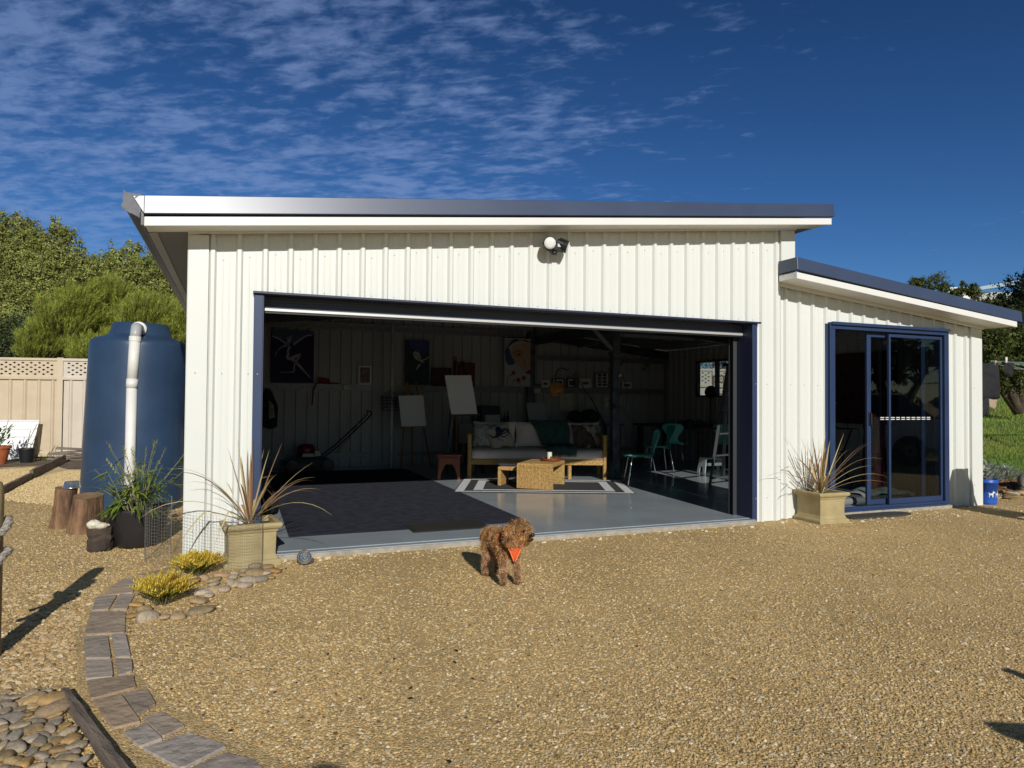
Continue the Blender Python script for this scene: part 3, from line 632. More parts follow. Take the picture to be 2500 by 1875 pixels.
# rows of small screws along the sheets
sc_ = MB()
def screw(x, y, z, r=0.006):
    sc_.lathe([(r, 0), (r, 0.001), (r*0.7, 0.004)], 6, c=(0, 0, 0)); k = len(sc_.v)-18
    for i in range(k, k+18): a, b_, c_ = sc_.v[i]; sc_.v[i] = (x+a, y-c_, z+b_)
for k in range(0, 42):
    x = R0+PITCH*(k+0.5)-0.02
    for z in (0.21, 1.44):
        if OX0-0.02 < x < OX1+0.02: continue
        if 7.33 < x < 9.35 or x > 9.75: continue
        screw(x, (0.0 if x < 6.64 else 0.06)-0.002, z)
    if OX0 < x < OX1: screw(x, -0.002, 2.13); 
    if x < 6.6: screw(x, -0.002, ztop(x)-0.22+0.02*((k*7) % 3-1))
for z in (0.21, 1.44): screw(1.255, -0.034, z); screw(6.28, -0.034, z); screw(9.83, 0.024, z); screw(0.80, -0.033, z)
tag(sc_.build('screws', mat('screw_head', (0.42, 0.42, 0.40), 0.5, metal=0.2), shed), kind='stuff')

MB().box(9.925, 9.96, 6.965, 7.0, 0, 2.2).box(9.93, 9.96, 6.97, 7.03, -0.05, 2.2).build('corner_angle', galv, shed)
MB().box(0.755, 0.80, 6.96, 7.03, -0.05, 2.52).build('corner_angle', galv, shed)
MB().box(0.765, 0.80, 0.0, 0.035, -0.05, 2.52).build('corner_angle', galv, shed)
MB().box(6.77, 6.83, 6.96, 7.03, -0.05, 3.1).build('corner_angle', galv, shed)
# ================================================================== FLOODLIGHT ON THE GABLE
fl = thing('security_light', (3.83, -0.06, 2.70), 'black twin floodlight with round white lenses under the main eave', 'light')
hs_m = black_plastic
MB().lathe([(0.055, 0), (0.055, 0.03), (0.04, 0.045)], 20, c=(0, 0, 0)).build('mount', hs_m, fl, world=False, smooth=True).rotation_euler = (R(90), 0, 0)
def lamp_head(name, loc, dirv):
    q = Vector(dirv).to_track_quat('Z', 'Y').to_euler()
    h = MB().lathe([(0.02, -0.07), (0.05, -0.06), (0.053, 0.0), (0.060, 0.045), (0.056, 0.049)], 24).build(name, hs_m, fl, world=False, smooth=False)
    h.location = loc; h.rotation_euler = q
    l = MB().lathe([(0.0545, 0.0), (0.0545, 0.004), (0.03, 0.008), (0.001, 0.009)], 24, c=(0, 0, 0.0475)).build('lens', mat('floodlight_lens', (0.78, 0.78, 0.76), 0.35), h, world=False, smooth=True)
    fn = MB()
    for k in range(10):
        a = 2*PI*k/10; fn.obox((0.056*math.cos(a), 0.056*math.sin(a), -0.01), (0.006*math.cos(a), 0.006*math.sin(a), 0), (-0.0015*math.sin(a), 0.0015*math.cos(a), 0), (0, 0, 0.035))
    tag(fn.build('cooling_fins', hs_m, h, world=False), kind='stuff')
lamp_head('lamp_head', (-0.062, -0.10, 0.0), (-0.25, -0.93, -0.18)); lamp_head('lamp_head', (0.085, -0.085, -0.005), (0.85, -0.42, -0.36))
MB().tube([(0, -0.03, 0.0), (-0.04, -0.06, 0.02)], 0.014, 8).tube([(0, -0.03, 0.0), (0.05, -0.06, 0.015)], 0.014, 8).build('arm', hs_m, fl, world=False)
sn = MB().box(-0.028, 0.068, -0.115, -0.03, -0.062, 0.02).lathe([(0.02, -0.06), (0.03, -0.08), (0.02, -0.1)], 12, c=(0.0, -0.08, 0)).build('sensor', hs_m, fl, world=False, bevel=0.006)
MB().box(0.018, 0.062, -0.118, -0.1155, -0.028, 0.002).build('sensor_window', mat('sensor_window', (0.62, 0.62, 0.62), 0.3), sn, world=False)

# ================================================================== WATER TANK
tk = thing('water_tank', (0.0, 3.22, G), 'tall dark blue plastic rainwater tank beside the shed wall', 'tank')
tank_m = mat('tank_plastic', srgb(48, 71, 100), 0.36, col2=srgb(42, 63, 90), vscale=2.2, vdet=6, spec=0.5, bump=0.06, bscale=6)
prof = [(0.515, 0.0), (0.520, 0.03), (0.518, 0.10), (0.516, 0.9), (0.508, 1.55), (0.504, 1.80), (0.500, 1.835), (0.488, 1.862), (0.455, 1.882), (0.40, 1.902), (0.345, 1.922), (0.326, 1.932), (0.316, 1.95), (0.288, 2.045), (0.274, 2.066), (0.24, 2.072), (0.05, 2.085)]
body = MB().lathe(prof, 72).build('tank_body', tank_m, tk, world=False, smooth=True)
tk.rotation_euler = (0, R(1.6), 0); tk.scale = (1.03, 1.03, 1.04)
pipe_m = mat('pvc_pipe', (0.80, 0.80, 0.765), 0.35, col2=(0.76, 0.755, 0.71), vscale=5)
pp = thing('overflow_pipe', (0, 0, 0), None, None); pp.parent = tk; OFF['overflow_pipe'] = Vector()
px0, py0 = 0.012, -0.262
MB().tube([(px0, py0-0.02, 1.99), (px0-0.003, py0-0.18, 1.988), (px0-0.004, py0-0.225, 1.968), (px0-0.006, py0-0.243, 1.92), (px0-0.008, py0-0.245, 1.87)], [0.056, 0.056, 0.056, 0.054, 0.054], 24).build('elbow', mat('grey_pvc', (0.42, 0.43, 0.44), 0.4), pp, world=False, smooth=True)
MB().lathe([(0.075, -0.02), (0.078, 0.0), (0.078, 0.02), (0.058, 0.024)], 24).build('flange', pipe_m, pp, world=False, smooth=True)
o = [c for c in children(pp) if c.name.startswith('flange')][0]; o.location = (px0, py0-0.045, 1.99); o.rotation_euler = (R(90), 0, 0)
MB().tube([(px0-0.008, py0-0.245, 1.89), (px0-0.009, py0-0.245, 1.84)], 0.060, 24).build('collar', pipe_m, pp, world=False, smooth=False)
MB().tube([(px0-0.010, py0-0.245, 1.86), (px0-0.015, py0-0.253, 1.42)], 0.054, 24).tube([(px0-0.015, py0-0.253, 1.435), (px0-0.016, py0-0.254, 1.34)], 0.0575, 24).tube([(px0-0.016, py0-0.254, 1.345), (px0+0.022, py0-0.295, 0.0)], 0.052, 24).build('pipe', pipe_m, pp, world=False, smooth=True)

# ================================================================== SIDE FENCE
fen_m = mat('fence_cream', (0.60, 0.50, 0.36), 0.5, col2=(0.56, 0.46, 0.325), vscale=3); fen_l = mat('fence_pale', (0.63, 0.56, 0.47), 0.5, col2=(0.58, 0.51, 0.42), vscale=3)
def fence_bay(root, a, b, m, low=False):
    a, b = Vector((*a, 0)), Vector((*b, 0)); d = (b-a); ln = d.length; d.normalize(); nr = Vector((d.y, -d.x, 0))   # nr faces the yard
    H, LZ = 2.08, 1.66; o0 = Vector((a.x, a.y, G))
    def P(s, z, n=0): return o0+d*s+nr*n+Vector((0, 0, z))
    pw = 0.79; s = 0.03
    while s < ln-0.04:
        e = min(s+pw, ln-0.03); mbx = MB()
        prof = [(0, 0), (0.10, 0), (0.125, 0.03), (0.155, 0.03), (0.18, 0), (0.26, 0)]; pts = []
        k = 0
        while k*0.26 < e-s:
            for x, y in prof[:-1]:
                if s+k*0.26+x < e: pts.append((s+k*0.26+x, y))
            k += 1
        pts.append((e, 0))
        for (s0, n0), (s1, n1) in zip(pts, pts[1:]): mbx.add([P(s0, 0.06, n0), P(s1, 0.06, n1), P(s1, LZ, n1), P(s0, LZ, n0)], [(0, 1, 2, 3)])
        mbx.build('fence_sheet', m, root); s = e
    for z0, z1 in ((0.03, 0.10), (LZ-0.03, LZ+0.035), (H-0.055, H)):
        mbx = MB(); mbx.add([P(0, z0, 0.05), P(ln, z0, 0.05), P(ln, z1, 0.05), P(0, z1, 0.05), P(0, z0, -0.02), P(ln, z0, -0.02), P(ln, z1, -0.02), P(0, z1, -0.02)], [(0, 1, 2, 3), (3, 2, 6, 7), (0, 4, 5, 1), (5, 4, 7, 6), (0, 3, 7, 4), (1, 5, 6, 2)]); mbx.build('fence_rail', m, root, bevel=0.008)
    # lattice: a plate pierced by rows of diamond holes
    z0, z1 = LZ+0.035, H-0.055; mbx = MB(); px2 = 0.155; rows = 3; rz = (z1-z0-0.05)/rows; r = 0.043
    def plate(s0, s1, za, zb): mbx.add([P(s0, za, 0.02), P(s1, za, 0.02), P(s1, zb, 0.02), P(s0, zb, 0.02)], [(0, 1, 2, 3)])
    hw = px2/2; n = int((ln-0.16)/hw); s0 = (ln-n*hw)/2
    plate(0, s0, z0, z1); plate(s0+n*hw, ln, z0, z1); plate(s0, s0+n*hw, z0, z0+0.025); plate(s0, s0+n*hw, z1-0.025, z1)
    hz_ = rz/2
    for i in range(n):
        for j in range(rows*2):
            x0, x1 = s0+i*hw, s0+(i+1)*hw; za, zb_ = z0+0.025+j*hz_, z0+0.025+(j+1)*hz_
            if (i+j) % 2:                      # a cell holding one diamond
                cx, cz = (x0+x1)/2, (za+zb_)/2; q = 0.92; rx, rzz = hw/2*q, hz_/2*q
                c = [(x0, za), (x1, za), (x1, zb_), (x0, zb_)]; dm = [(cx, cz-rzz), (cx+rx, cz), (cx, cz+rzz), (cx-rx, cz)]
                c2 = [P(x, z, 0.02) for x, z in c]; d2 = [P(x, z, 0.02) for x, z in dm]; d3 = [P(x, z, 0.004) for x, z in dm]
                mbx.add(c2+d2+d3, [(0, 1, 4), (1, 5, 4), (1, 2, 5), (2, 6, 5), (2, 3, 6), (3, 7, 6), (3, 0, 7), (0, 4, 7), (4, 5, 9, 8), (5, 6, 10, 9), (6, 7, 11, 10), (7, 4, 8, 11)])
            else: plate(x0, x1, za, zb_)
    mbx.build('lattice', m, root)
def fence_post(root, p, m):
    q = Vector((*p, G)); MB().box(q.x-0.055, q.x+0.055, q.y-0.05, q.y+0.05, G, G+2.085).box(q.x-0.058, q.x+0.058, q.y-0.053, q.y+0.053, G+2.085, G+2.095).build('fence_post', m, root, bevel=0.006)
fA = thing('fence', (-4.0, 11.5, G), 'cream steel fence with diamond lattice top at the far left', 'fence')
pts = [(-2.30, 10.98), (-4.66, 11.42), (-7.02, 11.86)]
fence_bay(fA, pts[1], pts[0], fen_m); fence_bay(fA, pts[2], pts[1], fen_m)
for p in pts[:2]: fence_post(fA, p, fen_m)
fB = thing('fence', (4.0, 9.7, G), 'paler cream lattice topped fence running behind the tank and shed', 'fence')
P0, P1 = Vector((-2.26, 10.98)), Vector((14.3, 7.35)); nb = 7
for i in range(nb):
    a, b_ = P0.lerp(P1, i/nb), P0.lerp(P1, (i+1)/nb)
    fence_bay(fB, tuple(a), tuple(b_), fen_l)
    if i: fence_post(fB, tuple(a), fen_l)

# white ribbed sheet leaning on the fence
ws = MB(); th = 0.75
for k in range(5):
    for (za, zb_, oa, ob) in ((0, 0.13, 0, 0), (0.13, 0.142, 0, 0.022), (0.142, 0.158, 0.022, 0.022), (0.158, 0.17, 0.022, 0)):
        vv = []
        for (x, zz, o_) in ((-3.75, k*0.17+za, oa), (-2.72, k*0.17+za, oa), (-2.72, k*0.17+zb_, ob), (-3.75, k*0.17+zb_, ob)):
            vv.append((x+(0.10 if zz > 0 else 0)*zz/0.85, 10.63-0.05*(x+3)+0.26*zz-o_, G+0.01+0.93*zz))
        ws.add(vv, [(0, 1, 2, 3)])
tag(ws.build('metal_sheet', mat('white_sheet', (0.78, 0.78, 0.76), 0.4)), 'white ribbed roofing sheet leaning against the cream fence', 'metal sheet')
def leaf_shape(mbx, base, d, ln, wd, bend=0.3, nrm=None, col=None, nseg=3, fold=0.0, taper=0.5):
    """a blade from base along d that bends down; wd is its greatest width"""
    base, d = Vector(base), Vector(d).normalized(); side = d.cross(Vector((0, 0, 1)))
    if nrm is not None: side = Vector(nrm)
    if side.length < 1e-3: side = Vector((1, 0, 0))
    side.normalize(); p = base; vs = []; dd = d.copy()
    for i in range(nseg+1):
        t = i/nseg; w_ = wd*math.sin(PI*(0.12+0.88*t)**taper) if i < nseg else wd*0.04
        w_ = max(w_, wd*0.05); upn = side.cross(dd).normalized()
        vs += [p-side*w_/2+upn*fold*w_, p, p+side*w_/2+upn*fold*w_]
        p = p+dd*(ln/nseg); dd = (dd+Vector((0, 0, -bend/nseg))).normalized()
    fs = []
    for i in range(nseg): fs += [(i*3, i*3+1, i*3+4, i*3+3), (i*3+1, i*3+2, i*3+5, i*3+4)]
    mbx.add(vs, fs, col=col)
leaf_m = mat('leaf', (0.10, 0.15, 0.035), 0.5, attr=True, trans=0.25)
terra = mat('terracotta', srgb(176, 100, 62), 0.75, col2=srgb(158, 86, 52), vscale=8)
soilp = mat('potting_soil', (0.045, 0.032, 0.022), 0.95, bump=0.8, bscale=70)
pt = thing('terracotta_pot', (-3.02, 9.75, G), 'leafy plant in a terracotta pot before the white leaning sheet', 'potted plant')
MB().lathe([(0.12, 0), (0.185, 0.30), (0.205, 0.30), (0.205, 0.345), (0.185, 0.345), (0.17, 0.30)], 28, c=(-3.02, 9.75, G)).build('pot', terra, pt, smooth=False)
MB().lathe([(0.171, 0.0), (0.001, 0.015)], 20, c=(-3.02, 9.75, G+0.30), cap=False).build('soil', soilp, pt)
fo = MB(); rr = random.Random(3)
for k in range(90):
    a = rr.uniform(0, 2*PI); r_ = rr.uniform(0.02, 0.26); z = rr.uniform(0.36, 0.70)
    leaf_shape(fo, (-3.02+r_*math.cos(a), 9.75+r_*math.sin(a), G+z), (math.cos(a), math.sin(a), rr.uniform(0.1, 1.2)), rr.uniform(0.08, 0.15), 0.04, 0.4, col=[(0.5, 0.8, 0.6), (0.8, 1.1, 0.8), (1.0, 1.2, 0.8)][k % 3])
fo.build('foliage', leaf_m, pt)
st = MB()
for k in range(9):
    a = rr.uniform(0, 2*PI); st.tube([(-3.02, 9.75, G+0.30), (-3.02+0.1*math.cos(a), 9.75+0.1*math.sin(a), G+0.5), (-3.02+0.22*math.cos(a), 9.75+0.22*math.sin(a), G+rr.uniform(0.6, 0.85))], 0.005, 5)
st.build('stem', mat('green_stem', (0.12, 0.14, 0.06), 0.6), pt)
pb = thing('black_pot', (-2.62, 9.95, G), 'black plastic pot of bare twigs at the end of the white sheet', 'potted plant')
MB().lathe([(0.10, 0), (0.145, 0.25), (0.155, 0.25), (0.155, 0.28), (0.14, 0.28), (0.13, 0.24)], 24, c=(-2.62, 9.95, G)).build('pot', black_plastic, pb)
MB().lathe([(0.131, 0.0), (0.001, 0.01)], 20, c=(-2.62, 9.95, G+0.24), cap=False).build('soil', soilp, pb)
st = MB()
for q in ((-0.03, 0, 0.16, 0.75), (0.03, 0.0, 0.22, 0.70), (0.0, 0.02, 0.05, 0.62)): st.tube([(-2.62+q[0], 9.95, G+0.24), (-2.62+q[0]+q[2]*0.4, 9.96, G+0.45), (-2.62+q[2], 9.97, G+q[3])], 0.006, 5)
st.build('stem', mat('twig', (0.16, 0.11, 0.07), 0.7), pb)
bd = thing('timber_stack', (-1.95, 10.2, G), 'small stack of weathered boards at the foot of the pale fence', 'timber')
wood_grey = mat('weathered_wood', (0.24, 0.20, 0.16), 0.8, col2=(0.14, 0.11, 0.085), vscale=4, vstretch=(1, 12, 12), bump=0.4, bscale=30)
for k, (dx, z, rz) in enumerate(((0, 0.0, 0.1), (0.1, 0.05, -0.15), (0.02, 0.10, 0.25), (0.1, 0.15, 0.05), (0.14, 0.2, -0.1))):
    q = MB().box(-0.38, 0.38, -0.07, 0.07, 0.0, 0.038).build('board', wood_grey, bd, world=False, bevel=0.004); q.location = (dx, 0, z+0.01); q.rotation_euler = (0, 0.06*(-1)**k, rz)
# rear timber edging
timber = mat('sleeper_timber', (0.25, 0.195, 0.145), 0.85, col2=(0.13, 0.10, 0.075), vscale=3, vstretch=(1, 10, 10), bump=0.6, bscale=24)
def sleeper(a, b, wd, ht, label):
    a, b = Vector(a), Vector(b); o = bpy.data.objects; c = (a+b)/2; l = (b-a).length
    mbx = MB(); n = 14
    for i in range(n):
        pass
    xs_ = [(-0.5+i/n)*l for i in range(n+1)]; rr2 = random.Random(int(l*100)); V_ = []
    for x in xs_:
        j = lambda: rr2.uniform(-0.006, 0.006)
        V_ += [(x, -wd/2+j(), 0), (x, wd/2+j(), 0), (x, wd/2-0.008+j(), ht+j()*0.6), (x, -wd/2+0.008+j(), ht+j()*0.6)]
    F_ = [(i*4+k, (i+1)*4+k, (i+1)*4+(k+1) % 4, i*4+(k+1) % 4) for i in range(n) for k in range(4)]+[(0, 1, 2, 3), (n*4+3, n*4+2, n*4+1, n*4)]
    mbx.add(V_, [f[::-1] for f in F_]); s = mbx.build('timber_sleeper', timber, bevel=0.004)
    s.location = c; s.rotation_euler = (0, 0, math.atan2((b-a).y, (b-a).x)); tag(s, label, 'timber edging', 'timber edging boards in the gravel'); return s
sleeper((-1.72, 4.9, G), (-1.83, 6.8, G), 0.06, 0.10, 'nearer of the two dark timber edging boards left of the tank')
sleeper((-1.83, 6.85, G), (-1.98, 9.9, G), 0.06, 0.14, 'farther dark timber edging board running back to the fence')
sleeper((0.425, -2.42, G), (0.86, -3.50, G), 0.046, 0.045, 'grey timber edging board beside the river stones in the bottom left')
sleeper((0.16, -2.85, G), (0.44, -3.55, G), 0.07, 0.075, 'timber edging board cut by the bottom left corner')
tw = [(-2.9, 8.0), (-2.6, 7.6), (-2.8, 7.2), (-2.4, 7.3), (-2.3, 6.6), (-2.5, 6.2), (-2.1, 6.3), (-2.2, 5.7)]

# ================================================================== STONES
def stone_mesh(seed, flat=0.5):
    rnd = random.Random(seed); nu, nv = 14, 8; mbx = MB(); ph = [rnd.uniform(0, 6.28) for _ in range(6)]
    vs = []
    for i in range(nv+1):
        th = PI*i/nv
        for j in range(nu):
            a = 2*PI*j/nu
            q = 1+0.17*math.sin(2*a+ph[0])*math.sin(th)+0.13*math.sin(3*a+ph[1]+th)+0.09*math.sin(2*th+ph[2]+a)+0.05*math.sin(5*a+ph[4]+2*th)
            x, y, z = math.sin(th)*math.cos(a), math.sin(th)*math.sin(a), math.cos(th)
            sg = lambda t: math.copysign(abs(t)**0.72, t)
            vs.append((sg(x)*q, sg(y)*q*0.72, sg(z)*flat*(1+0.1*math.sin(a+ph[3]))))
    fs = [(i*nu+j, (i+1)*nu+j, (i+1)*nu+(j+1) % nu, i*nu+(j+1) % nu) for i in range(nv) for j in range(nu)]
    me = bpy.data.meshes.new('stone'); me.from_pydata(vs, [], fs); me.polygons.foreach_set('use_smooth', [True]*len(fs)); me.update(); return me
stone_ms = [mat('river_stone_tan', (0.47, 0.345, 0.19), 0.8, col2=(0.33, 0.245, 0.14), vscale=2.5, vdet=9, rnd=0.28, bump=0.4, bscale=7),
            mat('river_stone_grey', (0.40, 0.305, 0.18), 0.8, col2=(0.27, 0.21, 0.125), vscale=2.5, vdet=9, rnd=0.25, bump=0.4, bscale=7),
            mat('river_stone_ochre', (0.48, 0.315, 0.15), 0.8, col2=(0.34, 0.235, 0.13), vscale=2.0, vdet=9, rnd=0.25, bump=0.4, bscale=7)]
SM = []
for i in range(9):
    me = stone_mesh(100+i, 0.27+0.06*(i % 4)); me.materials.append(stone_ms[i % 3]); SM.append(me)
def stone(parent, x, y, z, r, rnd, tilt=0.25):
    o = bpy.data.objects.new('stone', rnd.choice(SM)); COL.objects.link(o)
    if parent is not None: o.parent = parent; off = OFF[parent.name]
    else: off = Vector()
    o.location = (x-off.x, y-off.y, z-off.z); o.scale = (r, r*rnd.uniform(0.85, 1.1), r*rnd.uniform(0.7, 1.05)); o.rotation_euler = (rnd.uniform(-tilt, tilt), rnd.uniform(-tilt, tilt), rnd.uniform(0, 6.28)); return o
rs = random.Random(17)
be = thing('stone_border', (1.0, -0.8, G), 'low border of rounded river stones round the yellow shrubs', 'stone border')
for (x, y, wd) in ((0.557,-1.314,0.083),(0.638,-1.378,0.137),(0.733,-1.414,0.063),(0.798,-1.432,0.090),(0.606,-1.223,0.085),(0.545,-1.086,0.087),(0.908,-1.351,0.146),(0.899,-1.138,0.114),(0.984,-1.244,0.065),(0.916,-0.933,0.109),(0.984,-0.903,0.080),(1.041,-0.904,0.090),(0.975,-0.740,0.082),(1.107,-0.794,0.102),(1.079,-0.695,0.062),(1.174,-0.851,0.090),(1.194,-0.733,0.133),(1.284,-0.716,0.093),(1.351,-0.694,0.062),(1.251,-0.526,0.160),(1.310,-0.535,0.096),(1.390,-0.507,0.096),(1.336,-0.360,0.088),(1.257,-0.289,0.089),(0.910,-0.548,0.074),(1.021,-0.506,0.118),(1.107,-0.482,0.064),(0.968,-0.626,0.094),(0.839,-0.599,0.095),(1.173,-0.549,0.074),(0.826,-0.691,0.083),(0.953,-1.026,0.068),(0.694,-0.457,0.086),(1.097,-0.592,0.063),(1.18,-0.42,0.07),(0.86,-1.05,0.06),(0.80,-0.80,0.06),(1.43,-0.43,0.07)):
    s_ = stone(be, x, y, G+0.018, wd*0.5, rs, 0.2); s_.scale = (s_.scale[0], s_.scale[1], s_.scale[2]*1.25)
    s_.rotation_euler = (rs.uniform(-.15, .15), rs.uniform(-.15, .15), rs.choice((0.0, 0.3, -0.4, 0.6)))
pbed = tag(MB().add([(-0.6, -2.4, G+0.006), (-0.6, -3.9, G+0.006), (0.86, -3.9, G+0.006), (0.42, -2.46, G+0.006), (0.33, -2.36, G+0.006)], [(0, 1, 2, 3, 4)]).build('pebble_bed', gravel_m), kind='structure')
OFF[pbed.name] = Vector(); cnt = 0; placed = []
for k in range(6000):
    if cnt >= 270: break
    y = rs.uniform(-3.62, -2.36); t = (y+2.38)/(-1.05)
    xr = 0.365+t*0.40; xl = max(0.10, xr-0.40-0.05*t) if y > -2.6 else xr-0.44
    x = rs.uniform(xl, xr-0.01); r_ = rs.uniform(0.024, 0.046)
    if y > -2.44 and x < 0.2: continue
    if 0.0 < (x-(0.16+(-2.85-y)*0.4)) < 0.0: continue
    if any((x-a)**2+(y-b)**2 < (0.70*(r_+c))**2 for a, b, c in placed): continue
    placed.append((x, y, r_)); cnt += 1
    stone(pbed, x, y, G+0.010+rs.uniform(0, 0.010), r_, rs, 0.2)
for (x, y, r_, z) in ((0.405, -2.50, 0.062, 0.03), (0.43, -2.60, 0.06, 0.028), (0.33, -2.46, 0.05, 0.02)): stone(pbed, x, y, G+z, r_, rs, 0.25)

# ================================================================== PAVED PATH
pav_m = mat('paver_stone', (0.45, 0.345, 0.245), 0.88, col2=(0.30, 0.225, 0.155), vscale=7, vdet=12, rnd=0.12, bump=0.7, bscale=22, lo=0.34, hi=0.68)
path = tag(MB().add([(0.27, -0.8, G+0.004), (0.31, -0.5, G+0.004), (0.44, -0.2, G+0.004), (0.67, -0.05, G+0.004), (0.72, -0.4, G+0.004), (0.52, -0.8, G+0.004), (0.56, -1.6, G+0.004), (0.66, -2.2, G+0.004), (0.82, -2.6, G+0.004), (1.2, -3.2, G+0.004), (1.4, -3.6, G+0.004), (1.0, -3.6, G+0.004), (0.62, -2.9, G+0.004), (0.45, -2.3, G+0.004), (0.30, -1.5, G+0.004)], [tuple(range(15))[::-1]]).build('path', gravel_m), kind='structure')
PAV = [[(0.789,-3.044),(0.944,-2.975),(1.088,-3.147),(0.938,-3.264)],[(0.943,-3.275),(1.078,-3.188),(1.173,-3.278),(1.212,-3.373),(1.235,-3.53),(1.06,-3.53)],[(0.707,-2.890),(0.783,-2.832),(0.858,-2.996),(0.784,-3.037)],[(0.762,-2.778),(0.837,-2.752),(0.931,-2.914),(0.857,-2.984)],[(0.546,-2.519),(0.648,-2.489),(0.767,-2.819),(0.666,-2.838)],[(0.653,-2.483),(0.752,-2.481),(0.802,-2.661),(0.744,-2.751)],[(0.481,-2.276),(0.676,-2.283),(0.704,-2.439),(0.539,-2.509)],[(0.427,-1.993),(0.549,-2.035),(0.591,-2.274),(0.478,-2.261)],[(0.563,-2.018),(0.641,-2.067),(0.664,-2.234),(0.607,-2.272)],[(0.355,-1.607),(0.472,-1.627),(0.545,-2.017),(0.423,-1.975)],[(0.488,-1.623),(0.557,-1.634),(0.632,-2.024),(0.559,-2.003)],[(0.306,-1.137),(0.504,-1.196),(0.555,-1.621),(0.352,-1.582)],[(0.283,-0.788),(0.402,-0.780),(0.401,-1.113),(0.305,-1.107)],[(0.411,-0.756),(0.504,-0.807),(0.506,-1.152),(0.415,-1.118)],[(0.335,-0.536),(0.473,-0.548),(0.491,-0.767),(0.319,-0.778)],[(0.372,-0.367),(0.550,-0.362),(0.517,-0.545),(0.342,-0.527)],[(0.453,-0.262),(0.656,-0.088),(0.670,-0.375),(0.539,-0.350)]]
rp = random.Random(4)
for q in PAV:
    n = len(q); c = Vector((sum(a for a, b in q)/n, sum(b for a, b in q)/n)); ring = []
    ar = sum(q[i][0]*q[(i+1) % n][1]-q[(i+1) % n][0]*q[i][1] for i in range(n))
    if ar < 0: q = q[::-1]
    for i in range(n):
        a, b_ = Vector(q[i]), Vector(q[(i+1) % n])
        for t in (0.06, 0.25, 0.45, 0.65, 0.85, 0.96):
            p = a.lerp(b_, t); p = c+(p-c)*(0.985+rp.uniform(-0.012, 0.012)); ring.append(p)
    n2 = len(ring); V_ = [(p.x, p.y, G-0.01) for p in ring]+[(p.x, p.y, G+0.010) for p in ring]
    inner = [c+(p-c)*0.97 for p in ring]; tx, ty = rp.uniform(-0.015, 0.015), rp.uniform(-0.015, 0.015); V_ += [(p.x, p.y, G+0.0145+tx*(p.x-c.x)+ty*(p.y-c.y)) for p in inner]
    F_ = []
    for l in range(2): F_ += [(l*n2+i, l*n2+(i+1) % n2, (l+1)*n2+(i+1) % n2, (l+1)*n2+i) for i in range(n2)]
    F_ += [tuple(2*n2+i for i in range(n2))]
    MB().add(V_, F_).build('paver', pav_m, path)

# ================================================================== PLANTERS WITH CORDYLINES
planter_m = mat('planter_stone', srgb(176, 160, 118), 0.8, col2=srgb(160, 145, 105), vscale=5, bump=0.12, bscale=50)
def cordyline(root, c, seed, n=46, L0=0.62):
    rnd = random.Random(seed); mbx = MB()
    cols = [(0.40, 0.27, 0.12), (0.58, 0.46, 0.22), (0.27, 0.15, 0.09), (0.66, 0.54, 0.29), (0.36, 0.20, 0.12), (0.50, 0.42, 0.20)]
    for k in range(n):
        t = k/n; az = k*2.39996+rnd.uniform(-0.3, 0.3); el = R(87-62*t**0.8+rnd.uniform(-7, 7)); ln = L0*rnd.uniform(0.75, 1.12)*(0.85+0.3*t)
        wd = rnd.uniform(0.011, 0.021); d = Vector((math.cos(az)*math.cos(el), math.sin(az)*math.cos(el), math.sin(el)))
        p = Vector(c)+Vector((math.cos(az)*0.012, math.sin(az)*0.012, rnd.uniform(0, 0.05))); seg = 9; side = Vector((-math.sin(az), math.cos(az), 0)); vs = []
        col = rnd.choice(cols); edge = rnd.choice(cols); sag = rnd.uniform(0.05, 0.22) if t < 0.35 else rnd.uniform(0.30, 0.95)
        kink = rnd.random() < 0.2 and t > 0.3
        for i in range(seg+1):
            u = i/seg; w_ = wd*(0.5+0.5*min(1, u*5))*(1-max(0, (u-0.55)/0.45)**1.4)+0.0012
            upn = side.cross(d).normalized()
            vs += [p-side*w_/2+upn*w_*0.22, p, p+side*w_/2+upn*w_*0.22]; p = p+d*(ln/seg)
            g_ = sag*(0.3+1.7*u)/seg*1.6
            if kink and i == seg//2: g_ += 0.9
            d = (d+Vector((0, 0, -g_))+side*rnd.uniform(-0.02, 0.02)).normalized()
        fs = []
        for i in range(seg): fs.append(((i*3, i*3+1, i*3+4, i*3+3), col)); fs.append(((i*3+1, i*3+2, i*3+5, i*3+4), edge))
        o_ = len(mbx.v); mbx.v.extend([tuple(q) for q in vs])
        for f, c_ in fs: mbx.f.append(tuple(i+o_ for i in f)); mbx.c.append(c_); mbx.m.append(0)
    mbx.build('foliage', mat('cordyline_leaf', (1.0, 1.0, 1.0), 0.42, attr=True, trans=0.2), root, smooth=False, world=False)
def planter(loc, rz, label, seed, H=0.33, hw=0.165, L0=0.62, n=46, tilt=0):
    t = thing('planter', loc, label, 'planter', 'stone planters with strap leaved plants')
    t.rotation_euler = (0, 0, rz)
    pr = [(hw*1.22, 0), (hw*1.22, 0.03), (hw*1.16, 0.045), (hw*1.10, 0.05), (hw*1.03, 0.075), (hw*1.0, 0.085), (hw*1.02, H-0.075), (hw*1.08, H-0.065), (hw*1.08, H-0.055), (hw*1.20, H-0.04), (hw*1.25, H-0.025), (hw*1.25, H-0.008), (hw*1.20, H), (hw*1.0, H), (hw*0.97, H-0.05)]
    MB().lathe(pr, sq=True).build('pot', planter_m, t, world=False, bevel=0.005)
    MB().lathe([(hw*0.99, H-0.045), (0.01, H-0.03)], sq=True, cap=False).build('soil', soilp, t, world=False)
    cordyline(t, (0, 0, H-0.04), seed, n, L0)
    return t
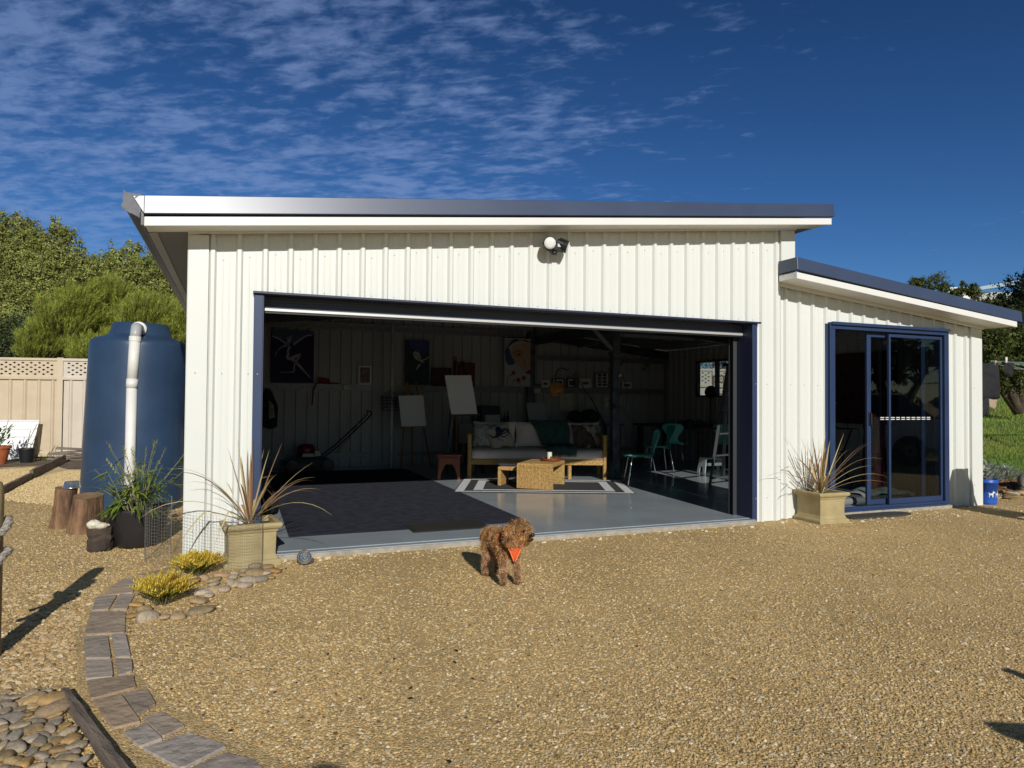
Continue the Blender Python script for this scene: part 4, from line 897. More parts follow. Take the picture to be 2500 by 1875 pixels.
planter((1.215, -0.065, G), R(7), 'stone planter with a spiky bronze plant at the left of the doorway', 5, H=0.33, hw=0.172, L0=0.78, n=34)
planter((7.07, -0.16, G), R(-2), 'stone planter with a spiky bronze plant left of the sliding glass door', 9, H=0.33, hw=0.165, L0=0.76, n=36)

# ================================================================== BLACK POT, STUMPS, WIRE, SHRUBS
bp_ = thing('plant_pot', (0.32, 0.93, G), 'big black pot of leafy bamboo-like plant in front of the tank', 'potted plant')
potm = mat('black_glaze', (0.022, 0.020, 0.022), 0.42, col2=(0.075, 0.06, 0.055), vscale=24, vstretch=(0.6, 0.6, 7), lo=0.60, hi=0.74)
MB().lathe([(0.165, 0), (0.19, 0.04), (0.225, 0.17), (0.243, 0.30), (0.252, 0.325), (0.248, 0.338), (0.232, 0.335), (0.225, 0.30), (0.22, 0.26)], 40, c=(0.32, 0.93, G)).build('pot', potm, bp_, smooth=True)
MB().lathe([(0.222, 0.0), (0.001, 0.02)], 24, c=(0.32, 0.93, G+0.27), cap=False).build('soil', soilp, bp_)
fo = MB(); sm_ = MB(); rr = random.Random(12)
gc = [(1.4, 1.5, 0.7), (1.9, 1.85, 0.9), (0.9, 1.1, 0.6), (2.6, 2.1, 1.2), (1.2, 1.35, 0.7)]
for k in range(34):
    a = rr.uniform(0, 2*PI); r0 = rr.uniform(0, 0.13); lean = rr.uniform(0.05, 0.32); h = rr.uniform(0.18, 0.5)
    b0 = Vector((0.32+r0*math.cos(a), 0.93+r0*math.sin(a), G+0.28)); b1 = b0+Vector((lean*math.cos(a), lean*math.sin(a), h))
    mid = b0.lerp(b1, 0.5)+Vector((0, 0, 0.04)); sm_.tube([b0, mid, b1], [0.004, 0.0035, 0.002], 5)
    for q in range(rr.randint(4, 7)):
        t = rr.uniform(0.25, 1.0); p = (b0.lerp(mid, t*2) if t < 0.5 else mid.lerp(b1, t*2-1)); a2 = a+rr.uniform(-1.5, 1.5)
        leaf_shape(fo, p, (math.cos(a2), math.sin(a2), rr.uniform(-0.5, 0.6)), rr.uniform(0.10, 0.19), rr.uniform(0.024, 0.042), rr.uniform(0.3, 1.1), col=rr.choice(gc), nseg=4)
for k in range(16):
    a = rr.uniform(0, 2*PI); r0 = rr.uniform(0.17, 0.24)
    for q in range(4):
        a2 = a+rr.uniform(-0.6, 0.6); leaf_shape(fo, (0.32+r0*math.cos(a), 0.93+r0*math.sin(a), G+rr.uniform(0.30, 0.38)), (math.cos(a2), math.sin(a2), rr.uniform(-0.1, 0.35)), rr.uniform(0.12, 0.19), 0.03, 1.3, col=rr.choice(gc), nseg=4)
seed_c = [(3.2, 2.0, 1.3), (2.6, 1.7, 1.1)]
for k in range(13):
    a = rr.uniform(-0.6, 2.4); b0 = Vector((0.34, 0.93, G+0.30)); b1 = b0+Vector((rr.uniform(-0.28, 0.26), rr.uniform(-0.1, 0.12), rr.uniform(0.36, 0.62)))
    sm_.tube([b0, b0.lerp(b1, 0.5)+Vector((0, 0, 0.05)), b1], [0.003, 0.0025, 0.0015], 5)
    dv = (b1-b0).normalized()
    for q in range(10):
        p = b1-dv*q*0.016; s_ = (-1)**q; leaf_shape(fo, p, dv+Vector((s_*0.5, rr.uniform(-.3, .3), 0.1)), rr.uniform(0.025, 0.045), 0.015, 0.2, col=rr.choice(seed_c), nseg=2)
for k in range(20):
    a = rr.uniform(0, 2*PI); leaf_shape(fo, (0.32+0.15*math.cos(a), 0.93+0.12*math.sin(a), G+rr.uniform(0.35, 0.62)), (math.cos(a), math.sin(a), -0.2), rr.uniform(0.07, 0.14), 0.018, 0.9, col=(2.7, 1.9, 1.2), nseg=3)
fo.build('foliage', leaf_m, bp_); sm_.build('stems', mat('bamboo_stem', (0.20, 0.20, 0.08), 0.55), bp_)

bark = mat('stump_bark', (0.29, 0.165, 0.085), 0.85, col2=(0.09, 0.048, 0.028), vscale=4.5, vdet=10, bump=1.0, bscale=14, vstretch=(2.2, 2.2, 0.6))
cutw = mat('cut_wood', (0.36, 0.22, 0.11), 0.8, col2=(0.22, 0.12, 0.06), vscale=6, bump=0.3, bscale=30)
def stump(c, r, h, label, seed, lean=(0, 0)):
    t = thing('tree_stump', c, label, 'stump', 'sawn tree stumps by the tank'); rnd = random.Random(seed); n = 30; ph = [rnd.uniform(0, 6.28) for _ in range(4)]
    lob = lambda a: 1+0.08*math.sin(2*a+ph[0])+0.06*math.sin(3*a+ph[1])+0.03*math.sin(7*a+ph[2])
    V_ = []; lv = [0, 0.06, 0.3, 0.6, 0.85, 1.0]
    for z in lv:
        for j in range(n):
            a = 2*PI*j/n; q = r*lob(a)*(1.16-0.2*z+0.04*math.sin(5*z+ph[3]+2*a)); V_.append((q*math.cos(a)+lean[0]*z, q*math.sin(a)+lean[1]*z, h*z+(0.015*math.sin(a+ph[0]) if z == 1 else 0)))
    F_ = [(i*n+j, i*n+(j+1) % n, (i+1)*n+(j+1) % n, (i+1)*n+j) for i in range(len(lv)-1) for j in range(n)]
    MB().add(V_, F_).build('bark', bark, t, world=False, smooth=True)
    k = (len(lv)-1)*n; V2_ = [Vector(v)*1 for v in V_[k:]]; cc = sum(V2_, Vector())/n
    MB().add([tuple(cc+(v-cc)*0.99+Vector((0, 0, 0.001))) for v in V2_], [tuple(range(n))]).build('cut_face', cutw, t, world=False)
    return t
stump((-0.225, 1.76, G), 0.132, 0.345, 'wider right sawn stump standing in front of the blue tank', 2, (0.02, 0))
stump((-0.475, 2.10, G), 0.098, 0.385, 'narrow left sawn stump with a steel bowl on its top', 6, (0.03, 0))
bw_ = thing('steel_bowl', (-0.40, 2.10, G+0.387), 'upturned shiny metal bowl on the narrow stump', 'bowl')
MB().lathe([(0.085, 0), (0.088, 0.006), (0.078, 0.008), (0.068, 0.06), (0.06, 0.066), (0.0, 0.068)], 28).build('bowl', mat('bowl_steel', (0.66, 0.67, 0.68), 0.25, metal=0.9), bw_, world=False, smooth=True)
dkw = mat('dark_log', (0.075, 0.055, 0.042), 0.9, col2=(0.035, 0.026, 0.02), vscale=6, bump=0.9, bscale=14)
lb = MB(); rnd = random.Random(8); n = 7; Vb = []
for i in range(n+1):
    for j in range(10):
        a = 2*PI*j/10; q = 0.095*(1+rnd.uniform(-0.10, 0.10)); Vb.append((math.copysign(abs(math.cos(a))**0.6, math.cos(a))*q, math.copysign(abs(math.sin(a))**0.6, math.sin(a))*q, 0.20*i/n+rnd.uniform(-.004, .004)))
lb.add(Vb, [(i*10+j, i*10+(j+1) % 10, (i+1)*10+(j+1) % 10, (i+1)*10+j) for i in range(n) for j in range(10)]+[tuple(range(10))[::-1], tuple(n*10+j for j in range(10))])
o = lb.build('log_block', dkw); o.location = (0.055, 0.80, G); tag(o, 'short dark log block with a white shell, beside the black pot', 'log')
sh = MB(); rnd = random.Random(5)
sh.ball((-0.03, 0, 0.03), (0.055, 0.05, 0.038), 14, 8, 0.07); sh.ball((0.025, -0.02, 0.02), (0.05, 0.035, 0.028), 12, 8, 0.08)
for k in range(3): sh.ball((0.04+0.010*k, -0.035+0.018*k, 0.018), (0.028, 0.011, 0.013), 10, 6, 0.05)
o = sh.build('shell', mat('shell_white', (0.76, 0.72, 0.60), 0.6, col2=(0.62, 0.56, 0.44), vscale=12)); o.location = (0.045, 0.74, G+0.20); tag(o, 'white weathered shell lying on the dark log block', 'shell')

# wire mesh sheet curled in front of the corner and planter
wm = thing('wire_mesh', (0.9, 0.05, G), 'loose curl of grey wire mesh standing before the shed corner', 'wire mesh')
cp = [(0.62, 0.42), (0.47, 0.33), (0.46, 0.18), (0.60, 0.02), (0.80, -0.16), (0.98, -0.30), (1.12, -0.40), (1.25, -0.38), (1.31, -0.27), (1.26, -0.18), (1.16, -0.17), (1.06, -0.24)]
def catmull(P, n):
    P = [Vector((*p, 0)) for p in P]; out_ = []
    Q = [P[0]]+P+[P[-1]]
    for i in range(1, len(Q)-2):
        for k in range(n):
            t = k/n; a, b_, c_, d_ = Q[i-1], Q[i], Q[i+1], Q[i+2]
            out_.append(0.5*((2*b_)+(c_-a)*t+(2*a-5*b_+4*c_-d_)*t*t+(3*b_-a-3*c_+d_)*t**3))
    out_.append(P[-1]); return out_
cv = catmull(cp, 10); ln = [0]
for a, b_ in zip(cv, cv[1:]): ln.append(ln[-1]+(b_-a).length)
def at_len(s):
    for i in range(len(ln)-1):
        if ln[i] <= s <= ln[i+1]: return cv[i].lerp(cv[i+1], (s-ln[i])/max(1e-9, ln[i+1]-ln[i]))
    return cv[-1]
wires = MB(); tot = ln[-1]; hh = lambda s: 0.47-0.10*(s/tot); wr = 0.0008; rnd = random.Random(2)
for k in range(int(tot/0.026)+1):
    s = k*0.026; p = at_len(s); j = Vector((rnd.uniform(-.006, .006), rnd.uniform(-.006, .006), 0))*(s/tot)
    wires.tube([(p.x, p.y, G+0.005), (p.x+j.x, p.y+j.y, G+hh(s)/2), (p.x+j.x*1.5, p.y+j.y*1.5, G+hh(s))], wr, 4, cap=False)
for k in range(18):
    t = k/17; pts_ = []
    for q in range(75):
        s = tot*q/74; p = at_len(s); pts_.append((p.x, p.y, G+0.005+hh(s)*t+0.004*math.sin(q*0.9+k)*(s/tot)))
    wires.tube(pts_, wr, 4, cap=False)
tag(wires.build('wires', mat('wire', (0.30, 0.30, 0.28), 0.45, metal=0.6), wm), kind='stuff')
MB().tube([(at_len(0.0).x, at_len(0.0).y, G), (at_len(0.0).x, at_len(0.0).y, G+0.48)], 0.004, 6).build('end_rod', galv, wm)

def heath(loc, r, h, label, seed, hue=0):
    t = thing('heath_shrub', loc, label, 'shrub', 'yellow flowering heath shrubs'); rnd = random.Random(seed); mbx = MB(); stx = MB()
    yel = [(0.86, 0.62, 0.05), (0.94, 0.72, 0.09), (0.70, 0.58, 0.07), (0.95, 0.78, 0.18)]; grn = [(0.24, 0.33, 0.05), (0.17, 0.26, 0.04), (0.34, 0.40, 0.07)]
    for k in range(210):
        a = rnd.uniform(0, 2*PI); ph = rnd.uniform(0.03, 1)**0.6; lean = ph*r; L_ = h*rnd.uniform(0.7, 1.1)*(1-0.35*ph)
        b0 = Vector((rnd.gauss(0, r*0.12), rnd.gauss(0, r*0.12), 0.0)); b1 = b0+Vector((lean*math.cos(a), lean*math.sin(a), L_)); stx.tube([b0, b0.lerp(b1, 0.5)+Vector((0, 0, 0.015)), b1], [0.002, 0.0016, 0.001], 3, cap=False)
        n = 34
        for q in range(n):
            u = 0.25+0.75*q/n; p = b0.lerp(b1, u)+Vector((0, 0, 0.03*math.sin(PI*u)*0.5)); az = q*2.4; dv = (b1-b0).normalized()
            d = Vector((math.cos(az), math.sin(az), 0.35))+dv*0.7
            top = u > 0.55+rnd.uniform(-0.15, 0.15)
            leaf_shape(mbx, p, d, rnd.uniform(0.014, 0.026), 0.0095, 0.1, col=rnd.choice(yel if top else grn), nseg=1)
    mbx.build('foliage', mat('heath_leaf', (1, 1, 1), 0.6, attr=True, trans=0.4), t, world=False); stx.build('stems', mat('heath_stem', (0.13, 0.11, 0.05), 0.7), t, world=False); return t
heath((0.69, -1.06, G), 0.185, 0.215, 'bright yellow heath shrub nearest the camera beside the paved path', 3)
heath((0.86, -0.36, G), 0.19, 0.18, 'yellow green heath shrub behind the nearer one against the wire mesh', 4)

# solar spotlight shaped like a rock
sp_ = thing('solar_light', (1.615, -0.30, G), 'small rock shaped solar spotlight at the slab edge', 'garden light')
MB().ball((0, 0.02, 0.05), (0.055, 0.055, 0.06), 14, 9, 0.05).ball((0.03, 0.03, 0.02), (0.05, 0.05, 0.03), 10, 6, 0.06).build('body', mat('rock_resin', (0.13, 0.13, 0.13), 0.8, col2=(0.08, 0.08, 0.08), vscale=20, bump=0.4, bscale=40), sp_, world=False, smooth=True)
q = Vector((-0.1, -0.9, 0.42)).to_track_quat('Z', 'Y').to_euler()
o = MB().lathe([(0.052, -0.03), (0.054, 0.012), (0.046, 0.012), (0.042, 0.006)], 24, cap=False).build('rim', black_plastic, sp_, world=False, smooth=False); o.location = (0, -0.03, 0.06); o.rotation_euler = q
o = MB().lathe([(0.044, 0.0), (0.038, 0.006), (0.03, 0.002), (0.02, 0.007), (0.01, 0.003), (0.001, 0.006)], 24).build('reflector', mat('reflector', (0.75, 0.75, 0.76), 0.15, metal=0.9), sp_, world=False, smooth=False); o.location = (0, -0.035, 0.063); o.rotation_euler = q

# bollard with rope
bo = thing('bollard', (-0.024, -1.78, G), 'round timber post wrapped with thick rope at the left edge', 'bollard')
MB().lathe([(0.052, 0), (0.052, 0.8), (0.050, 0.845), (0.043, 0.868), (0.03, 0.878), (0.0, 0.88)], 24).build('post', mat('treated_pine', (0.33, 0.25, 0.13), 0.7, col2=(0.22, 0.16, 0.085), vscale=3, vstretch=(6, 6, 0.5), bump=0.2, bscale=20), bo, world=False, smooth=True)
rope_m = mat('rope', (0.42, 0.38, 0.33), 0.95, col2=(0.30, 0.27, 0.23), vscale=30, bump=0.8, bscale=60)
def rope(pts_, r_=0.017):
    mbx = MB(); P = [Vector(p) for p in pts_]; N_ = 60
    def ev(t):
        s = t*(len(P)-1); i = min(int(s), len(P)-2); f = s-i; f = f*f*(3-2*f)*0.5+f*0.5; return P[i].lerp(P[i+1], f)
    for st_ in range(3):
        pp_ = []
        for k in range(N_+1):
            t = k/N_; p = ev(t); d = (ev(min(1, t+0.02))-ev(max(0, t-0.02))).normalized(); u = d.orthogonal().normalized(); v = d.cross(u); a = 2*PI*st_/3+t*22
            pp_.append(p+(u*math.cos(a)+v*math.sin(a))*r_*0.55)
        mbx.tube(pp_, r_*0.62, 6)
    return mbx
rp1 = [(0.075*math.cos(a), 0.075*math.sin(a), 0.66+0.09*math.sin(a*0.5)) for a in [x*0.5-3.4 for x in range(9)]]
rope(rp1+[(0.02, -0.085, 0.55), (-0.1, -0.07, 0.42)]).build('rope', rope_m, bo, world=False, smooth=True)
rp2 = [(-0.1, -0.07, 0.33), (0.0, -0.085, 0.42), (0.06, -0.06, 0.50), (0.078, 0.0, 0.53), (0.04, 0.07, 0.52), (-0.06, 0.06, 0.50)]
rope(rp2).build('rope', rope_m, bo, world=False, smooth=True)

# ================================================================== DOOR MAT, OUTDOOR MATS
mt = thing('door_mat', (3.13, 0.86, 0.0), 'black ribbed rubber doormat on the blue grey threshold', 'mat')
rub = mat('rubber', (0.022, 0.022, 0.02), 0.7)
MB().box(2.655, 3.42, 0.39, 0.88, 0.0052, 0.0085).build('base', rub, mt, bevel=0.002)
rib = MB()
for k in range(46):
    x = 2.70+k*0.0152; rib.box(x, x+0.007, 0.43, 0.84, 0.0086, 0.0125)
tag(rib.build('ribs', mat('mat_ribs', (0.045, 0.042, 0.035), 0.85), mt), kind='stuff')
MB().box(2.655, 3.42, 0.39, 0.425, 0.0086, 0.011).build('border', rub, mt)
MB().box(2.655, 3.42, 0.845, 0.88, 0.0086, 0.011).build('border', rub, mt)
om = MB(); pl_ = []
for i in range(25):
    a = PI*2*i/24; pl_.append((7.93+0.47*math.copysign(abs(math.cos(a))**0.45, math.cos(a)), -0.155+0.115*math.copysign(abs(math.sin(a))**0.6, math.sin(a))))
om.prism(pl_[:-1], G+0.004, G+0.022)
tag(om.build('outdoor_mat', mat('grey_mat', (0.075, 0.072, 0.068), 0.95, col2=(0.045, 0.043, 0.04), vscale=60, bump=0.6, bscale=120), bevel=0.004), 'grey outdoor mat on the gravel below the sliding glass door', 'mat')
rugm = mat('carpet_black', srgb(66, 68, 80), 0.95, col2=srgb(50, 52, 61), vscale=9, vdet=10, bump=0.5, bscale=160, spec=0.1)
tag(MB().prism([(1.56, 0.565), (3.905, 0.572), (3.92, 6.18), (1.60, 6.2)], 0.001, 0.005).build('carpet', rugm), 'large dark blue black carpet on the left half of the floor', 'carpet')

# ================================================================== RIGHT SIDE YARD
grass_m = mat('lawn', (0.17, 0.25, 0.045), 0.9, col2=(0.25, 0.25, 0.07), vscale=0.9, vdet=10, bump=0.8, bscale=30)
def W2(a, b): return CAM.x+a*fw2.x+b*rt2.x, CAM.y+a*fw2.y+b*rt2.y
hts = [(10.9, -0.20), (11.6, -0.04), (13, 0.03), (16, 0.28), (20, 0.72), (25, 1.35), (30, 3.0), (35, 5.0), (40, 6.75), (46, 7.9), (55, 8.9), (70, 9.6), (120, 10)]
def hz(a):
    for (a0, h0), (a1, h1) in zip(hts, hts[1:]):
        if a0 <= a <= a1: t = (a-a0)/(a1-a0); return h0+(h1-h0)*t
    return hts[-1][1]
mbx = MB(); A = [10.9, 11.2, 11.6, 12, 12.5, 13, 14, 15, 16, 18, 20, 22, 25, 27, 30, 32, 35, 37, 40, 43, 46, 50, 55, 62, 70, 90, 120]; Bs = [0.42+0.05*i for i in range(24)]
rg = random.Random(3); V_ = []
for a in A:
    for s_ in Bs:
        x, y = W2(a, a*s_); V_.append((x, y, hz(a)*min(1, max(0.0, (s_-0.42)/0.12)) - (0.2 if s_ < 0.5 else 0)+(rg.uniform(-0.02, 0.02)*(a-10)*0.15 if a > 13 else 0)))
n = len(Bs); mbx.add(V_, [(j*n+i, j*n+i+1, (j+1)*n+i+1, (j+1)*n+i) for j in range(len(A)-1) for i in range(n-1)])
tag(mbx.build('lawn', grass_m, smooth=True), kind='structure')
# blades standing on the visible part of the lawn
gv, gf, gcl = [], [], []
rg = np.random.default_rng(4); N_ = 42000
aa = 11.3+ (rg.random(N_)**1.6)*14; ss = 0.60+rg.random(N_)*0.26
th = rg.random(N_)*2*PI; hgt = (0.03+0.05*rg.random(N_))*(1+0.03*(aa-11))
xx = CAM.x+aa*fw2.x+aa*ss*rt2.x; yy = CAM.y+aa*fw2.y+aa*ss*rt2.y; zz = np.array([hz(a) for a in aa])
dx, dy = np.cos(th)*0.006*(aa/10), np.sin(th)*0.006*(aa/10); lx, ly = rg.normal(0, 0.025, N_), rg.normal(0, 0.025, N_)
Vg = np.stack([np.stack([xx-dx, yy-dy, zz-0.01], 1), np.stack([xx+dx, yy+dy, zz-0.01], 1), np.stack([xx+lx, yy+ly, zz+hgt], 1)], 1).reshape(-1, 3)
patch = 0.5+0.5*np.sin(xx*1.3+2*np.sin(yy*0.9))*np.sin(yy*1.7)
cg = np.stack([0.17+0.13*patch, 0.29+0.07*patch, 0.045+0.02*patch], 1)*(0.7+0.6*rg.random((N_, 1)))
tag(quads_mesh('grass', Vg, np.arange(N_*3).reshape(-1, 3), mat('grass_blade', (1, 1, 1), 0.6, attr=True, trans=0.3), cols=cg), kind='stuff')
# taller grass on the hillside behind the wing roof
N_ = 9000; aa = 33+rg.random(N_)*9; ss = 0.58+rg.random(N_)*0.2; th = rg.random(N_)*2*PI; hgt = 0.25+0.3*rg.random(N_)
xx = CAM.x+aa*fw2.x+aa*ss*rt2.x; yy = CAM.y+aa*fw2.y+aa*ss*rt2.y; zz = np.array([hz(a) for a in aa]); dx, dy = np.cos(th)*0.06, np.sin(th)*0.06
Vg = np.stack([np.stack([xx-dx, yy-dy, zz-0.05], 1), np.stack([xx+dx, yy+dy, zz-0.05], 1), np.stack([xx+rg.normal(0, .1, N_), yy+rg.normal(0, .1, N_), zz+hgt], 1)], 1).reshape(-1, 3)
cg = np.stack([np.full(N_, 0.14), np.full(N_, 0.23), np.full(N_, 0.035)], 1)*(0.6+0.8*rg.random((N_, 1)))
tag(quads_mesh('hillside_grass', Vg, np.arange(N_*3).reshape(-1, 3), MATS['grass_blade'], cols=cg), kind='stuff')
mulch = mat('mulch', (0.17, 0.095, 0.05), 0.95, col2=(0.08, 0.045, 0.025), vscale=14, bump=0.9, bscale=50)
blob_patch('mulch_bed', [(10.6, 0.45), (11.6, 0.55), (12.6, 0.95), (14.4, 1.9), (14.0, 2.5), (12.6, 2.0), (11.2, 1.5)], mulch, G+0.03, 6, 0.06)
chip_m = pebble_mat('bark_chip', [(0.06, 0.03, 0.015), (0.20, 0.11, 0.055), (0.36, 0.21, 0.10)], [0, 0.5, 1])
o = pebble_gn('bark_chips', [(10.7, 0.5, G+0.032), (12.6, 1.0, G+0.032), (14.2, 1.9, G+0.032), (13.9, 2.4, G+0.032), (12.5, 1.9, G+0.032), (11.2, 1.4, G+0.032)], [(0, 1, 4, 5), (1, 2, 3, 4)], [700]*6, 1, 0.012, 0.045, chip_m, 51, flat=0.3); tag(o, kind='stuff')
bs = thing('stone_edging', (11.0, 0.4, G), 'pile of flat stones edging the mulch bed at the far right', 'stone edging'); r5 = random.Random(9)
for k in range(26):
    t = k/25; stone(bs, 10.65+1.5*t+r5.uniform(-.1, .1), 0.36+0.28*t+r5.uniform(-0.14, 0.14), G+0.02+0.05*r5.random(), r5.uniform(0.05, 0.10), r5, 0.3)
dl = MB(); dl.tube([(11.75, 0.62, G+0.10), (12.0, 0.78, G+0.13), (12.3, 0.95, G+0.14), (12.65, 1.12, G+0.10)], [0.03, 0.075, 0.085, 0.06], 10)
tag(dl.build('driftwood', mat('driftwood_grey', (0.30, 0.26, 0.21), 0.85, col2=(0.16, 0.13, 0.10), vscale=5, vstretch=(2, 8, 8), bump=0.6, bscale=25), smooth=True), 'grey driftwood log lying on the stones at the right edge', 'driftwood')
bk = thing('bucket', (10.145, 0.09, G), 'blue plastic bucket with a white dog silhouette standing by the shed corner', 'bucket')
bkm = mat('bucket_blue', srgb(36, 84, 178), 0.4, col2=srgb(44, 96, 190), vscale=4)
bk.scale = (1, 1, 0.98)
MB().lathe([(0.108, 0.0), (0.113, 0.005), (0.128, 0.28), (0.133, 0.28), (0.134, 0.30), (0.129, 0.305), (0.137, 0.325), (0.133, 0.33), (0.126, 0.33), (0.118, 0.02)], 36, cap=False).build('pail', bkm, bk, world=False, smooth=True)
MB().lathe([(0.126, 0), (0.001, 0.01)], 20, c=(0, 0, 0.29), cap=False).build('soil', soilp, bk, world=False)
dog2 = [(-0.5, 0.0), (-0.42, 0.0), (-0.40, 0.32), (-0.1, 0.32), (-0.05, 0.0), (0.05, 0.0), (0.08, 0.40), (0.16, 0.62), (0.34, 0.60), (0.36, 0.72), (0.16, 0.82), (0.08, 0.98), (0.02, 0.80), (-0.06, 0.60), (-0.38, 0.52), (-0.52, 0.70), (-0.56, 0.66), (-0.46, 0.44)]
for az0, sc0 in ((-1.95, 0.09), (-1.25, 0.085)):
    mbx = MB(); vs = []
    for rr0 in (0.1225, 0.1245):
        for (x, y) in dog2:
            a = az0+x*sc0/0.12; vs.append((rr0*math.cos(a), rr0*math.sin(a), 0.10+y*sc0))
    n = len(dog2); mbx.add(vs, [tuple(range(n, 2*n))]+[(i, (i+1) % n, n+(i+1) % n, n+i) for i in range(n)]); mbx.build('dog_silhouette', white_plastic, bk, world=False)
# silver foliage
silver = mat('silver_leaf', (0.40, 0.44, 0.38), 0.7, attr=True, trans=0.15)
def silver_plant(c, r, h, seed, label, n=120, ll=0.07):
    t = thing('silver_bush', c, label, 'plant', 'silver leaved plants by the lawn'); rnd = random.Random(seed); mbx = MB()
    for k in range(n):
        a = rnd.uniform(0, 6.28); ph = rnd.random()**0.5; z = h*(1-ph*ph*0.8)*rnd.uniform(0.3, 1.0); s_ = rnd.uniform(0.6, 1.15)
        leaf_shape(mbx, (r*ph*math.cos(a), r*ph*math.sin(a), z), (math.cos(a), math.sin(a), rnd.uniform(0.1, 1.3)), ll*rnd.uniform(0.7, 1.4), ll*0.35, 0.4, col=(s_, s_, s_), nseg=2)
    mbx.build('foliage', silver, t, world=False)
    MB().tube([(0, 0, -0.03), (0, 0, h*0.7)], 0.008, 5).build('stem', MATS['twig'], t, world=False)
silver_plant((10.145, 0.09, G+0.28), 0.11, 0.22, 1, 'broad silver leaves growing out of the blue bucket', 40, 0.13)
silver_plant((12.6, 1.75, G), 0.32, 0.36, 2, 'silver bush at the lawn edge nearest the blue bucket', 420)
silver_plant((13.15, 1.75, G), 0.30, 0.30, 3, 'silver bush at the lawn edge further right from the bucket', 380)
# rotary clothes line
cl_ = thing('clothes_line', (18.2, 2.6, 0.2), 'rotary clothes line with a green arm and thin wires', 'clothes line')
MB().tube([(18.2, 2.6, 0.0), (18.2, 2.6, 1.95)], 0.03, 10).build('mast', galv, cl_)
garm = mat('green_arm', srgb(58, 104, 84), 0.5)
for k in range(4):
    a = R(152)+k*PI/2; MB().beam((18.2, 2.6, 1.9), (18.2+2.6*math.cos(a), 2.6+2.6*math.sin(a), 2.13), 0.05, 0.05).build('arm', garm, cl_)
wr_ = mat('line_wire', (0.55, 0.56, 0.55), 0.4, metal=0.4)
for ri, rad in enumerate((2.60, 2.35, 2.05, 1.7)):
    pts_ = []
    for k in range(5):
        a = R(152)+k*PI/2; b0 = Vector((18.2+rad*math.cos(a), 2.6+rad*math.sin(a), 1.94+0.075*rad))
        if k:
            for q in range(1, 6): t = q/6; p = pts_last.lerp(b0, t); p.z -= 0.10*math.sin(PI*t); pts_.append(p)
        pts_.append(b0); pts_last = b0
    MB().tube(pts_, 0.006, 4).build('line', wr_, cl_)
def cloth(P, nu, nv, wob, seed, name, m, label, cat):
    rnd = random.Random(seed); ph = [rnd.uniform(0, 6) for _ in range(4)]; tl, tr, br, bl = map(Vector, P); nrm = (tr-tl).cross(bl-tl).normalized(); vs = []
    for j in range(nv+1):
        for i in range(nu+1):
            u, v = i/nu, j/nv; p = tl.lerp(tr, u).lerp(bl.lerp(br, u), v); p = p+nrm*wob*(math.sin(u*11+ph[0]+v*2)*v+0.6*math.sin(u*5+ph[1]+v*4))
            p.z -= 0.5*wob*math.sin(u*9+ph[2]) if j == nv else 0; vs.append(p)
    o = MB().add(vs, [(j*(nu+1)+i, j*(nu+1)+i+1, (j+1)*(nu+1)+i+1, (j+1)*(nu+1)+i) for j in range(nv) for i in range(nu)]).build(name, m, smooth=True)
    s_ = o.modifiers.new('thick', 'SOLIDIFY'); s_.thickness = 0.008
    return tag(o, label, cat)
blk = mat('black_cloth', (0.014, 0.014, 0.016), 0.9, col2=(0.024, 0.024, 0.027), vscale=8)
cloth([(15.35, 3.92, 2.06), (15.95, 3.70, 2.10), (16.02, 3.69, 1.36), (15.45, 3.92, 1.30)], 14, 10, 0.03, 2, 'hanging_shirt', blk, 'black shirt pegged on the clothes line behind the shed corner', 'clothing')
cloth([(15.60, 3.86, 1.36), (15.80, 3.78, 1.36), (15.80, 3.78, 1.02), (15.66, 3.84, 0.95)], 5, 6, 0.02, 3, 'hanging_sleeve', blk, 'narrow black strap hanging below the black shirt', 'clothing')
cloth([(15.80, 3.80, 1.36), (16.0, 3.72, 1.42), (15.96, 3.74, 1.12), (15.80, 3.80, 1.16)], 6, 6, 0.02, 4, 'hanging_cloth', mat('tan_cloth', (0.42, 0.32, 0.22), 0.9), 'tan cloth showing behind the hanging black shirt', 'clothing')
cloth([(16.08, 3.66, 2.16), (16.30, 3.58, 2.14), (16.26, 3.6, 1.80), (16.10, 3.66, 1.84)], 6, 6, 0.03, 5, 'hanging_sock', blk, 'small black garment pegged under the green arm', 'clothing')
MB0 = MB().box(16.10, 16.16, 3.625, 3.64, 2.10, 2.22); tag(MB0.build('peg', white_plastic, bevel=0.004), 'white peg holding the small black garment', 'peg')
tag(MB().box(15.88, 15.93, 3.70, 3.715, 2.04, 2.15).build('peg', mat('pink_peg', (0.60, 0.28, 0.20), 0.5), bevel=0.004), 'pinkish peg at the top of the black shirt', 'peg')

# white house on the hill, far back
hs_ = thing('house', (53.5, 29, 8.9), 'white low roofed house on the grassy hill behind the wing roof', 'house')
def hbox(x0, y0, x1, y1, dep, z0, z1, name, m):
    a, b_ = Vector((x0, y0, 0)), Vector((x1, y1, 0)); d = (b_-a); nrm = Vector((-d.y, d.x, 0)).normalized()*dep
    MB().add([(*p.xy, z) for z in (z0, z1) for p in (a, b_, b_+nrm, a+nrm)], [(3, 2, 1, 0), (4, 5, 6, 7), (0, 1, 5, 4), (1, 2, 6, 5), (2, 3, 7, 6), (3, 0, 4, 7)]).build(name, m, hs_)
wht = mat('house_white', (0.74, 0.74, 0.72), 0.6)
hbox(50.9, 29.9, 52.9, 29.1, 3, 8.4, 9.95, 'wall', wht); hbox(53.0, 29.4, 57.5, 27.7, 4, 8.3, 9.65, 'wall', mat('house_shade', (0.45, 0.45, 0.43), 0.7))
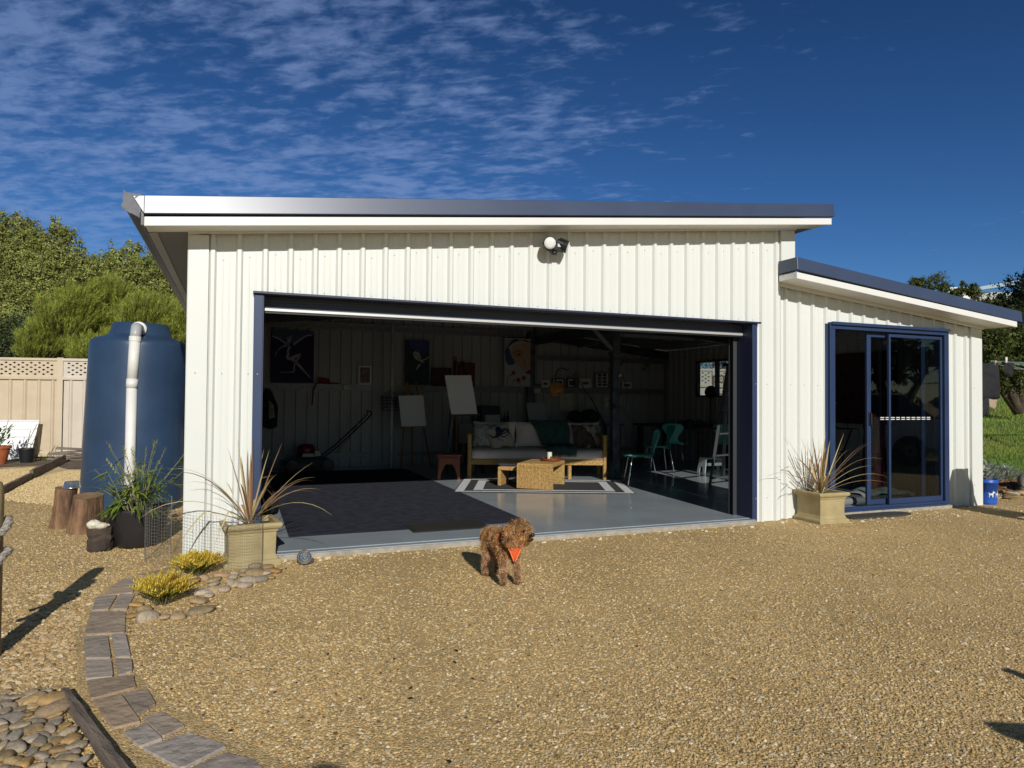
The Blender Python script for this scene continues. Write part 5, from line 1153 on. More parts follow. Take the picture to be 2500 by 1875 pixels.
MB().add([(52.4, 28.9, 9.62), (58.5, 26.7, 10.75), (60, 30, 10.9), (54, 33, 9.8), (52.4, 28.9, 9.88), (58.5, 26.7, 11.05), (60, 30, 11.2), (54, 33, 10.05)], [(3, 2, 1, 0), (4, 5, 6, 7), (0, 1, 5, 4), (1, 2, 6, 5), (2, 3, 7, 6), (3, 0, 4, 7)]).build('roof', mat('house_roof', (0.33, 0.42, 0.50), 0.5), hs_)
hbox(51.0, 29.80, 51.35, 29.66, 0.05, 8.9, 9.6, 'window', mat('house_glass', (0.05, 0.07, 0.09), 0.1))
# ================================================================== INSIDE THE SHED
def lbox(mbx, c, hx, hy, hz_, rz=0.0, **k):
    u = Vector((math.cos(rz), math.sin(rz), 0)); v = Vector((-math.sin(rz), math.cos(rz), 0)); return mbx.obox(c, u*hx, v*hy, Vector((0, 0, hz_)), **k)
def puff_cushion(mbx, c, u, v, w_, su, sv, sw, n=10, seed=0, sag=0.0):
    """soft cushion: half sizes su, sv in its plane and sw thick"""
    c, u, v, w_ = map(Vector, (c, u, v, w_)); rnd = random.Random(seed); vs = []; ph = [rnd.uniform(0, 6) for _ in range(3)]
    for side in (1, -1):
        for j in range(n+1):
            for i in range(n+1):
                a, b_ = 2*i/n-1, 2*j/n-1; e = ((1-abs(a)**3.2)*(1-abs(b_)**3.2))**0.5
                pin = 1-0.07*(1-abs(a)**2)*(abs(b_)**4); pin2 = 1-0.07*(1-abs(b_)**2)*(abs(a)**4)
                t = sw*(e*(0.9+0.1*math.sin(3*a+ph[0])*math.sin(3*b_+ph[1]))); vs.append(c+u*(a*su*pin2)+v*(b_*sv*pin)+w_*(side*t)-Vector((0, 0, sag*(1-abs(a)))))
    m = (n+1)**2; fs = []
    for j in range(n):
        for i in range(n): q = j*(n+1)+i; fs.append((q, q+1, q+n+2, q+n+1)); fs.append((m+q, m+q+n+1, m+q+n+2, m+q+1))
    return mbx.add(vs, fs)
def wicker(name, col, col2):
    m = bpy.data.materials.new(name); m.use_nodes = True; t = m.node_tree; b = t.nodes['Principled BSDF']; b.inputs['Roughness'].default_value = 0.7
    co = t.nodes.new('ShaderNodeTexCoord'); n = t.nodes.new('ShaderNodeTexNoise'); n.inputs['Scale'].default_value = 60; t.links.new(co.outputs['Object'], n.inputs['Vector'])
    mx_ = t.nodes.new('ShaderNodeMix'); mx_.data_type = 'RGBA'; mx_.inputs['A'].default_value = (*col, 1); mx_.inputs['B'].default_value = (*col2, 1); rr = t.nodes.new('ShaderNodeMapRange'); rr.inputs[1].default_value = .4; rr.inputs[2].default_value = .62; t.links.new(n.outputs[0], rr.inputs[0]); t.links.new(rr.outputs[0], mx_.inputs['Factor']); t.links.new(mx_.outputs['Result'], b.inputs['Base Color'])
    wv = t.nodes.new('ShaderNodeTexWave'); wv.inputs['Scale'].default_value = 55; wv.bands_direction = 'Z'; wv.inputs['Distortion'].default_value = 1.5; t.links.new(co.outputs['Object'], wv.inputs['Vector'])
    bp = t.nodes.new('ShaderNodeBump'); bp.inputs['Strength'].default_value = 0.6; bp.inputs['Distance'].default_value = 0.004; t.links.new(wv.outputs['Fac'], bp.inputs['Height']); t.links.new(bp.outputs[0], b.inputs['Normal']); return m
wick = wicker('wicker', srgb(206, 170, 106), srgb(160, 124, 70))
linen = mat('linen', (0.74, 0.64, 0.575), 0.95, col2=(0.68, 0.585, 0.525), vscale=5, bump=0.15, bscale=120)

# ---- sofa, turned towards the doorway
SA = R(-22.2); su_ = Vector((math.cos(SA), math.sin(SA), 0)); sv_ = Vector((-math.sin(SA), math.cos(SA), 0)); SO = Vector((4.49, 4.38, 0)); zz_ = Vector((0, 0, 1))
def SP(a, b_, z): return SO+su_*a+sv_*b_+zz_*z
so = thing('sofa', SP(1.1, 0.4, 0), 'wicker framed sofa with pale linen cushions behind the coffee table', 'sofa')
SL = 2.19
for a, b_ in ((0.03, 0.03), (SL-0.03, 0.03), (0.03, 0.80), (SL-0.03, 0.80)):
    mbx = MB(); mbx.tube([SP(a, b_, 0.004), SP(a, b_, 0.70 if b_ < 0.5 else 0.74)], 0.034, 12); mbx.build('leg', wick, so, smooth=False)
fr_ = MB()
for (a0, b0, a1, b1) in ((0.06, 0.03, SL-0.06, 0.03), (0.06, 0.80, SL-0.06, 0.80), (0.03, 0.06, 0.03, 0.77), (SL-0.03, 0.06, SL-0.03, 0.77)):
    fr_.beam(SP(a0, b0, 0.265), SP(a1, b1, 0.265), 0.05, 0.08)
fr_.build('seat_rail', wick, so, bevel=0.01)
for a in (0.03, SL-0.03):
    mbx = MB().beam(SP(a, 0.06, 0.67), SP(a, 0.77, 0.70), 0.05, 0.05).beam(SP(a, 0.07, 0.48), SP(a, 0.77, 0.48), 0.03, 0.34); mbx.build('arm', wick, so, bevel=0.012)
MB().beam(SP(0.06, 0.80, 0.70), SP(SL-0.06, 0.80, 0.70), 0.05, 0.06).beam(SP(0.06, 0.81, 0.50), SP(SL-0.06, 0.81, 0.50), 0.02, 0.30).build('back_rail', wick, so, bevel=0.01)
MB().beam(SP(1.6, 0.03, 0.005), SP(1.6, 0.03, 0.22), 0.05, 0.05, upv=(1, 0, 0)).build('leg', wick, so)
mbx = MB(); n = 24; vs = []
prof = [(0.0, 0.31), (-0.035, 0.36), (-0.035, 0.42), (0.0, 0.455), (0.1, 0.468), (0.4, 0.472), (0.72, 0.47), (0.72, 0.31)]
for i in range(n+1):
    a = 0.065+(SL-0.13)*i/n; e = 0.985 if i in (0, n) else 1
    for b_, z in prof: vs.append(SP(a, 0.02+(b_ if i not in (0, n) else max(b_, 0.01)), 0.39+(z-0.39)*e-0.008*math.sin(PI*i/n)*(z > 0.4)))
k = len(prof); mbx.add(vs, [(i*k+j, i*k+(j+1) % k, (i+1)*k+(j+1) % k, (i+1)*k+j) for i in range(n) for j in range(k)]+[tuple(range(k))[::-1], tuple(n*k+j for j in range(k))])
mbx.build('seat_cushion', linen, so, smooth=True)
bk_u, bk_v = su_, (zz_*0.94+sv_*0.28).normalized(); bk_n = bk_u.cross(bk_v)
for i, (a0, wd) in enumerate(((0.40, 0.36), (1.10, 0.36), (1.80, 0.34))):
    mbx = MB(); puff_cushion(mbx, SP(a0, 0.60, 0.675), bk_u, bk_v, bk_n, wd, 0.215, 0.085, seed=i); mbx.build('back_cushion', linen, so, smooth=True)
# patterned scatter cushions
cush = bpy.data.materials.new('patterned_cloth'); cush.use_nodes = True; t_ = cush.node_tree; b_ = t_.nodes['Principled BSDF']; b_.inputs['Roughness'].default_value = 0.95
co = t_.nodes.new('ShaderNodeTexCoord'); nz = t_.nodes.new('ShaderNodeTexNoise'); nz.inputs['Scale'].default_value = 9; nz.inputs['Detail'].default_value = 4; nz.inputs['Distortion'].default_value = 2.5; t_.links.new(co.outputs['Object'], nz.inputs['Vector'])
cr = t_.nodes.new('ShaderNodeValToRGB'); cr.color_ramp.interpolation = 'EASE'; e_ = cr.color_ramp.elements; e_[0].position = 0.36; e_[0].color = (*srgb(28, 62, 96), 1); e_[1].position = 0.62; e_[1].color = (*srgb(205, 176, 150), 1); q = e_.new(0.46); q.color = (*srgb(205, 198, 184), 1); q = e_.new(0.53); q.color = (*srgb(60, 110, 140), 1); q = e_.new(0.57); q.color = (*srgb(214, 208, 196), 1)
t_.links.new(nz.outputs[0], cr.inputs[0]); t_.links.new(cr.outputs[0], b_.inputs['Base Color'])
def scatter(a, b0, z, rz, tilt, s, m, label, seed):
    u = (su_*math.cos(rz)+sv_*math.sin(rz)); v0 = u.cross(zz_)*-1; v = (zz_*math.cos(tilt)+v0*math.sin(tilt)).normalized(); w_ = u.cross(v)
    ru = u*math.cos(0.35)+v*math.sin(0.35)*(1 if seed % 2 else 0); ru.normalize(); rv = w_.cross(ru)
    mbx = MB(); c = SP(a, b0, z); puff_cushion(mbx, (0, 0, 0), ru, rv, w_, s, s, 0.075, seed=seed); o = mbx.build('scatter_cushion', m, smooth=True); o.location = c
    return tag(o, label, 'cushion', 'patterned cushions on the sofa'), c, ru, rv, w_
scatter(0.24, 0.46, 0.66, -0.25, 0.35, 0.205, cush, 'blue and cream printed cushion in the left end of the sofa', 2)
oc_m = mat('cushion_print_ground', srgb(196, 186, 170), 0.95, col2=srgb(160, 150, 140), vscale=40)
o, c_, ru, rv, w3 = scatter(0.50, 0.36, 0.655, 0.05, 0.42, 0.20, oc_m, 'cream cushion printed with a dark blue octopus on the sofa', 3)
oc = MB(); navy = mat('navy_print', srgb(24, 36, 62), 0.9); nside = w3 if w3.dot(Vector((-0.37, -0.93, 0))) > 0 else -w3
def oct_pt(x, y):
    a, b0 = x/0.20, y/0.20; e = max(0, (1-abs(a)**3.2)*(1-abs(b0)**3.2))**0.5; return ru*x+rv*y+nside*(0.075*e*1.02+0.004)
for k in range(8):
    pts_ = []; a0 = -PI*0.9+k*PI*0.8/7*1.1
    for q in range(9):
        t = q/8; rad = 0.035+0.135*t; an = a0+0.9*math.sin(3.5*t+k)*t; pts_.append(oct_pt(rad*math.cos(an), 0.05+rad*math.sin(an)*0.95))
    oc.tube(pts_, [0.014*(1-0.7*q/8) for q in range(9)], 5)
hd_ = [oct_pt(0.05*math.cos(a), 0.085+0.055*math.sin(a)) for a in [2*PI*i/14 for i in range(14)]]
oc.add(hd_, [tuple(range(14))]); oc.add([h*1.0 for h in hd_], [tuple(range(14))[::-1]])
oc.build('printed_octopus', navy, o, world=False)
brn = mat('brown_print', srgb(96, 80, 68), 0.95, col2=srgb(50, 46, 44), vscale=14)
scatter(1.86, 0.40, 0.66, 0.35, 0.35, 0.20, brn, 'grey brown mottled cushion at the right end of the sofa', 4)
scatter(2.02, 0.50, 0.66, 0.75, 0.25, 0.20, mat('cream_print', srgb(186, 176, 158), 0.95, col2=srgb(110, 92, 74), vscale=10), 'cream cushion behind the mottled one at the right end', 6)
# knitted throw over the back and seat
thr = mat('green_knit', srgb(58, 96, 86), 0.95, col2=srgb(44, 78, 70), vscale=30, bump=1.0, bscale=70)
vs = []; nu, nv = 22, 26
for j in range(nv+1):
    v = j/nv
    for i in range(nu+1):
        u = i/nu
        if v < 0.5:
            t = v/0.5; b0, z = 0.64-0.20*t, 0.875-0.37*t
        else:
            t = (v-0.5)/0.5; b0, z = 0.44-0.46*t, 0.500-0.02*t-(0.11*max(0, t-0.92)/0.08)
        xl, xr_ = 0.98+0.26*min(1, v*1.6), 1.60+0.10*v
        rip = 0.012*math.sin(u*19+v*3)+0.010*math.sin(v*60)
        vs.append(SP(xl+(xr_-xl)*u+0.02*math.sin(v*9), b0-0.02-0.065*math.sin(PI*min(1, v*2))-rip*(1 if v < .5 else 0.2), z+0.02+rip*0.7))
th_ = MB().add(vs, [(j*(nu+1)+i, j*(nu+1)+i+1, (j+1)*(nu+1)+i+1, (j+1)*(nu+1)+i) for j in range(nv) for i in range(nu)])
o = th_.build('throw', thr, smooth=True); sd_ = o.modifiers.new('thick', 'SOLIDIFY'); sd_.thickness = 0.014; tag(o, 'dark green knitted throw draped over the sofa', 'throw')
fg = MB(); rr = random.Random(4)
for k in range(50):
    p = SP(1.26+0.44*k/49, -0.045, 0.41); fg.tube([p, p+Vector((rr.uniform(-.006, .006), rr.uniform(-.01, .0), -0.05))], 0.003, 4)
tag(fg.build('fringe', thr, o), kind='stuff')

# ---- black and white rug
RA = R(-22.9); ru_ = Vector((math.cos(RA), math.sin(RA), 0)); rv_ = Vector((-math.sin(RA), math.cos(RA), 0)); RO = Vector((3.83, 2.955, 0)); RW, RH = 2.44, 1.50
rgt = thing('rug', RO+ru_*RW/2+rv_*RH/2, 'dark rug with two pale borders under the coffee table', 'rug')
def RP(x, y, z=0.008): return RO+ru_*x+rv_*y+zz_*z
def rquad(x0, x1, y0, y1, z, mbx, n=1):
    for i in range(n):
        a, b0 = x0+(x1-x0)*i/n, x0+(x1-x0)*(i+1)/n; mbx.add([RP(a, y0, z), RP(b0, y0, z), RP(b0, y1, z), RP(a, y1, z)], [(0, 1, 2, 3)])
m1 = MB(); rquad(0, RW, 0, RH, 0.0065, m1, 24); m1.build('pile', mat('rug_dark', srgb(58, 60, 62), 0.95, bump=0.4, bscale=150), rgt)
pale = mat('rug_pale', srgb(226, 228, 230), 0.95, col2=srgb(150, 152, 156), vscale=60, bump=0.5, bscale=120, lo=0.52, hi=0.66)
for (o0, w0) in ((0.015, 0.115), (0.25, 0.125)):
    m1 = MB()
    rquad(o0, RW-o0, o0*0.75, o0*0.75+w0*0.75, 0.009, m1, 24); rquad(o0, RW-o0, RH-o0*0.75-w0*0.75, RH-o0*0.75, 0.009, m1, 24)
    rquad(o0, o0+w0, o0*0.75+w0*0.75, RH-o0*0.75-w0*0.75, 0.009, m1); rquad(RW-o0-w0, RW-o0, o0*0.75+w0*0.75, RH-o0*0.75-w0*0.75, 0.009, m1)
    m1.build('border', pale, rgt)
# ---- coffee table and its small nesting table
CA = R(-40); cu = Vector((math.cos(CA), math.sin(CA), 0)); cv_ = Vector((-math.sin(CA), math.cos(CA), 0))
ct = thing('coffee_table', (5.2, 3.1, 0.009), 'wicker coffee table standing on the dark rug', 'coffee table', 'wicker tables on the rug')
A0 = Vector((4.75, 2.976, 0.01)); LW, LD, TH = 0.515, 0.72, 0.355
def CP(a, b0, z, o0=A0): return o0+cu*a+cv_*b0+zz_*z
tp = MB()
def slab3(mbx, o0, a0, a1, b0, b1, z0, z1): mbx.obox(CP((a0+a1)/2, (b0+b1)/2, (z0+z1)/2, o0), cu*(a1-a0)/2, cv_*(b1-b0)/2, zz_*(z1-z0)/2)
slab3(tp, A0, 0, LW, 0, LD, TH-0.055, TH); tp.build('table_top', wick, ct, bevel=0.015)
for b0 in (0.0, LD-0.06):
    mbx = MB(); slab3(mbx, A0, 0, LW, b0, b0+0.06, 0.0, TH-0.056); mbx.build('end_panel', wick, ct, bevel=0.012)
    ribm = MB(); nr = 26
    for k in range(nr):
        x = LW*(k+0.5)/nr; y = b0-0.002 if b0 == 0 else b0+0.062; ribm.tube([CP(x, y, 0.01), CP(x, y, TH-0.02)], 0.0075, 6)
    if b0 == 0: tag(ribm.build('weave', wick, ct), kind='stuff')
B0 = Vector((4.585, 3.318, 0.01)); st_ = thing('nesting_table', (4.85, 3.4, 0.009), 'small low wicker table poking out left of the coffee table', 'side table', 'wicker tables on the rug')
mbx = MB(); slab3(mbx, B0, 0, 0.42, 0.03, 0.42, 0.225, 0.275); mbx.build('table_top', wick, st_, bevel=0.012)
for a in (0.0, 0.36):
    mbx = MB(); slab3(mbx, B0, a, a+0.045, 0.03, 0.42, 0, 0.224); mbx.build('end_panel', wick, st_, bevel=0.01)
tr_ = thing('tray', CP(0.36, 0.52, TH+0.002), 'round red brown tray on the coffee table', 'tray')
MB().lathe([(0.135, 0), (0.15, 0.012), (0.152, 0.042), (0.145, 0.042), (0.14, 0.012)], 32).build('rim', mat('tray_wood', srgb(120, 58, 34), 0.45), tr_, world=False, smooth=False)
cn = thing('candle', CP(0.33, 0.53, TH+0.018), 'white pillar candle in the red brown tray', 'candle')
MB().lathe([(0.036, 0), (0.036, 0.105), (0.03, 0.108), (0.0, 0.104)], 20).build('wax', mat('wax', (0.72, 0.68, 0.58), 0.5), cn, world=False, smooth=False)
MB().tube([(0, 0, 0.104), (0.002, 0, 0.118)], 0.0015, 5).build('wick', black_plastic, cn, world=False)
hd2 = MB(); rr = random.Random(2)
for k in range(9): hd2.ball((rr.uniform(-.05, .05), rr.uniform(-.05, .05), 0.015+0.02*rr.random()), 0.018, 8, 6, 0.2)
o = hd2.build('trinkets', mat('brass_trinket', srgb(120, 96, 40), 0.4, metal=0.6)); o.location = CP(0.42, 0.50, TH+0.018); tag(o, 'heap of brassy trinkets beside the candle in the tray', 'ornament', kind='stuff')
tag(lbox(MB(), CP(0.10, 0.24, 0.297, B0), 0.13, 0.09, 0.012, CA).build('book', mat('book_cover', srgb(52, 58, 74), 0.5), bevel=0.003), 'dark covered book on the small low table', 'book')
tag(lbox(MB(), CP(0.16, 0.33, TH+0.004), 0.06, 0.04, 0.003, CA+0.4).build('magazine', mat('paper_print', srgb(170, 120, 110), 0.6, col2=srgb(120, 60, 60), vscale=20)), 'small pinkish leaflet on the coffee table', 'leaflet')
# ---- red brown stool
redw = mat('red_wood', srgb(138, 66, 36), 0.45, col2=srgb(112, 50, 28), vscale=4, vstretch=(1, 1, 0.3))
sl_ = thing('stool', (4.22, 4.45, 0), 'red brown wooden stool with arched ends left of the sofa', 'stool')
for ang in (0,):
    u = Vector((math.cos(R(-20)), math.sin(R(-20)), 0)); v = Vector((-u.y, u.x, 0)); c = Vector((4.22, 4.45, 0))
    MB().obox(c+zz_*0.375, u*0.19, v*0.13, zz_*0.014).build('seat', redw, sl_, bevel=0.004)
    MB().obox(c+v*-0.10+zz_*0.335, u*0.145, v*0.009, zz_*0.025).obox(c+v*0.10+zz_*0.335, u*0.145, v*0.009, zz_*0.025).build('rail', redw, sl_)
    for s_ in (-1, 1):
        pl2 = [(-0.12, 0), (-0.07, 0), (-0.045, 0.10), (0, 0.15), (0.045, 0.10), (0.07, 0), (0.12, 0), (0.105, 0.36), (-0.105, 0.36)]
        pl3 = [(x if True else x, y) for x, y in pl2]; MB().extrude(pl3, c+u*(s_*0.145)+zz_*0.001, v, zz_*1.0, u*s_, 0.022).build('side', redw, sl_)
    pl4 = [(-0.175, 0), (-0.135, 0), (-0.12, 0.10), (-0.085, 0.19), (-0.05, 0.24), (0.05, 0.24), (0.085, 0.19), (0.12, 0.10), (0.135, 0), (0.175, 0), (0.15, 0.335), (-0.15, 0.335)]
    MB().extrude(pl4, c-v*0.125+zz_*0.001, u, zz_, -v, 0.014).build('front', redw, sl_)

# ---- easels and canvases
pine = mat('pine', srgb(150, 116, 72), 0.6, col2=srgb(128, 96, 58), vscale=4, vstretch=(1, 1, 0.2)); canvas_m = mat('canvas_blank', (0.66, 0.67, 0.67), 0.9)
ea = thing('easel', (4.1, 6.35, 0), 'pine tripod easel holding the smaller blank canvas', 'easel', 'tripod easels')
for p, q in (((3.86, 6.28, 0.002), (4.00, 6.42, 1.55)), ((4.40, 6.20, 0.002), (4.16, 6.42, 1.55)), ((4.15, 6.62, 0.002), (4.08, 6.45, 1.50))): MB().beam(p, q, 0.035, 0.02).build('leg', pine, ea)
MB().beam((3.83, 6.22, 0.745), (4.33, 6.20, 0.755), 0.035, 0.025).build('ledge', pine, ea)
def canvas(P, label, m=canvas_m, th=0.02, name='canvas', cat='canvas', group=None):
    tl, tr2, br, bl = map(Vector, P); nrm = (tr2-tl).cross(bl-tl).normalized()*th; o = MB().add([tl, tr2, br, bl, tl-nrm, tr2-nrm, br-nrm, bl-nrm], [(3, 2, 1, 0), (4, 5, 6, 7), (0, 1, 5, 4), (1, 2, 6, 5), (2, 3, 7, 6), (3, 0, 4, 7)]).build(name, m)
    return tag(o, label, cat, group)
canvas([(3.80, 6.26, 1.294), (4.245, 6.22, 1.309), (4.293, 6.17, 0.757), (3.854, 6.20, 0.75)], 'smaller blank white canvas standing on the left pine easel')
eb = thing('easel', (4.75, 5.4, 0), 'dark tall studio easel holding the larger blank canvas', 'easel', 'tripod easels')
dkwood = mat('dark_wood', srgb(58, 44, 34), 0.6, col2=srgb(42, 32, 25), vscale=4)
for p, q in (((4.38, 5.15, 0.002), (4.60, 5.42, 1.9)), ((4.98, 5.0, 0.002), (4.72, 5.42, 1.9)), ((4.72, 5.9, 0.002), (4.64, 5.45, 1.75))): MB().beam(p, q, 0.045, 0.03).build('leg', dkwood, eb)
MB().beam((4.64, 5.40, 0.5), (4.60, 5.44, 1.98), 0.05, 0.03, upv=(0, 1, 0)).build('mast', mat('amber_wood', srgb(110, 74, 38), 0.6), eb); MB().beam((4.42, 5.16, 0.975), (4.95, 5.14, 0.985), 0.05, 0.03).build('ledge', dkwood, eb)
MB().beam((4.36, 5.1, 0.18), (4.47, 5.14, 0.94), 0.035, 0.02).build('strut', mat('pale_strut', srgb(120, 124, 126), 0.5), eb)
canvas([(4.359, 5.25, 1.643), (4.812, 5.22, 1.652), (4.907, 5.14, 0.994), (4.459, 5.17, 0.985)], 'larger blank white canvas on the dark easel')

# ---- pictures on the wall
def picture(x0, x1, z0, z1, y, ground, label, frame=None, th=0.025, group='paintings on the back wall'):
    t = thing('painting', ((x0+x1)/2, y, z0), label, 'painting', group)
    MB().box(x0, x1, y-th, y, z0, z1).build('panel', ground, t)
    if frame:
        f_ = MB(); w_ = 0.022
        f_.box(x0-w_, x0, y-th-0.006, y, z0-w_, z1+w_).box(x1, x1+w_, y-th-0.006, y, z0-w_, z1+w_).box(x0, x1, y-th-0.006, y, z0-w_, z0).box(x0, x1, y-th-0.006, y, z1, z1+w_); f_.build('frame', frame, t)
    return t
def shape(t, y, polys, m, name='brushwork', k=[0]):
    mbx = MB(); k[0] += 1
    for pl2 in polys:
        n = len(pl2); mbx.add([(x, y-0.0015-0.0006*(k[0] % 4), z) for x, z in pl2], [tuple(range(n))])
    return mbx.build(name, m, t)
def ribbon(P, w0, w1=None, n=6):
    """stroke along 2d points as quads"""
    w1 = w0 if w1 is None else w1; Q = [Vector(p) for p in P]; C2 = []
    R_ = [Q[0]]+Q+[Q[-1]]
    for i in range(1, len(R_)-2):
        for k in range(n):
            t = k/n; a, b0, c, d = R_[i-1], R_[i], R_[i+1], R_[i+2]; C2.append(0.5*((2*b0)+(c-a)*t+(2*a-5*b0+4*c-d)*t*t+(3*b0-a-3*c+d)*t**3))
    C2.append(Q[-1]); L_, Rr = [], []
    for i, p in enumerate(C2):
        d = (C2[min(i+1, len(C2)-1)]-C2[max(i-1, 0)]); d = d.normalized() if d.length else Vector((1, 0)); nn = Vector((-d.y, d.x)); w_ = (w0+(w1-w0)*i/(len(C2)-1))/2; L_.append(p+nn*w_); Rr.append(p-nn*w_)
    return [[tuple(L_[i]), tuple(L_[i+1]), tuple(Rr[i+1]), tuple(Rr[i])] for i in range(len(C2)-1)]
fl_w = mat('paint_white', (0.40, 0.40, 0.39), 0.8); fl_b = mat('paint_deep_blue', srgb(14, 22, 70), 0.7); fl_s = mat('paint_slate', srgb(70, 84, 110), 0.8)
# three big paintings are generic stand-ins: a diving figure, a pale face, a face with a blue bird
X0, Z0, PW, PH = 1.69, 1.515, 0.71, 0.93; yb_ = 6.90
t1 = picture(X0, X0+PW, Z0, Z0+PH, yb_, fl_b, 'deep blue painting of a pale leaping figure with long hair')
f1 = lambda pts_: [(X0+x*PW, Z0+(1-y)*PH) for x, y in pts_]
shape(t1, yb_-0.025, [f1([(0, 0), (1, 0), (1, 0.06), (0.85, 0.08), (0.62, 0.2), (0.5, 0.26), (0.3, 0.2), (0, 0.12)])], fl_s)
st_ = []
st_ += ribbon(f1([(0, 0.13), (0.15, 0.17), (0.32, 0.26)]), 0.025, 0.03); st_ += ribbon(f1([(0.95, 0.08), (0.8, 0.10), (0.62, 0.2), (0.5, 0.28)]), 0.018, 0.035)
st_ += ribbon(f1([(0.42, 0.3), (0.37, 0.4), (0.38, 0.46), (0.36, 0.52), (0.42, 0.55), (0.55, 0.5), (0.68, 0.46)]), 0.03, 0.06); st_ += ribbon(f1([(0.68, 0.46), (0.60, 0.56), (0.53, 0.68), (0.52, 0.78), (0.42, 0.80), (0.2, 0.81)]), 0.035, 0.006)
st_ += ribbon(f1([(0.48, 0.55), (0.62, 0.65), (0.75, 0.76), (0.92, 0.9)]), 0.06, 0.012)
for d in (0, 0.05, 0.1): st_ += ribbon(f1([(0.45-d, 0.1+d*0.4), (0.42-d*0.5, 0.2), (0.36-d, 0.3), (0.2-d, 0.33+d), (0.12-d*0.6, 0.42+d)]), 0.014, 0.006)
shape(t1, yb_-0.025, st_, fl_w)
X0, Z0, PW, PH = 4.07, 1.51, 0.46, 0.85; g2 = mat('paint_teal_dark', srgb(38, 52, 68), 0.8, col2=srgb(52, 74, 66), vscale=5)
t2 = picture(X0, X0+PW, Z0, Z0+PH, yb_, g2, 'narrow dark painting of a tilted pale face and hand')
shape(t2, yb_-0.025, [f1([(0.1, 0.0), (1, 0), (1, 0.25), (0.75, 0.3), (0.4, 0.25), (0.2, 0.15)])], mat('paint_violet', srgb(66, 74, 130), 0.8))
face = [(0.30, 0.30), (0.40, 0.24), (0.52, 0.26), (0.62, 0.33), (0.66, 0.42), (0.60, 0.47), (0.48, 0.45), (0.36, 0.40)]
shape(t2, yb_-0.025, [f1(face), f1([(0.58, 0.45), (0.7, 0.44), (0.78, 0.5), (0.65, 0.5)])]+ribbon(f1([(0.7, 0.45), (0.85, 0.42), (0.98, 0.36)]), 0.03, 0.02)+ribbon(f1([(0.62, 0.54), (0.52, 0.6), (0.46, 0.66)]), 0.05, 0.02), fl_w)
shape(t2, yb_-0.025, ribbon(f1([(0.40, 0.33), (0.46, 0.31)]), 0.012)+ribbon(f1([(0.52, 0.35), (0.58, 0.36)]), 0.012)+ribbon(f1([(0.54, 0.42), (0.60, 0.41)]), 0.018), black_plastic)
X0, Z0, PW, PH = 6.03, 1.505, 0.56, 0.96
t3 = picture(X0, X0+PW, Z0, Z0+PH, yb_-0.1, fl_w, 'tall painting of a red lipped face with a blue bird and flowers')
yy3 = yb_-0.125
shape(t3, yy3, [f1([(0.25, 0.3), (0.4, 0.14), (0.7, 0.08), (1, 0.12), (1, 0.62), (0.82, 0.7), (0.6, 0.62), (0.4, 0.5)])], mat('paint_skin', srgb(178, 150, 122), 0.8))
hair = []
for d in range(5): hair += ribbon(f1([(0.0, 0.35-d*0.07), (0.12+d*0.04, 0.2-d*0.04), (0.4, 0.07-d*0.012), (0.75, 0.03+d*0.004), (1.0, 0.08)]), 0.012)
shape(t3, yy3, hair+ribbon(f1([(0.36, 0.31), (0.5, 0.26), (0.7, 0.29)]), 0.016)+ribbon(f1([(0.42, 0.35), (0.55, 0.31), (0.66, 0.35), (0.54, 0.36), (0.42, 0.35)]), 0.01)+[f1([(0.53, 0.31), (0.60, 0.31), (0.61, 0.35), (0.53, 0.35)])]+ribbon(f1([(0.75, 0.45), (0.78, 0.55), (0.86, 0.58)]), 0.01), black_plastic)
shape(t3, yy3, [f1([(0.02, 0.25), (0.18, 0.2), (0.26, 0.36), (0.32, 0.42), (0.55, 0.42), (0.45, 0.5), (0.3, 0.56), (0.12, 0.55), (0.04, 0.45)])], mat('paint_bird', srgb(44, 82, 112), 0.8))
redp = mat('paint_red', srgb(112, 30, 34), 0.7)
shape(t3, yy3, [f1([(0.74, 0.65), (0.86, 0.62), (1, 0.65), (1, 0.74), (0.84, 0.73)])]+[f1([(cx+0.11*math.cos(a)*(1 if q % 2 else 0.5), cz+0.065*math.sin(a)*(1 if q % 2 else 0.5)) for q, a in enumerate([PI*2*i/12 for i in range(12)])]) for cx, cz in ((0.35, 0.72), (0.55, 0.86), (0.75, 0.82))], redp)
shape(t3, yy3, ribbon(f1([(0.1, 0.98), (0.15, 0.8), (0.3, 0.76)]), 0.012)+ribbon(f1([(0.3, 0.97), (0.4, 0.85), (0.6, 0.95)]), 0.012), black_plastic)
dk1 = mat('paint_dark_brown', srgb(62, 42, 36), 0.8, col2=srgb(88, 60, 44), vscale=8); 
picture(4.60, 4.95, 1.51, 1.82, 6.88, dk1, 'dark brown boxed picture left of the easel mast', mat('frame_dark', srgb(40, 36, 32), 0.6))
picture(5.14, 5.42, 1.51, 1.93, 6.88, mat('paint_maroon', srgb(64, 32, 34), 0.8, col2=srgb(110, 56, 52), vscale=6), 'small maroon picture right of the easel mast', MATS['frame_dark'])
pf = mat('photo_print', srgb(88, 92, 100), 0.4, col2=srgb(40, 44, 52), vscale=9); wf_ = mat('frame_white', (0.62, 0.62, 0.60), 0.5)
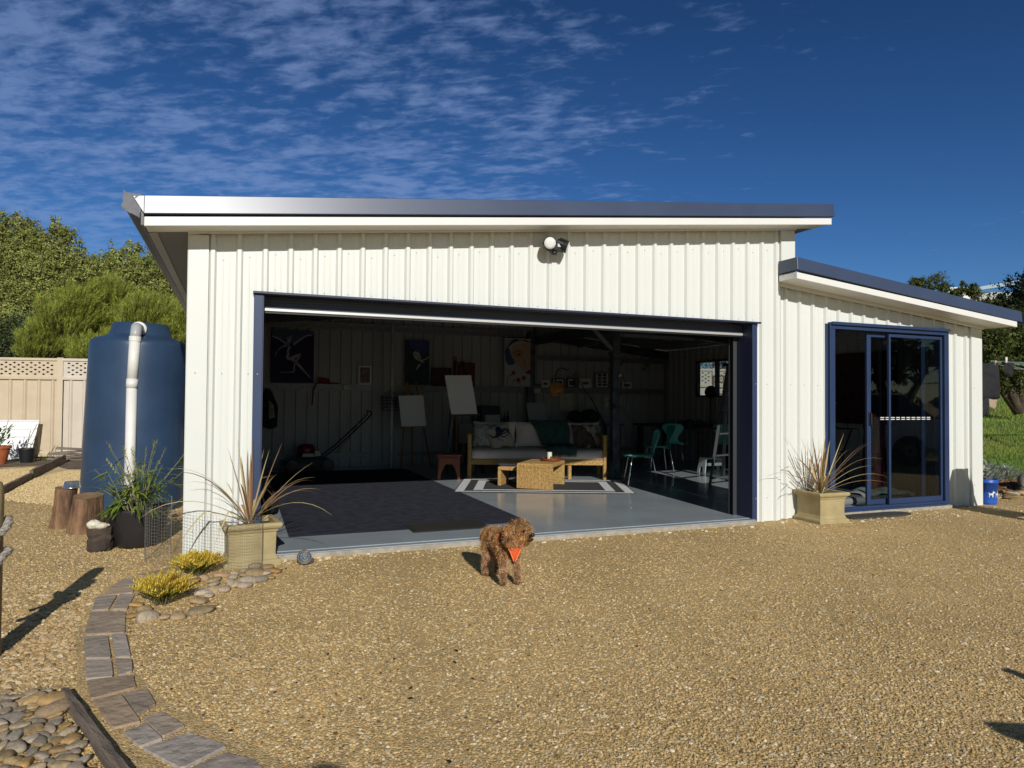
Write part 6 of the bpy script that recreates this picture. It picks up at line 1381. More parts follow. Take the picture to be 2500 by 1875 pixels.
def framed(x0, x1, z0, z1, y, fm, label, mount=0.03, pm=pf):
    t = thing('picture_frame', ((x0+x1)/2, y, z0), label, 'picture frame', 'framed photos standing on the wall girt')
    f_ = MB(); w_ = 0.02
    f_.box(x0, x0+w_, y-0.02, y, z0, z1).box(x1-w_, x1, y-0.02, y, z0, z1).box(x0+w_, x1-w_, y-0.02, y, z0, z0+w_).box(x0+w_, x1-w_, y-0.02, y, z1-w_, z1); f_.build('frame', fm, t)
    MB().box(x0+w_, x1-w_, y-0.01, y-0.002, z0+w_, z1-w_).build('mount', mat('mount_card', (0.60, 0.60, 0.58), 0.8), t); MB().box(x0+w_+mount, x1-w_-mount, y-0.0135, y-0.0105, z0+w_+mount, z1-w_-mount).build('photo', pm, t); return t
frm_dk = MATS['frame_dark']
framed(3.20, 3.44, 1.501, 1.85, 6.93, wf_, 'white framed portrait left of the galvanised post', 0.012, mat('portrait_print', srgb(120, 100, 96), 0.5, col2=srgb(46, 38, 38), vscale=6))
framed(6.90, 7.09, 1.501, 1.645, 6.93, wf_, 'white framed photo just right of the big wall post')
framed(7.147, 7.43, 1.501, 1.69, 6.95, frm_dk, 'dark framed photo behind the round lamp shade')
framed(7.484, 7.685, 1.501, 1.70, 6.93, frm_dk, 'dark framed photo under the arc of the lamp')
framed(7.765, 8.055, 1.501, 1.70, 6.93, wf_, 'white framed blue photo on the girt', 0.05, mat('photo_blue', srgb(90, 110, 150), 0.5, col2=srgb(50, 60, 86), vscale=9))
t = framed(8.145, 8.47, 1.501, 1.83, 6.93, mat('frame_oak', srgb(110, 88, 60), 0.6), 'tall frame of eight small photos beside the steel post', 0.0, mat('mount_white', (0.62, 0.62, 0.60), 0.8))
for i in range(2):
    for j in range(4): MB().box(8.20+i*0.12, 8.30+i*0.12, 6.914, 6.9165, 1.545+j*0.068, 1.60+j*0.068).build('small_photo', pf, t)
framed(8.80, 9.03, 1.501, 1.64, 6.93, wf_, 'white framed photo right of the steel post', 0.02)
framed(8.63, 8.74, 1.501, 1.68, 6.95, wf_, 'narrow white frame half hidden by the steel post', 0.01)
vz = thing('vase', (7.69, 6.9, 1.501), 'grey vase of dried stems on the girt', 'vase')
MB().lathe([(0.05, 0), (0.065, 0.08), (0.05, 0.19), (0.04, 0.22)], 16).build('body', mat('vase_grey', srgb(92, 90, 88), 0.5), vz, world=False, smooth=True)
mbx = MB(); rr = random.Random(3)
for k in range(12): a = rr.uniform(0, 6.28); leaf_shape(mbx, (0, 0, 0.2), (math.cos(a), math.sin(a)*0.4, 2.5), rr.uniform(0.15, 0.26), 0.02, 0.2, col=(3.2, 2.6, 3.5), nseg=2)
mbx.build('stems', leaf_m, vz, world=False)
for k, (dz, cc) in enumerate(((0.0, (120, 110, 96)), (0.028, (70, 74, 84)), (0.056, (130, 126, 118)))): tag(MB().box(6.71+0.01*k, 6.87, 6.86, 6.97, 1.502+dz, 1.528+dz).build('book', mat('book%d_cover' % k, srgb(*cc), 0.6)), ['bottom', 'middle', 'top'][k]+' book of the little pile beside the big wall post', 'book', 'books piled on the girt')
paper = mat('paper', (0.52, 0.50, 0.45), 0.9); 
tag(MB().box(7.337, 7.639, 6.955, 6.96, 1.02, 1.40).build('drawing', mat('drawing_paper', (0.46, 0.44, 0.38), 0.9, col2=(0.34, 0.30, 0.26), vscale=14, lo=0.55, hi=0.66)), 'large faint drawing pinned to the wall under the lamp shade', 'drawing')
tag(MB().box(6.74, 6.87, 6.90, 6.905, 1.38, 1.47).build('note', paper), 'small pale note pinned under the pile of books', 'note')
tag(MB().box(8.42, 8.50, 6.96, 6.97, 1.10, 1.30).build('paper_strip', paper), 'pale paper strip on the wall left of the steel post', 'note')
canvas([(6.482, 6.72, 1.179), (6.862, 6.72, 1.185), (6.89, 6.62, 0.79), (6.50, 6.62, 0.79)], 'grey primed board leaning against the big wall post behind the sofa', mat('primed_board', (0.36, 0.37, 0.38), 0.9), name='board', cat='board')
# blue trestle table behind the sofa
tb = thing('work_table', (7.5, 6.6, 0), 'long table with a bright blue edge behind the sofa', 'table')
bl_ = mat('table_blue', srgb(54, 92, 122), 0.4)
MB().box(6.55, 8.45, 6.25, 6.95, 0.735, 0.765).build('table_top', bl_, tb, bevel=0.004)
for x, y in ((6.62, 6.32), (8.38, 6.32), (6.62, 6.88), (8.38, 6.88)): MB().box(x-0.02, x+0.02, y-0.02, y+0.02, 0.001, 0.734).build('leg', black_metal, tb)
bg_ = MB(); rr = random.Random(6)
for k in range(10): bg_.ball((7.7+rr.uniform(-.35, .4), 6.62+rr.uniform(-.15, .15), 0.86+rr.uniform(-.04, .1)), (rr.uniform(.1, .2), 0.12, rr.uniform(.08, .14)), 10, 7, 0.12)
tag(bg_.build('black_bag', blk, smooth=True), 'heap of black bags on the blue edged table', 'bags')
# desk with a printer behind the easels
dk_ = thing('desk', (5.5, 6.6, 0), 'narrow dark desk against the back wall behind the easel', 'desk')
MB().box(5.1, 6.05, 6.4, 6.9, 0.72, 0.75).build('desk_top', dkwood, dk_)
for x, y in ((5.14, 6.44), (6.01, 6.44), (5.14, 6.86), (6.01, 6.86)): MB().box(x-0.02, x+0.02, y-0.02, y+0.02, 0.001, 0.719).build('leg', dkwood, dk_)
pr_ = thing('printer', (5.65, 6.65, 0.751), 'dark printer with a pale paper tray on the narrow desk', 'printer')
MB().box(5.48, 5.86, 6.5, 6.85, 0.752, 1.12).build('body', mat('printer_grey', srgb(62, 64, 68), 0.5), pr_, bevel=0.02); MB().box(5.52, 5.82, 6.42, 6.4995, 0.80, 0.95).build('paper_tray', mat('printer_pale', (0.5, 0.5, 0.48), 0.5), pr_, bevel=0.008); MB().box(5.50, 5.84, 6.49, 6.4995, 0.98, 1.10).build('panel', black_plastic, pr_)
jar = MB()
for k, x in enumerate((5.90, 5.96, 6.01)): jar.lathe([(0.025, 0), (0.03, 0.1+0.03*k), (0.012, 0.14+0.03*k), (0.012, 0.2+0.04*k)], 10, c=(x, 6.6-0.04*k, 0.751))
tag(jar.build('bottles', mat('bottle_dark', (0.03, 0.035, 0.03), 0.2)), 'dark bottles beside the printer', 'bottles', kind='stuff')
tag(MB().box(4.98, 5.36, 6.36, 6.37, 0.42, 0.78).build('poster', mat('poster', (0.36, 0.35, 0.30), 0.9, col2=(0.24, 0.24, 0.2), vscale=7, lo=.55, hi=.68)), 'pale printed sheet hanging from the desk edge left of the sofa', 'poster')
# arc lamp
al = thing('arc_lamp', (7.25, 4.9, 0), 'black arc lamp with a woven ball shade over the sofa', 'lamp')
MB().lathe([(0.14, 0.002), (0.14, 0.025), (0.02, 0.035)], 24, c=(7.32, 4.95, 0)).build('base', black_metal, al)
MB().tube([(7.32, 4.95, 0.03), (7.28, 4.93, 0.55), (7.24, 4.9, 0.80), (6.95, 4.85, 1.25), (6.65, 4.8, 1.596), (6.45, 4.8, 1.76), (6.33, 4.8, 1.80), (6.24, 4.8, 1.76), (6.207, 4.8, 1.652), (6.21, 4.8, 1.55)], 0.011, 8).build('arm', black_metal, al)
ball = MB(); rr = random.Random(8)
for k in range(42):
    ax = Vector((rr.gauss(0, 1), rr.gauss(0, 1), rr.gauss(0, 1))).normalized(); u = ax.orthogonal().normalized(); v = ax.cross(u); off = rr.uniform(-0.5, 0.5); q = math.sqrt(1-off*off)
    ball.tube([Vector((6.22, 4.8, 1.429))+(ax*off+(u*math.cos(a)+v*math.sin(a))*q)*0.127 for a in [2*PI*i/20 for i in range(21)]], 0.0042, 4, cap=False)
tag(ball.build('shade', mat('rattan', srgb(176, 128, 70), 0.6), al), kind='stuff')
# string lights wound on the post
sg = MB(); pts_ = []; rr = random.Random(11)
for k in range(60):
    t = k/59; a = t*26; r_ = 0.105+0.02*math.sin(k*1.7); pts_.append((6.76+r_*math.cos(a), 3.74+r_*math.sin(a)*0.95, 2.1-1.05*t+0.03*math.sin(k*2.3)))
sg.tube(pts_, 0.0065, 5)
for k in (6, 14, 22, 29, 37, 44, 52): p = pts_[k]; sg.ball((p[0], p[1]-0.02, p[2]-0.05), (0.016, 0.016, 0.03), 8, 6); sg.tube([p, (p[0], p[1]-0.02, p[2]-0.04)], 0.009, 6)
sg.tube([(6.86, 3.70, 2.1), (6.9, 3.7, 2.5)], 0.005, 5); sg.tube([(6.66, 3.68, 1.4), (6.60, 3.66, 1.15), (6.67, 3.66, 0.95)], 0.006, 5); sg.tube([(6.85, 3.66, 1.7), (6.93, 3.65, 1.4), (6.9, 3.65, 1.1), (6.97, 3.66, 0.9)], 0.006, 5)
tag(sg.build('string_lights', black_plastic), 'black string of bulb lights wound round the steel post', 'string lights')
tag(MB().box(6.79, 6.84, 3.665, 3.672, 1.62, 1.67).build('switch', white_plastic, bevel=0.003), 'small white switch stuck on the steel post', 'switch')
# lawn mower
lm = thing('lawn_mower', (2.35, 6.35, 0), 'red and black push mower with its handle leaning right by the wall', 'lawn mower')
MB().add([(1.98, 6.15, 0.10), (2.62, 6.15, 0.10), (2.62, 6.60, 0.10), (1.98, 6.60, 0.10), (2.06, 6.2, 0.235), (2.55, 6.2, 0.235), (2.55, 6.55, 0.235), (2.06, 6.55, 0.235)], [(3, 2, 1, 0), (4, 5, 6, 7), (0, 1, 5, 4), (1, 2, 6, 5), (2, 3, 7, 6), (3, 0, 4, 7)]).build('deck', mat('mower_deck', srgb(70, 70, 72), 0.4, metal=0.4), lm, bevel=0.03)
MB().lathe([(0.13, 0), (0.15, 0.05), (0.15, 0.12), (0.12, 0.17), (0.05, 0.19)], 20, c=(2.24, 6.38, 0.27)).build('engine_cover', mat('mower_red', srgb(120, 22, 26), 0.3), lm, smooth=True)
MB().box(2.16, 2.44, 6.22, 6.5, 0.236, 0.31).box(2.36, 2.47, 6.2, 6.34, 0.25, 0.36).build('engine', mat('engine_metal', srgb(110, 112, 114), 0.35, metal=0.7), lm, bevel=0.01)
for x, y in ((2.0, 6.12), (2.58, 6.12), (2.0, 6.63), (2.58, 6.63)):
    w_ = MB(); vs = []
    o = MB().lathe([(0.06, -0.025), (0.10, -0.022), (0.105, -0.012), (0.105, 0.012), (0.10, 0.022), (0.06, 0.025)], 20).build('wheel', black_plastic, lm, world=False, smooth=False); o.location = (x-2.35, y-6.35, 0.108); o.rotation_euler = (R(90), 0, 0)
    MB().lathe([(0.062, -0.027), (0.03, -0.032), (0.03, 0.032), (0.062, 0.027)], 16).build('hub', mat('hub_brown', srgb(96, 74, 58), 0.6), o, world=False)
for y in (6.2, 6.55): MB().tube([(2.52, y, 0.24), (2.75, y, 0.42), (3.05, y, 0.70), (3.26, y, 0.90), (3.32, y, 0.975), (3.30, y, 1.02)], 0.013, 8).build('handle_tube', black_metal, lm)
MB().tube([(3.30, 6.2, 1.02), (3.30, 6.55, 1.02)], 0.015, 8).tube([(3.15, 6.2, 0.83), (3.15, 6.55, 0.83)], 0.01, 8).build('handle_grip', black_plastic, lm); MB().tube([(3.2, 6.2, 0.98), (3.05, 6.19, 0.75), (2.9, 6.18, 0.50), (2.7, 6.2, 0.30)], 0.005, 5).build('cable', black_plastic, lm)
# jacket on a hook, strap on the girt, hangers on the post
jk = thing('jacket', (1.62, 6.85, 0.72), 'dark work jacket with a pale reflective panel hanging at the left', 'jacket')
mbx = MB(); nu, nv = 12, 10; vs = []
for j in range(nv+1):
    for i in range(nu+1):
        u, v = i/nu, j/nv; hw = 0.04+0.15*min(1, v*2.2)-0.02*v; x = 1.62+(u-0.5)*2*hw; y = 6.84-0.07*math.sin(PI*u)-0.012*math.sin(u*15+v*4); vs.append((x, y, 1.40-0.68*v+0.02*math.sin(u*7)))
mbx.add(vs, [(j*(nu+1)+i, (j+1)*(nu+1)+i, (j+1)*(nu+1)+i+1, j*(nu+1)+i+1) for j in range(nv) for i in range(nu)]); mbx.build('body', blk, jk, smooth=True)
MB().add([(1.64, 6.755, 1.2), (1.72, 6.765, 1.12), (1.75, 6.77, 0.9), (1.65, 6.752, 0.88)], [(3, 2, 1, 0)]).build('reflective_panel', mat('reflective', srgb(150, 142, 110), 0.5, col2=srgb(90, 86, 64), vscale=20), jk)
ms_ = MB(); stp = mat('strap_red', srgb(120, 26, 24), 0.7)
ms_.tube([(2.38, 6.88, 1.12), (2.40, 6.87, 1.40), (2.45, 6.86, 1.51), (2.6, 6.87, 1.515), (2.85, 6.88, 1.51)], 0.014, 6)
for k in range(3): ms_.tube([(2.58+0.09*math.cos(a), 6.87+0.02*math.sin(a*2), 1.545+0.03*math.sin(a)+0.012*k) for a in [2*PI*i/14 for i in range(15)]], 0.013, 6)
tag(ms_.build('strap', stp, smooth=True), 'red webbing strap coiled on the girt with one end hanging down', 'strap')
hg = MB()
for k in range(5): z = 1.40-0.055*k; y = 6.36-0.02*k; hg.tube([(3.50, y, z-0.14), (3.68, y, z), (3.86, y, z-0.14)], 0.007, 5).tube([(3.50, y, z-0.14), (3.86, y, z-0.14)], 0.007, 5)
tag(hg.build('coat_hangers', black_plastic), 'bunch of black coat hangers hung on the galvanised post', 'hangers')
tag(MB().box(2.94, 3.02, 6.905, 6.911, 1.40, 1.48).build('socket', mat('socket_grey', (0.45, 0.45, 0.44), 0.5), bevel=0.004), 'grey power socket on the girt', 'socket')
# dark boxes and bag at the left side
tag(MB().box(0.90, 1.42, 5.0, 5.9, 0.002, 0.42).build('wooden_crate', mat('crate_wood', srgb(120, 82, 48), 0.7), bevel=0.005), 'brown wooden crate against the left inner wall', 'crate')
tag(MB().box(0.95, 1.36, 5.1, 5.8, 0.423, 0.60).build('cardboard_box', mat('cardboard', srgb(110, 86, 62), 0.85), bevel=0.004), 'cardboard box on top of the brown crate', 'box')
bgm = MB(); bgm.ball((1.42, 1.95, 0.13), (0.13, 0.33, 0.14), 14, 9, 0.08); tag(bgm.build('gym_bag', blk, smooth=True), 'black bag on the floor just inside the left door jamb', 'bag')

# ---- teal chairs
teal = mat('teal_shell', srgb(84, 182, 170), 0.4, col2=srgb(78, 172, 160), vscale=2)
def shell_chair(name, label):
    t = thing('chair', (0, 0, 0), label, 'chair', 'teal moulded shell chairs')
    # profile along the shell: (x forward, z, half width)
    pr = [(0.235, 0.425, 0.10), (0.225, 0.437, 0.165), (0.19, 0.445, 0.195), (0.10, 0.440, 0.205), (0.0, 0.435, 0.205), (-0.09, 0.435, 0.195), (-0.14, 0.442, 0.165), (-0.175, 0.462, 0.125), (-0.195, 0.50, 0.092), (-0.208, 0.55, 0.085), (-0.222, 0.60, 0.105), (-0.238, 0.66, 0.16), (-0.25, 0.71, 0.195), (-0.26, 0.76, 0.205), (-0.268, 0.795, 0.185), (-0.272, 0.815, 0.13), (-0.273, 0.82, 0.06)]
    nx = 10; vs = []
    for (x, z, hw) in pr:
        for i in range(nx+1):
            s_ = 2*i/nx-1; cup = 0.03*s_*s_; vs.append((x+(cup if z > 0.47 else 0), s_*hw, z+(cup*0.5 if z <= 0.47 else 0)))
    o = MB().add(vs, [(j*(nx+1)+i, j*(nx+1)+i+1, (j+1)*(nx+1)+i+1, (j+1)*(nx+1)+i) for j in range(len(pr)-1) for i in range(nx)]).build('shell', teal, t, world=False, smooth=True)
    sd_ = o.modifiers.new('thick', 'SOLIDIFY'); sd_.thickness = 0.011; sd_.offset = 0
    for sx in (1, -1):
        for sy in (1, -1):
            MB().tube([(sx*0.04, sy*0.05, 0.422), (sx*0.13, sy*0.13, 0.420), (sx*0.155, sy*0.155, 0.40), (sx*0.215, sy*0.205, 0.006)], 0.0085, 8).build('leg', chrome, t, world=False, smooth=True)
            MB().lathe([(0.011, 0), (0.011, 0.014)], 8, c=(sx*0.215, sy*0.205, 0.001)).build('foot', black_plastic, t, world=False)
    MB().lathe([(0.06, 0.408), (0.06, 0.428)], 16).build('hub', black_plastic, t, world=False)
    return t
ch = shell_chair('chair', 'teal shell chair nearest the doorway, turned to face the sofa')
ch.location = (6.64, 2.785, 0.001); ch.rotation_euler = (0, 0, R(158))
copy_tree(ch, (8.0, 4.35, 0.001), R(165), 'teal shell chair half hidden behind the nearest teal chair')
copy_tree(ch, (8.86, 5.05, 0.001), R(40), 'middle teal shell chair with its back to us at the table')
copy_tree(ch, (9.62, 4.62, 0.001), R(52), 'teal shell chair seen through the ladder legs')
# ---- timber table by the side wall
tt = thing('dining_table', (9.3, 5.3, 0), 'dark rustic timber table along the side wall', 'table')
rus = mat('rustic_timber', srgb(84, 72, 62), 0.8, col2=srgb(50, 42, 36), vscale=4, vstretch=(1, 6, 6), bump=0.3)
for k in range(4): MB().box(8.98+0.21*k, 8.98+0.21*k+0.205, 4.45, 6.75, 0.72, 0.765).build('plank', rus, tt, bevel=0.003)
for x, y in ((9.07, 4.58), (9.70, 4.58), (9.07, 6.62), (9.70, 6.62)): MB().box(x-0.05, x+0.05, y-0.05, y+0.05, 0.001, 0.719).build('leg', rus, tt, bevel=0.01)
tb2 = MB(); rr = random.Random(7)
for k in range(8): tb2.ball((9.3+rr.uniform(-.2, .2), 5.0+rr.uniform(-.3, .3), 0.80+rr.uniform(0, .05)), (0.08, 0.09, 0.05), 9, 6, 0.2)
tag(tb2.build('cloth_heap', mat('grey_heap', srgb(88, 88, 90), 0.9, col2=srgb(50, 50, 54), vscale=8), smooth=True), 'crumpled grey cloth heap on the rustic table', 'cloth')
# step stool and ladder
ss_ = thing('step_stool', (8.88, 4.05, 0), 'white plastic step stool on the floor under the table', 'step stool')
MB().box(8.70, 9.06, 3.93, 4.13, 0.235, 0.26).build('seat', white_plastic, ss_, bevel=0.008)
for x, s_ in ((8.70, -1), (9.06, 1)):
    mbx = MB().extrude([(-0.11, 0.002), (-0.05, 0.002), (-0.035, 0.10), (0.035, 0.10), (0.05, 0.002), (0.11, 0.002), (0.09, 0.235), (-0.09, 0.235)], (x+s_*0.045, 4.03, 0), (0, 1, 0), (-s_*0.17, 0, 1), (s_*1.0, 0, 0), -0.02); mbx.build('side', white_plastic, ss_)
MB().box(8.70, 9.06, 3.94, 3.955, 0.12, 0.17).build('rail', white_plastic, ss_)
ld = thing('step_ladder', (7.95, 2.6, 0), 'aluminium step ladder standing open inside the right of the doorway', 'ladder')
alu = mat('ladder_aluminium', srgb(84, 85, 87), 0.5, metal=0.2)
Lb = [(7.56, 2.375, 0.002), (8.30, 2.62, 0.002)]; Lt = [(8.27, 2.85, 1.80), (8.52, 2.93, 1.80)]; Rb = [(8.42, 3.15, 0.002), (8.86, 3.30, 0.002)]
for a, b0 in zip(Lb, Lt): MB().beam(a, b0, 0.028, 0.05).build('stile', alu, ld)
for a, b0 in zip(Rb, Lt): MB().beam(a, b0, 0.05, 0.028).build('stile', black_plastic if a is Rb[1] else alu, ld)
for k in range(5):
    t = (k+0.35)/5.6; a, b0 = Vector(Lb[0]).lerp(Vector(Lt[0]), t), Vector(Lb[1]).lerp(Vector(Lt[1]), t); MB().beam(a, b0, 0.07, 0.02).build('step', alu, ld)
MB().beam((8.24, 2.86, 1.82), (8.56, 2.96, 1.82), 0.14, 0.05).build('top_cap', black_plastic, ld, bevel=0.008)
tag(MB().box(9.0, 9.5, 3.45, 3.7, 0.002, 0.20).build('tool_box', black_metal, bevel=0.01), 'black tool box on the floor right of the step stool', 'tool box')
fan = thing('desk_fan', (9.62, 5.0, 0.765), 'black round fan silhouetted in the side window', 'fan')
o = MB().lathe([(0.115, -0.03), (0.125, 0.0), (0.115, 0.03), (0.02, 0.045)], 24).build('cage', black_plastic, fan, world=False); o.location = (0, 0, 0.66); o.rotation_euler = (0, R(-80), R(20))
MB().tube([(0, 0, 0.02), (0, 0, 0.64)], 0.015, 8).build('stem', black_plastic, fan, world=False); MB().lathe([(0.11, 0.001), (0.10, 0.02), (0.02, 0.03)], 20).build('base', black_plastic, fan, world=False)
# trellis panels outside the side window
tl_ = thing('trellis', (11.3, 6.1, G), 'weathered grey trellis screen seen through the side window', 'trellis')
mbx = MB()
for k in range(16): s_ = k/15*1.7; mbx.box(10.75+s_*0.93-0.02, 10.75+s_*0.93+0.02, 6.35-s_*0.37-0.01, 6.35-s_*0.37+0.01, G, 1.80)
tag(mbx.build('uprights', wood_grey, tl_), kind='stuff'); mbx = MB()
for k in range(14): mbx.beam((10.75, 6.33, 0.1+k*0.13), (12.33, 5.70, 0.1+k*0.13), 0.012, 0.035)
tag(mbx.build('cross_slats', wood_grey, tl_), kind='stuff')
# ---- things seen through the sliding door
cs = thing('candlestick', (9.55, 2.0, 0.86), 'tall yellow green turned candlestick on the black stand', 'candlestick')
MB().lathe([(0.055, 0), (0.06, 0.015), (0.025, 0.04), (0.018, 0.09), (0.034, 0.17), (0.036, 0.24), (0.016, 0.30), (0.02, 0.33), (0.055, 0.375), (0.06, 0.385), (0.03, 0.387)], 20).build('body', mat('brass_green', srgb(170, 164, 74), 0.5), cs, world=False, smooth=True)
wsn = thing('side_stand', (9.5, 1.95, 0), 'black wire side stand inside the glass door', 'stand')
MB().box(9.18, 9.80, 1.78, 2.2, 0.845, 0.858).build('top', black_metal, wsn)
for x in (9.22, 9.74):
    for y in (1.82, 2.14): MB().tube([(x, y, 0.845), (x+(0.06 if x < 9.4 else -0.18), y, 0.5), (x+(0.06 if x < 9.4 else -0.2), y, 0.3), (x, y, 0.003)], 0.012, 7).build('leg', black_metal, wsn)
MB().box(9.26, 9.64, 1.85, 2.12, 0.50, 0.512).build('shelf', black_metal, wsn)
tag(MB().box(9.91, 9.935, 1.2, 2.6, 0.92, 2.0).build('wall_hanging', mat('dark_hanging', srgb(36, 30, 36), 0.9, col2=srgb(70, 34, 38), vscale=5)), 'dark patterned wall hanging on the side wall inside the glass door', 'wall hanging')
db = thing('dog_bed', (8.55, 0.55, 0), 'low dog bed with a white blanket behind the glass door', 'dog bed')
mbx = MB().box(7.75, 9.15, 0.30, 0.85, 0.002, 0.09); mbx.build('mattress', mat('bed_grey', srgb(120, 120, 122), 0.9), db, bevel=0.04)
def blanket(cx, cy, rx, ry, z, seed, label):
    rnd = random.Random(seed); vs = []; n, m = 18, 10; ph = [rnd.uniform(0, 6) for _ in range(4)]
    for j in range(m+1):
        for i in range(n+1):
            u, v = 2*i/n-1, 2*j/m-1; e = max(0, 1-(u*u*u*u+v*v*v*v)*0.6); vs.append((cx+u*rx*(1+0.1*math.sin(v*4+ph[0])), cy+v*ry*(1+0.12*math.sin(u*5+ph[1])), z+0.09*e*(0.6+0.4*math.sin(u*6+ph[2])*math.cos(v*4+ph[3]))))
    o = MB().add(vs, [(j*(n+1)+i, j*(n+1)+i+1, (j+1)*(n+1)+i+1, (j+1)*(n+1)+i) for j in range(m) for i in range(n)]).build('blanket', mat('blanket_white', (0.66, 0.66, 0.64), 0.95, col2=(0.5, 0.5, 0.5), vscale=14), smooth=True); return tag(o, label, 'blanket')
blanket(8.72, 0.52, 0.42, 0.2, 0.085, 2, 'crumpled white blanket on the dog bed'); blanket(7.78, 0.50, 0.25, 0.16, 0.02, 3, 'white blanket spilling onto the floor by the door stile')
tag(MB().tube([(9.35, 1.1, 0.003), (9.35, 1.1, 0.9)], [0.17, 0.13], 14).ball((9.35, 1.1, 0.92), (0.14, 0.14, 0.18), 14, 9).build('red_coat', mat('red_cloth', srgb(110, 18, 30), 0.8, col2=srgb(30, 14, 20), vscale=2), smooth=True), 'dark red coat on a stand behind the glass door', 'coat')
# ================================================================== TREES
def rand_unit(n, rg): v = rg.normal(size=(n, 3)); return v/np.linalg.norm(v, axis=1, keepdims=True)
def leaf_cloud(clumps, n, size, rg, cols, shell=0.55, aspect=0.45, up=0.15, light=(0.55, 1.25)):
    """small leaf quads in sprigs spread through ellipsoid clumps"""
    vol = np.array([c[3]*c[3]*c[4] for c in clumps])**0.8; cnt = np.maximum(50, (n*vol/vol.sum())).astype(int); P, Nn, S = [], [], []
    for c, k in zip(clumps, cnt):
        ns = max(10, k//22); sd = rand_unit(ns, rg); rad = shell+(1-shell)*rg.random(ns)**0.6; rad *= 1+0.18*np.sin(sd[:, 0]*5+c[0]*3)*np.sin(sd[:, 2]*6+c[1])
        base = np.array(c[:3])+sd*rad[:, None]*np.array([c[3], c[3], c[4]]); idx = rg.integers(0, ns, k)
        sp = rg.uniform(0.035, 0.11, ns)*min(1.6, c[3]/0.7+0.35); dirs = sd*0.7+rand_unit(ns, rg)*0.55+np.array([0, 0, 0.3]); dirs /= np.linalg.norm(dirs, axis=1, keepdims=True)
        tt = rg.uniform(-1.2, 1.8, k)[:, None]; p = base[idx]+dirs[idx]*sp[idx][:, None]*tt+rg.normal(size=(k, 3))*sp[idx][:, None]*0.45
        P.append(p); nn = sd[idx]*0.6+rand_unit(k, rg)*0.8+np.array([0, 0, up]); Nn.append(nn/np.linalg.norm(nn, axis=1, keepdims=True)); S.append(rg.random(ns)[idx])
    P, Nn, S = np.concatenate(P), np.concatenate(Nn), np.concatenate(S); k = len(P)
    a = np.cross(Nn, rand_unit(k, rg)); a /= np.linalg.norm(a, axis=1, keepdims=True); b = np.cross(Nn, a); sz = size*rg.uniform(0.6, 1.35, k)[:, None]
    V = np.stack([P-a*sz, P-b*sz*aspect, P+a*sz, P+b*sz*aspect], 1).reshape(-1, 3); F = np.arange(4*k).reshape(-1, 4)
    ci = rg.integers(0, len(cols), k); C_ = np.array(cols)[ci]*(light[0]+(light[1]-light[0])*S[:, None])*rg.uniform(0.8, 1.2, (k, 1)); return V, F, C_
tree_leaf = mat('tree_leaf', (1, 1, 1), 0.6, attr=True, trans=0.28, spec=0.3)
trunk_m = mat('bark', (0.13, 0.095, 0.065), 0.9, col2=(0.06, 0.045, 0.032), vscale=6, bump=0.8, bscale=18)
def trunk(t, base, tops, r0, rg, name='trunk'):
    mbx = MB(); base = Vector(base)
    for q in tops:
        q = Vector(q); m1 = base.lerp(q, 0.4)+Vector((rg.normal()*0.12, rg.normal()*0.12, 0.1)); m2 = base.lerp(q, 0.72)+Vector((rg.normal()*0.15, rg.normal()*0.15, 0.1))
        mbx.tube([base, m1, m2, q], [r0, r0*0.7, r0*0.4, r0*0.12], 8)
    mbx.build(name, trunk_m, t, smooth=True)
def twig_tips(clumps, rg, n, ln, r=0.006):
    mbx = MB()
    for k in range(n):
        c = clumps[rg.integers(0, len(clumps))]; d = rand_unit(1, rg)[0]; d[2] = abs(d[2])*0.9+0.1; p0 = Vector(np.array(c[:3])+d*np.array([c[3], c[3], c[4]])*0.5); p1 = Vector(np.array(c[:3])+d*np.array([c[3], c[3], c[4]])*rg.uniform(0.95, 1.15)); mid = p0.lerp(p1, 0.5)+Vector(rand_unit(1, rg)[0]*0.08); mbx.tube([p0, mid, p1], [r*1.6, r, r*0.5], 4, cap=False)
    return mbx
def leafy_tree(loc, clumps, n, size, cols, label, seed, group, aspect=0.45, name='tea_tree', cat='tree', tr=0.12, shell=0.5, light=(0.55, 1.25)):
    rg = np.random.default_rng(seed); t = thing(name, loc, label, cat, group)
    V, F, C_ = leaf_cloud(clumps, n, size, rg, cols, aspect=aspect, shell=shell, light=light); quads_mesh('crown', V, F, tree_leaf, t, C_)
    trunk(t, loc, [c[:3] for c in clumps[:6]], tr, rg); tag(twig_tips(clumps, rg, 60, 0.4).build('twigs', trunk_m, t), kind='stuff'); return t
TG = [(0.31, 0.36, 0.09), (0.38, 0.40, 0.11), (0.22, 0.285, 0.075), (0.42, 0.40, 0.14)]
grpL = 'trees behind the left fence'
cA = [(-5.12,18.03,5.34,0.89,1.0),(-4.63,17.82,5.58,0.59,0.65),(-5.72,18.27,5.10,0.95,1.0),(-5.05,18.02,4.15,0.95,0.95),(-4.17,17.66,4.52,0.83,0.9),(-4.4,17.6,6.0,0.22,0.42),(-5.3,17.9,6.15,0.3,0.35),(-4.85,17.8,6.15,0.18,0.35),(-6.6,18.3,5.0,1.0,1.1),(-6.4,18.2,3.6,1.1,1.0)]
leafy_tree((-5.2, 18.2, G), cA, 105000, 0.037, TG, 'olive tea tree at the left edge, leftmost and tallest behind the fence', 21, grpL)
cB = [(-3.75,17.47,5.59,0.40,0.55),(-4.07,17.61,4.99,0.71,0.75),(-3.62,17.44,4.52,0.71,0.83),(-4.59,17.86,3.45,1.07,0.95),(-5.03,18.05,2.85,0.83,0.71),(-3.78,17.4,6.15,0.16,0.34),(-3.5,17.3,5.95,0.28,0.16),(-3.3,17.4,3.4,0.8,0.8)]
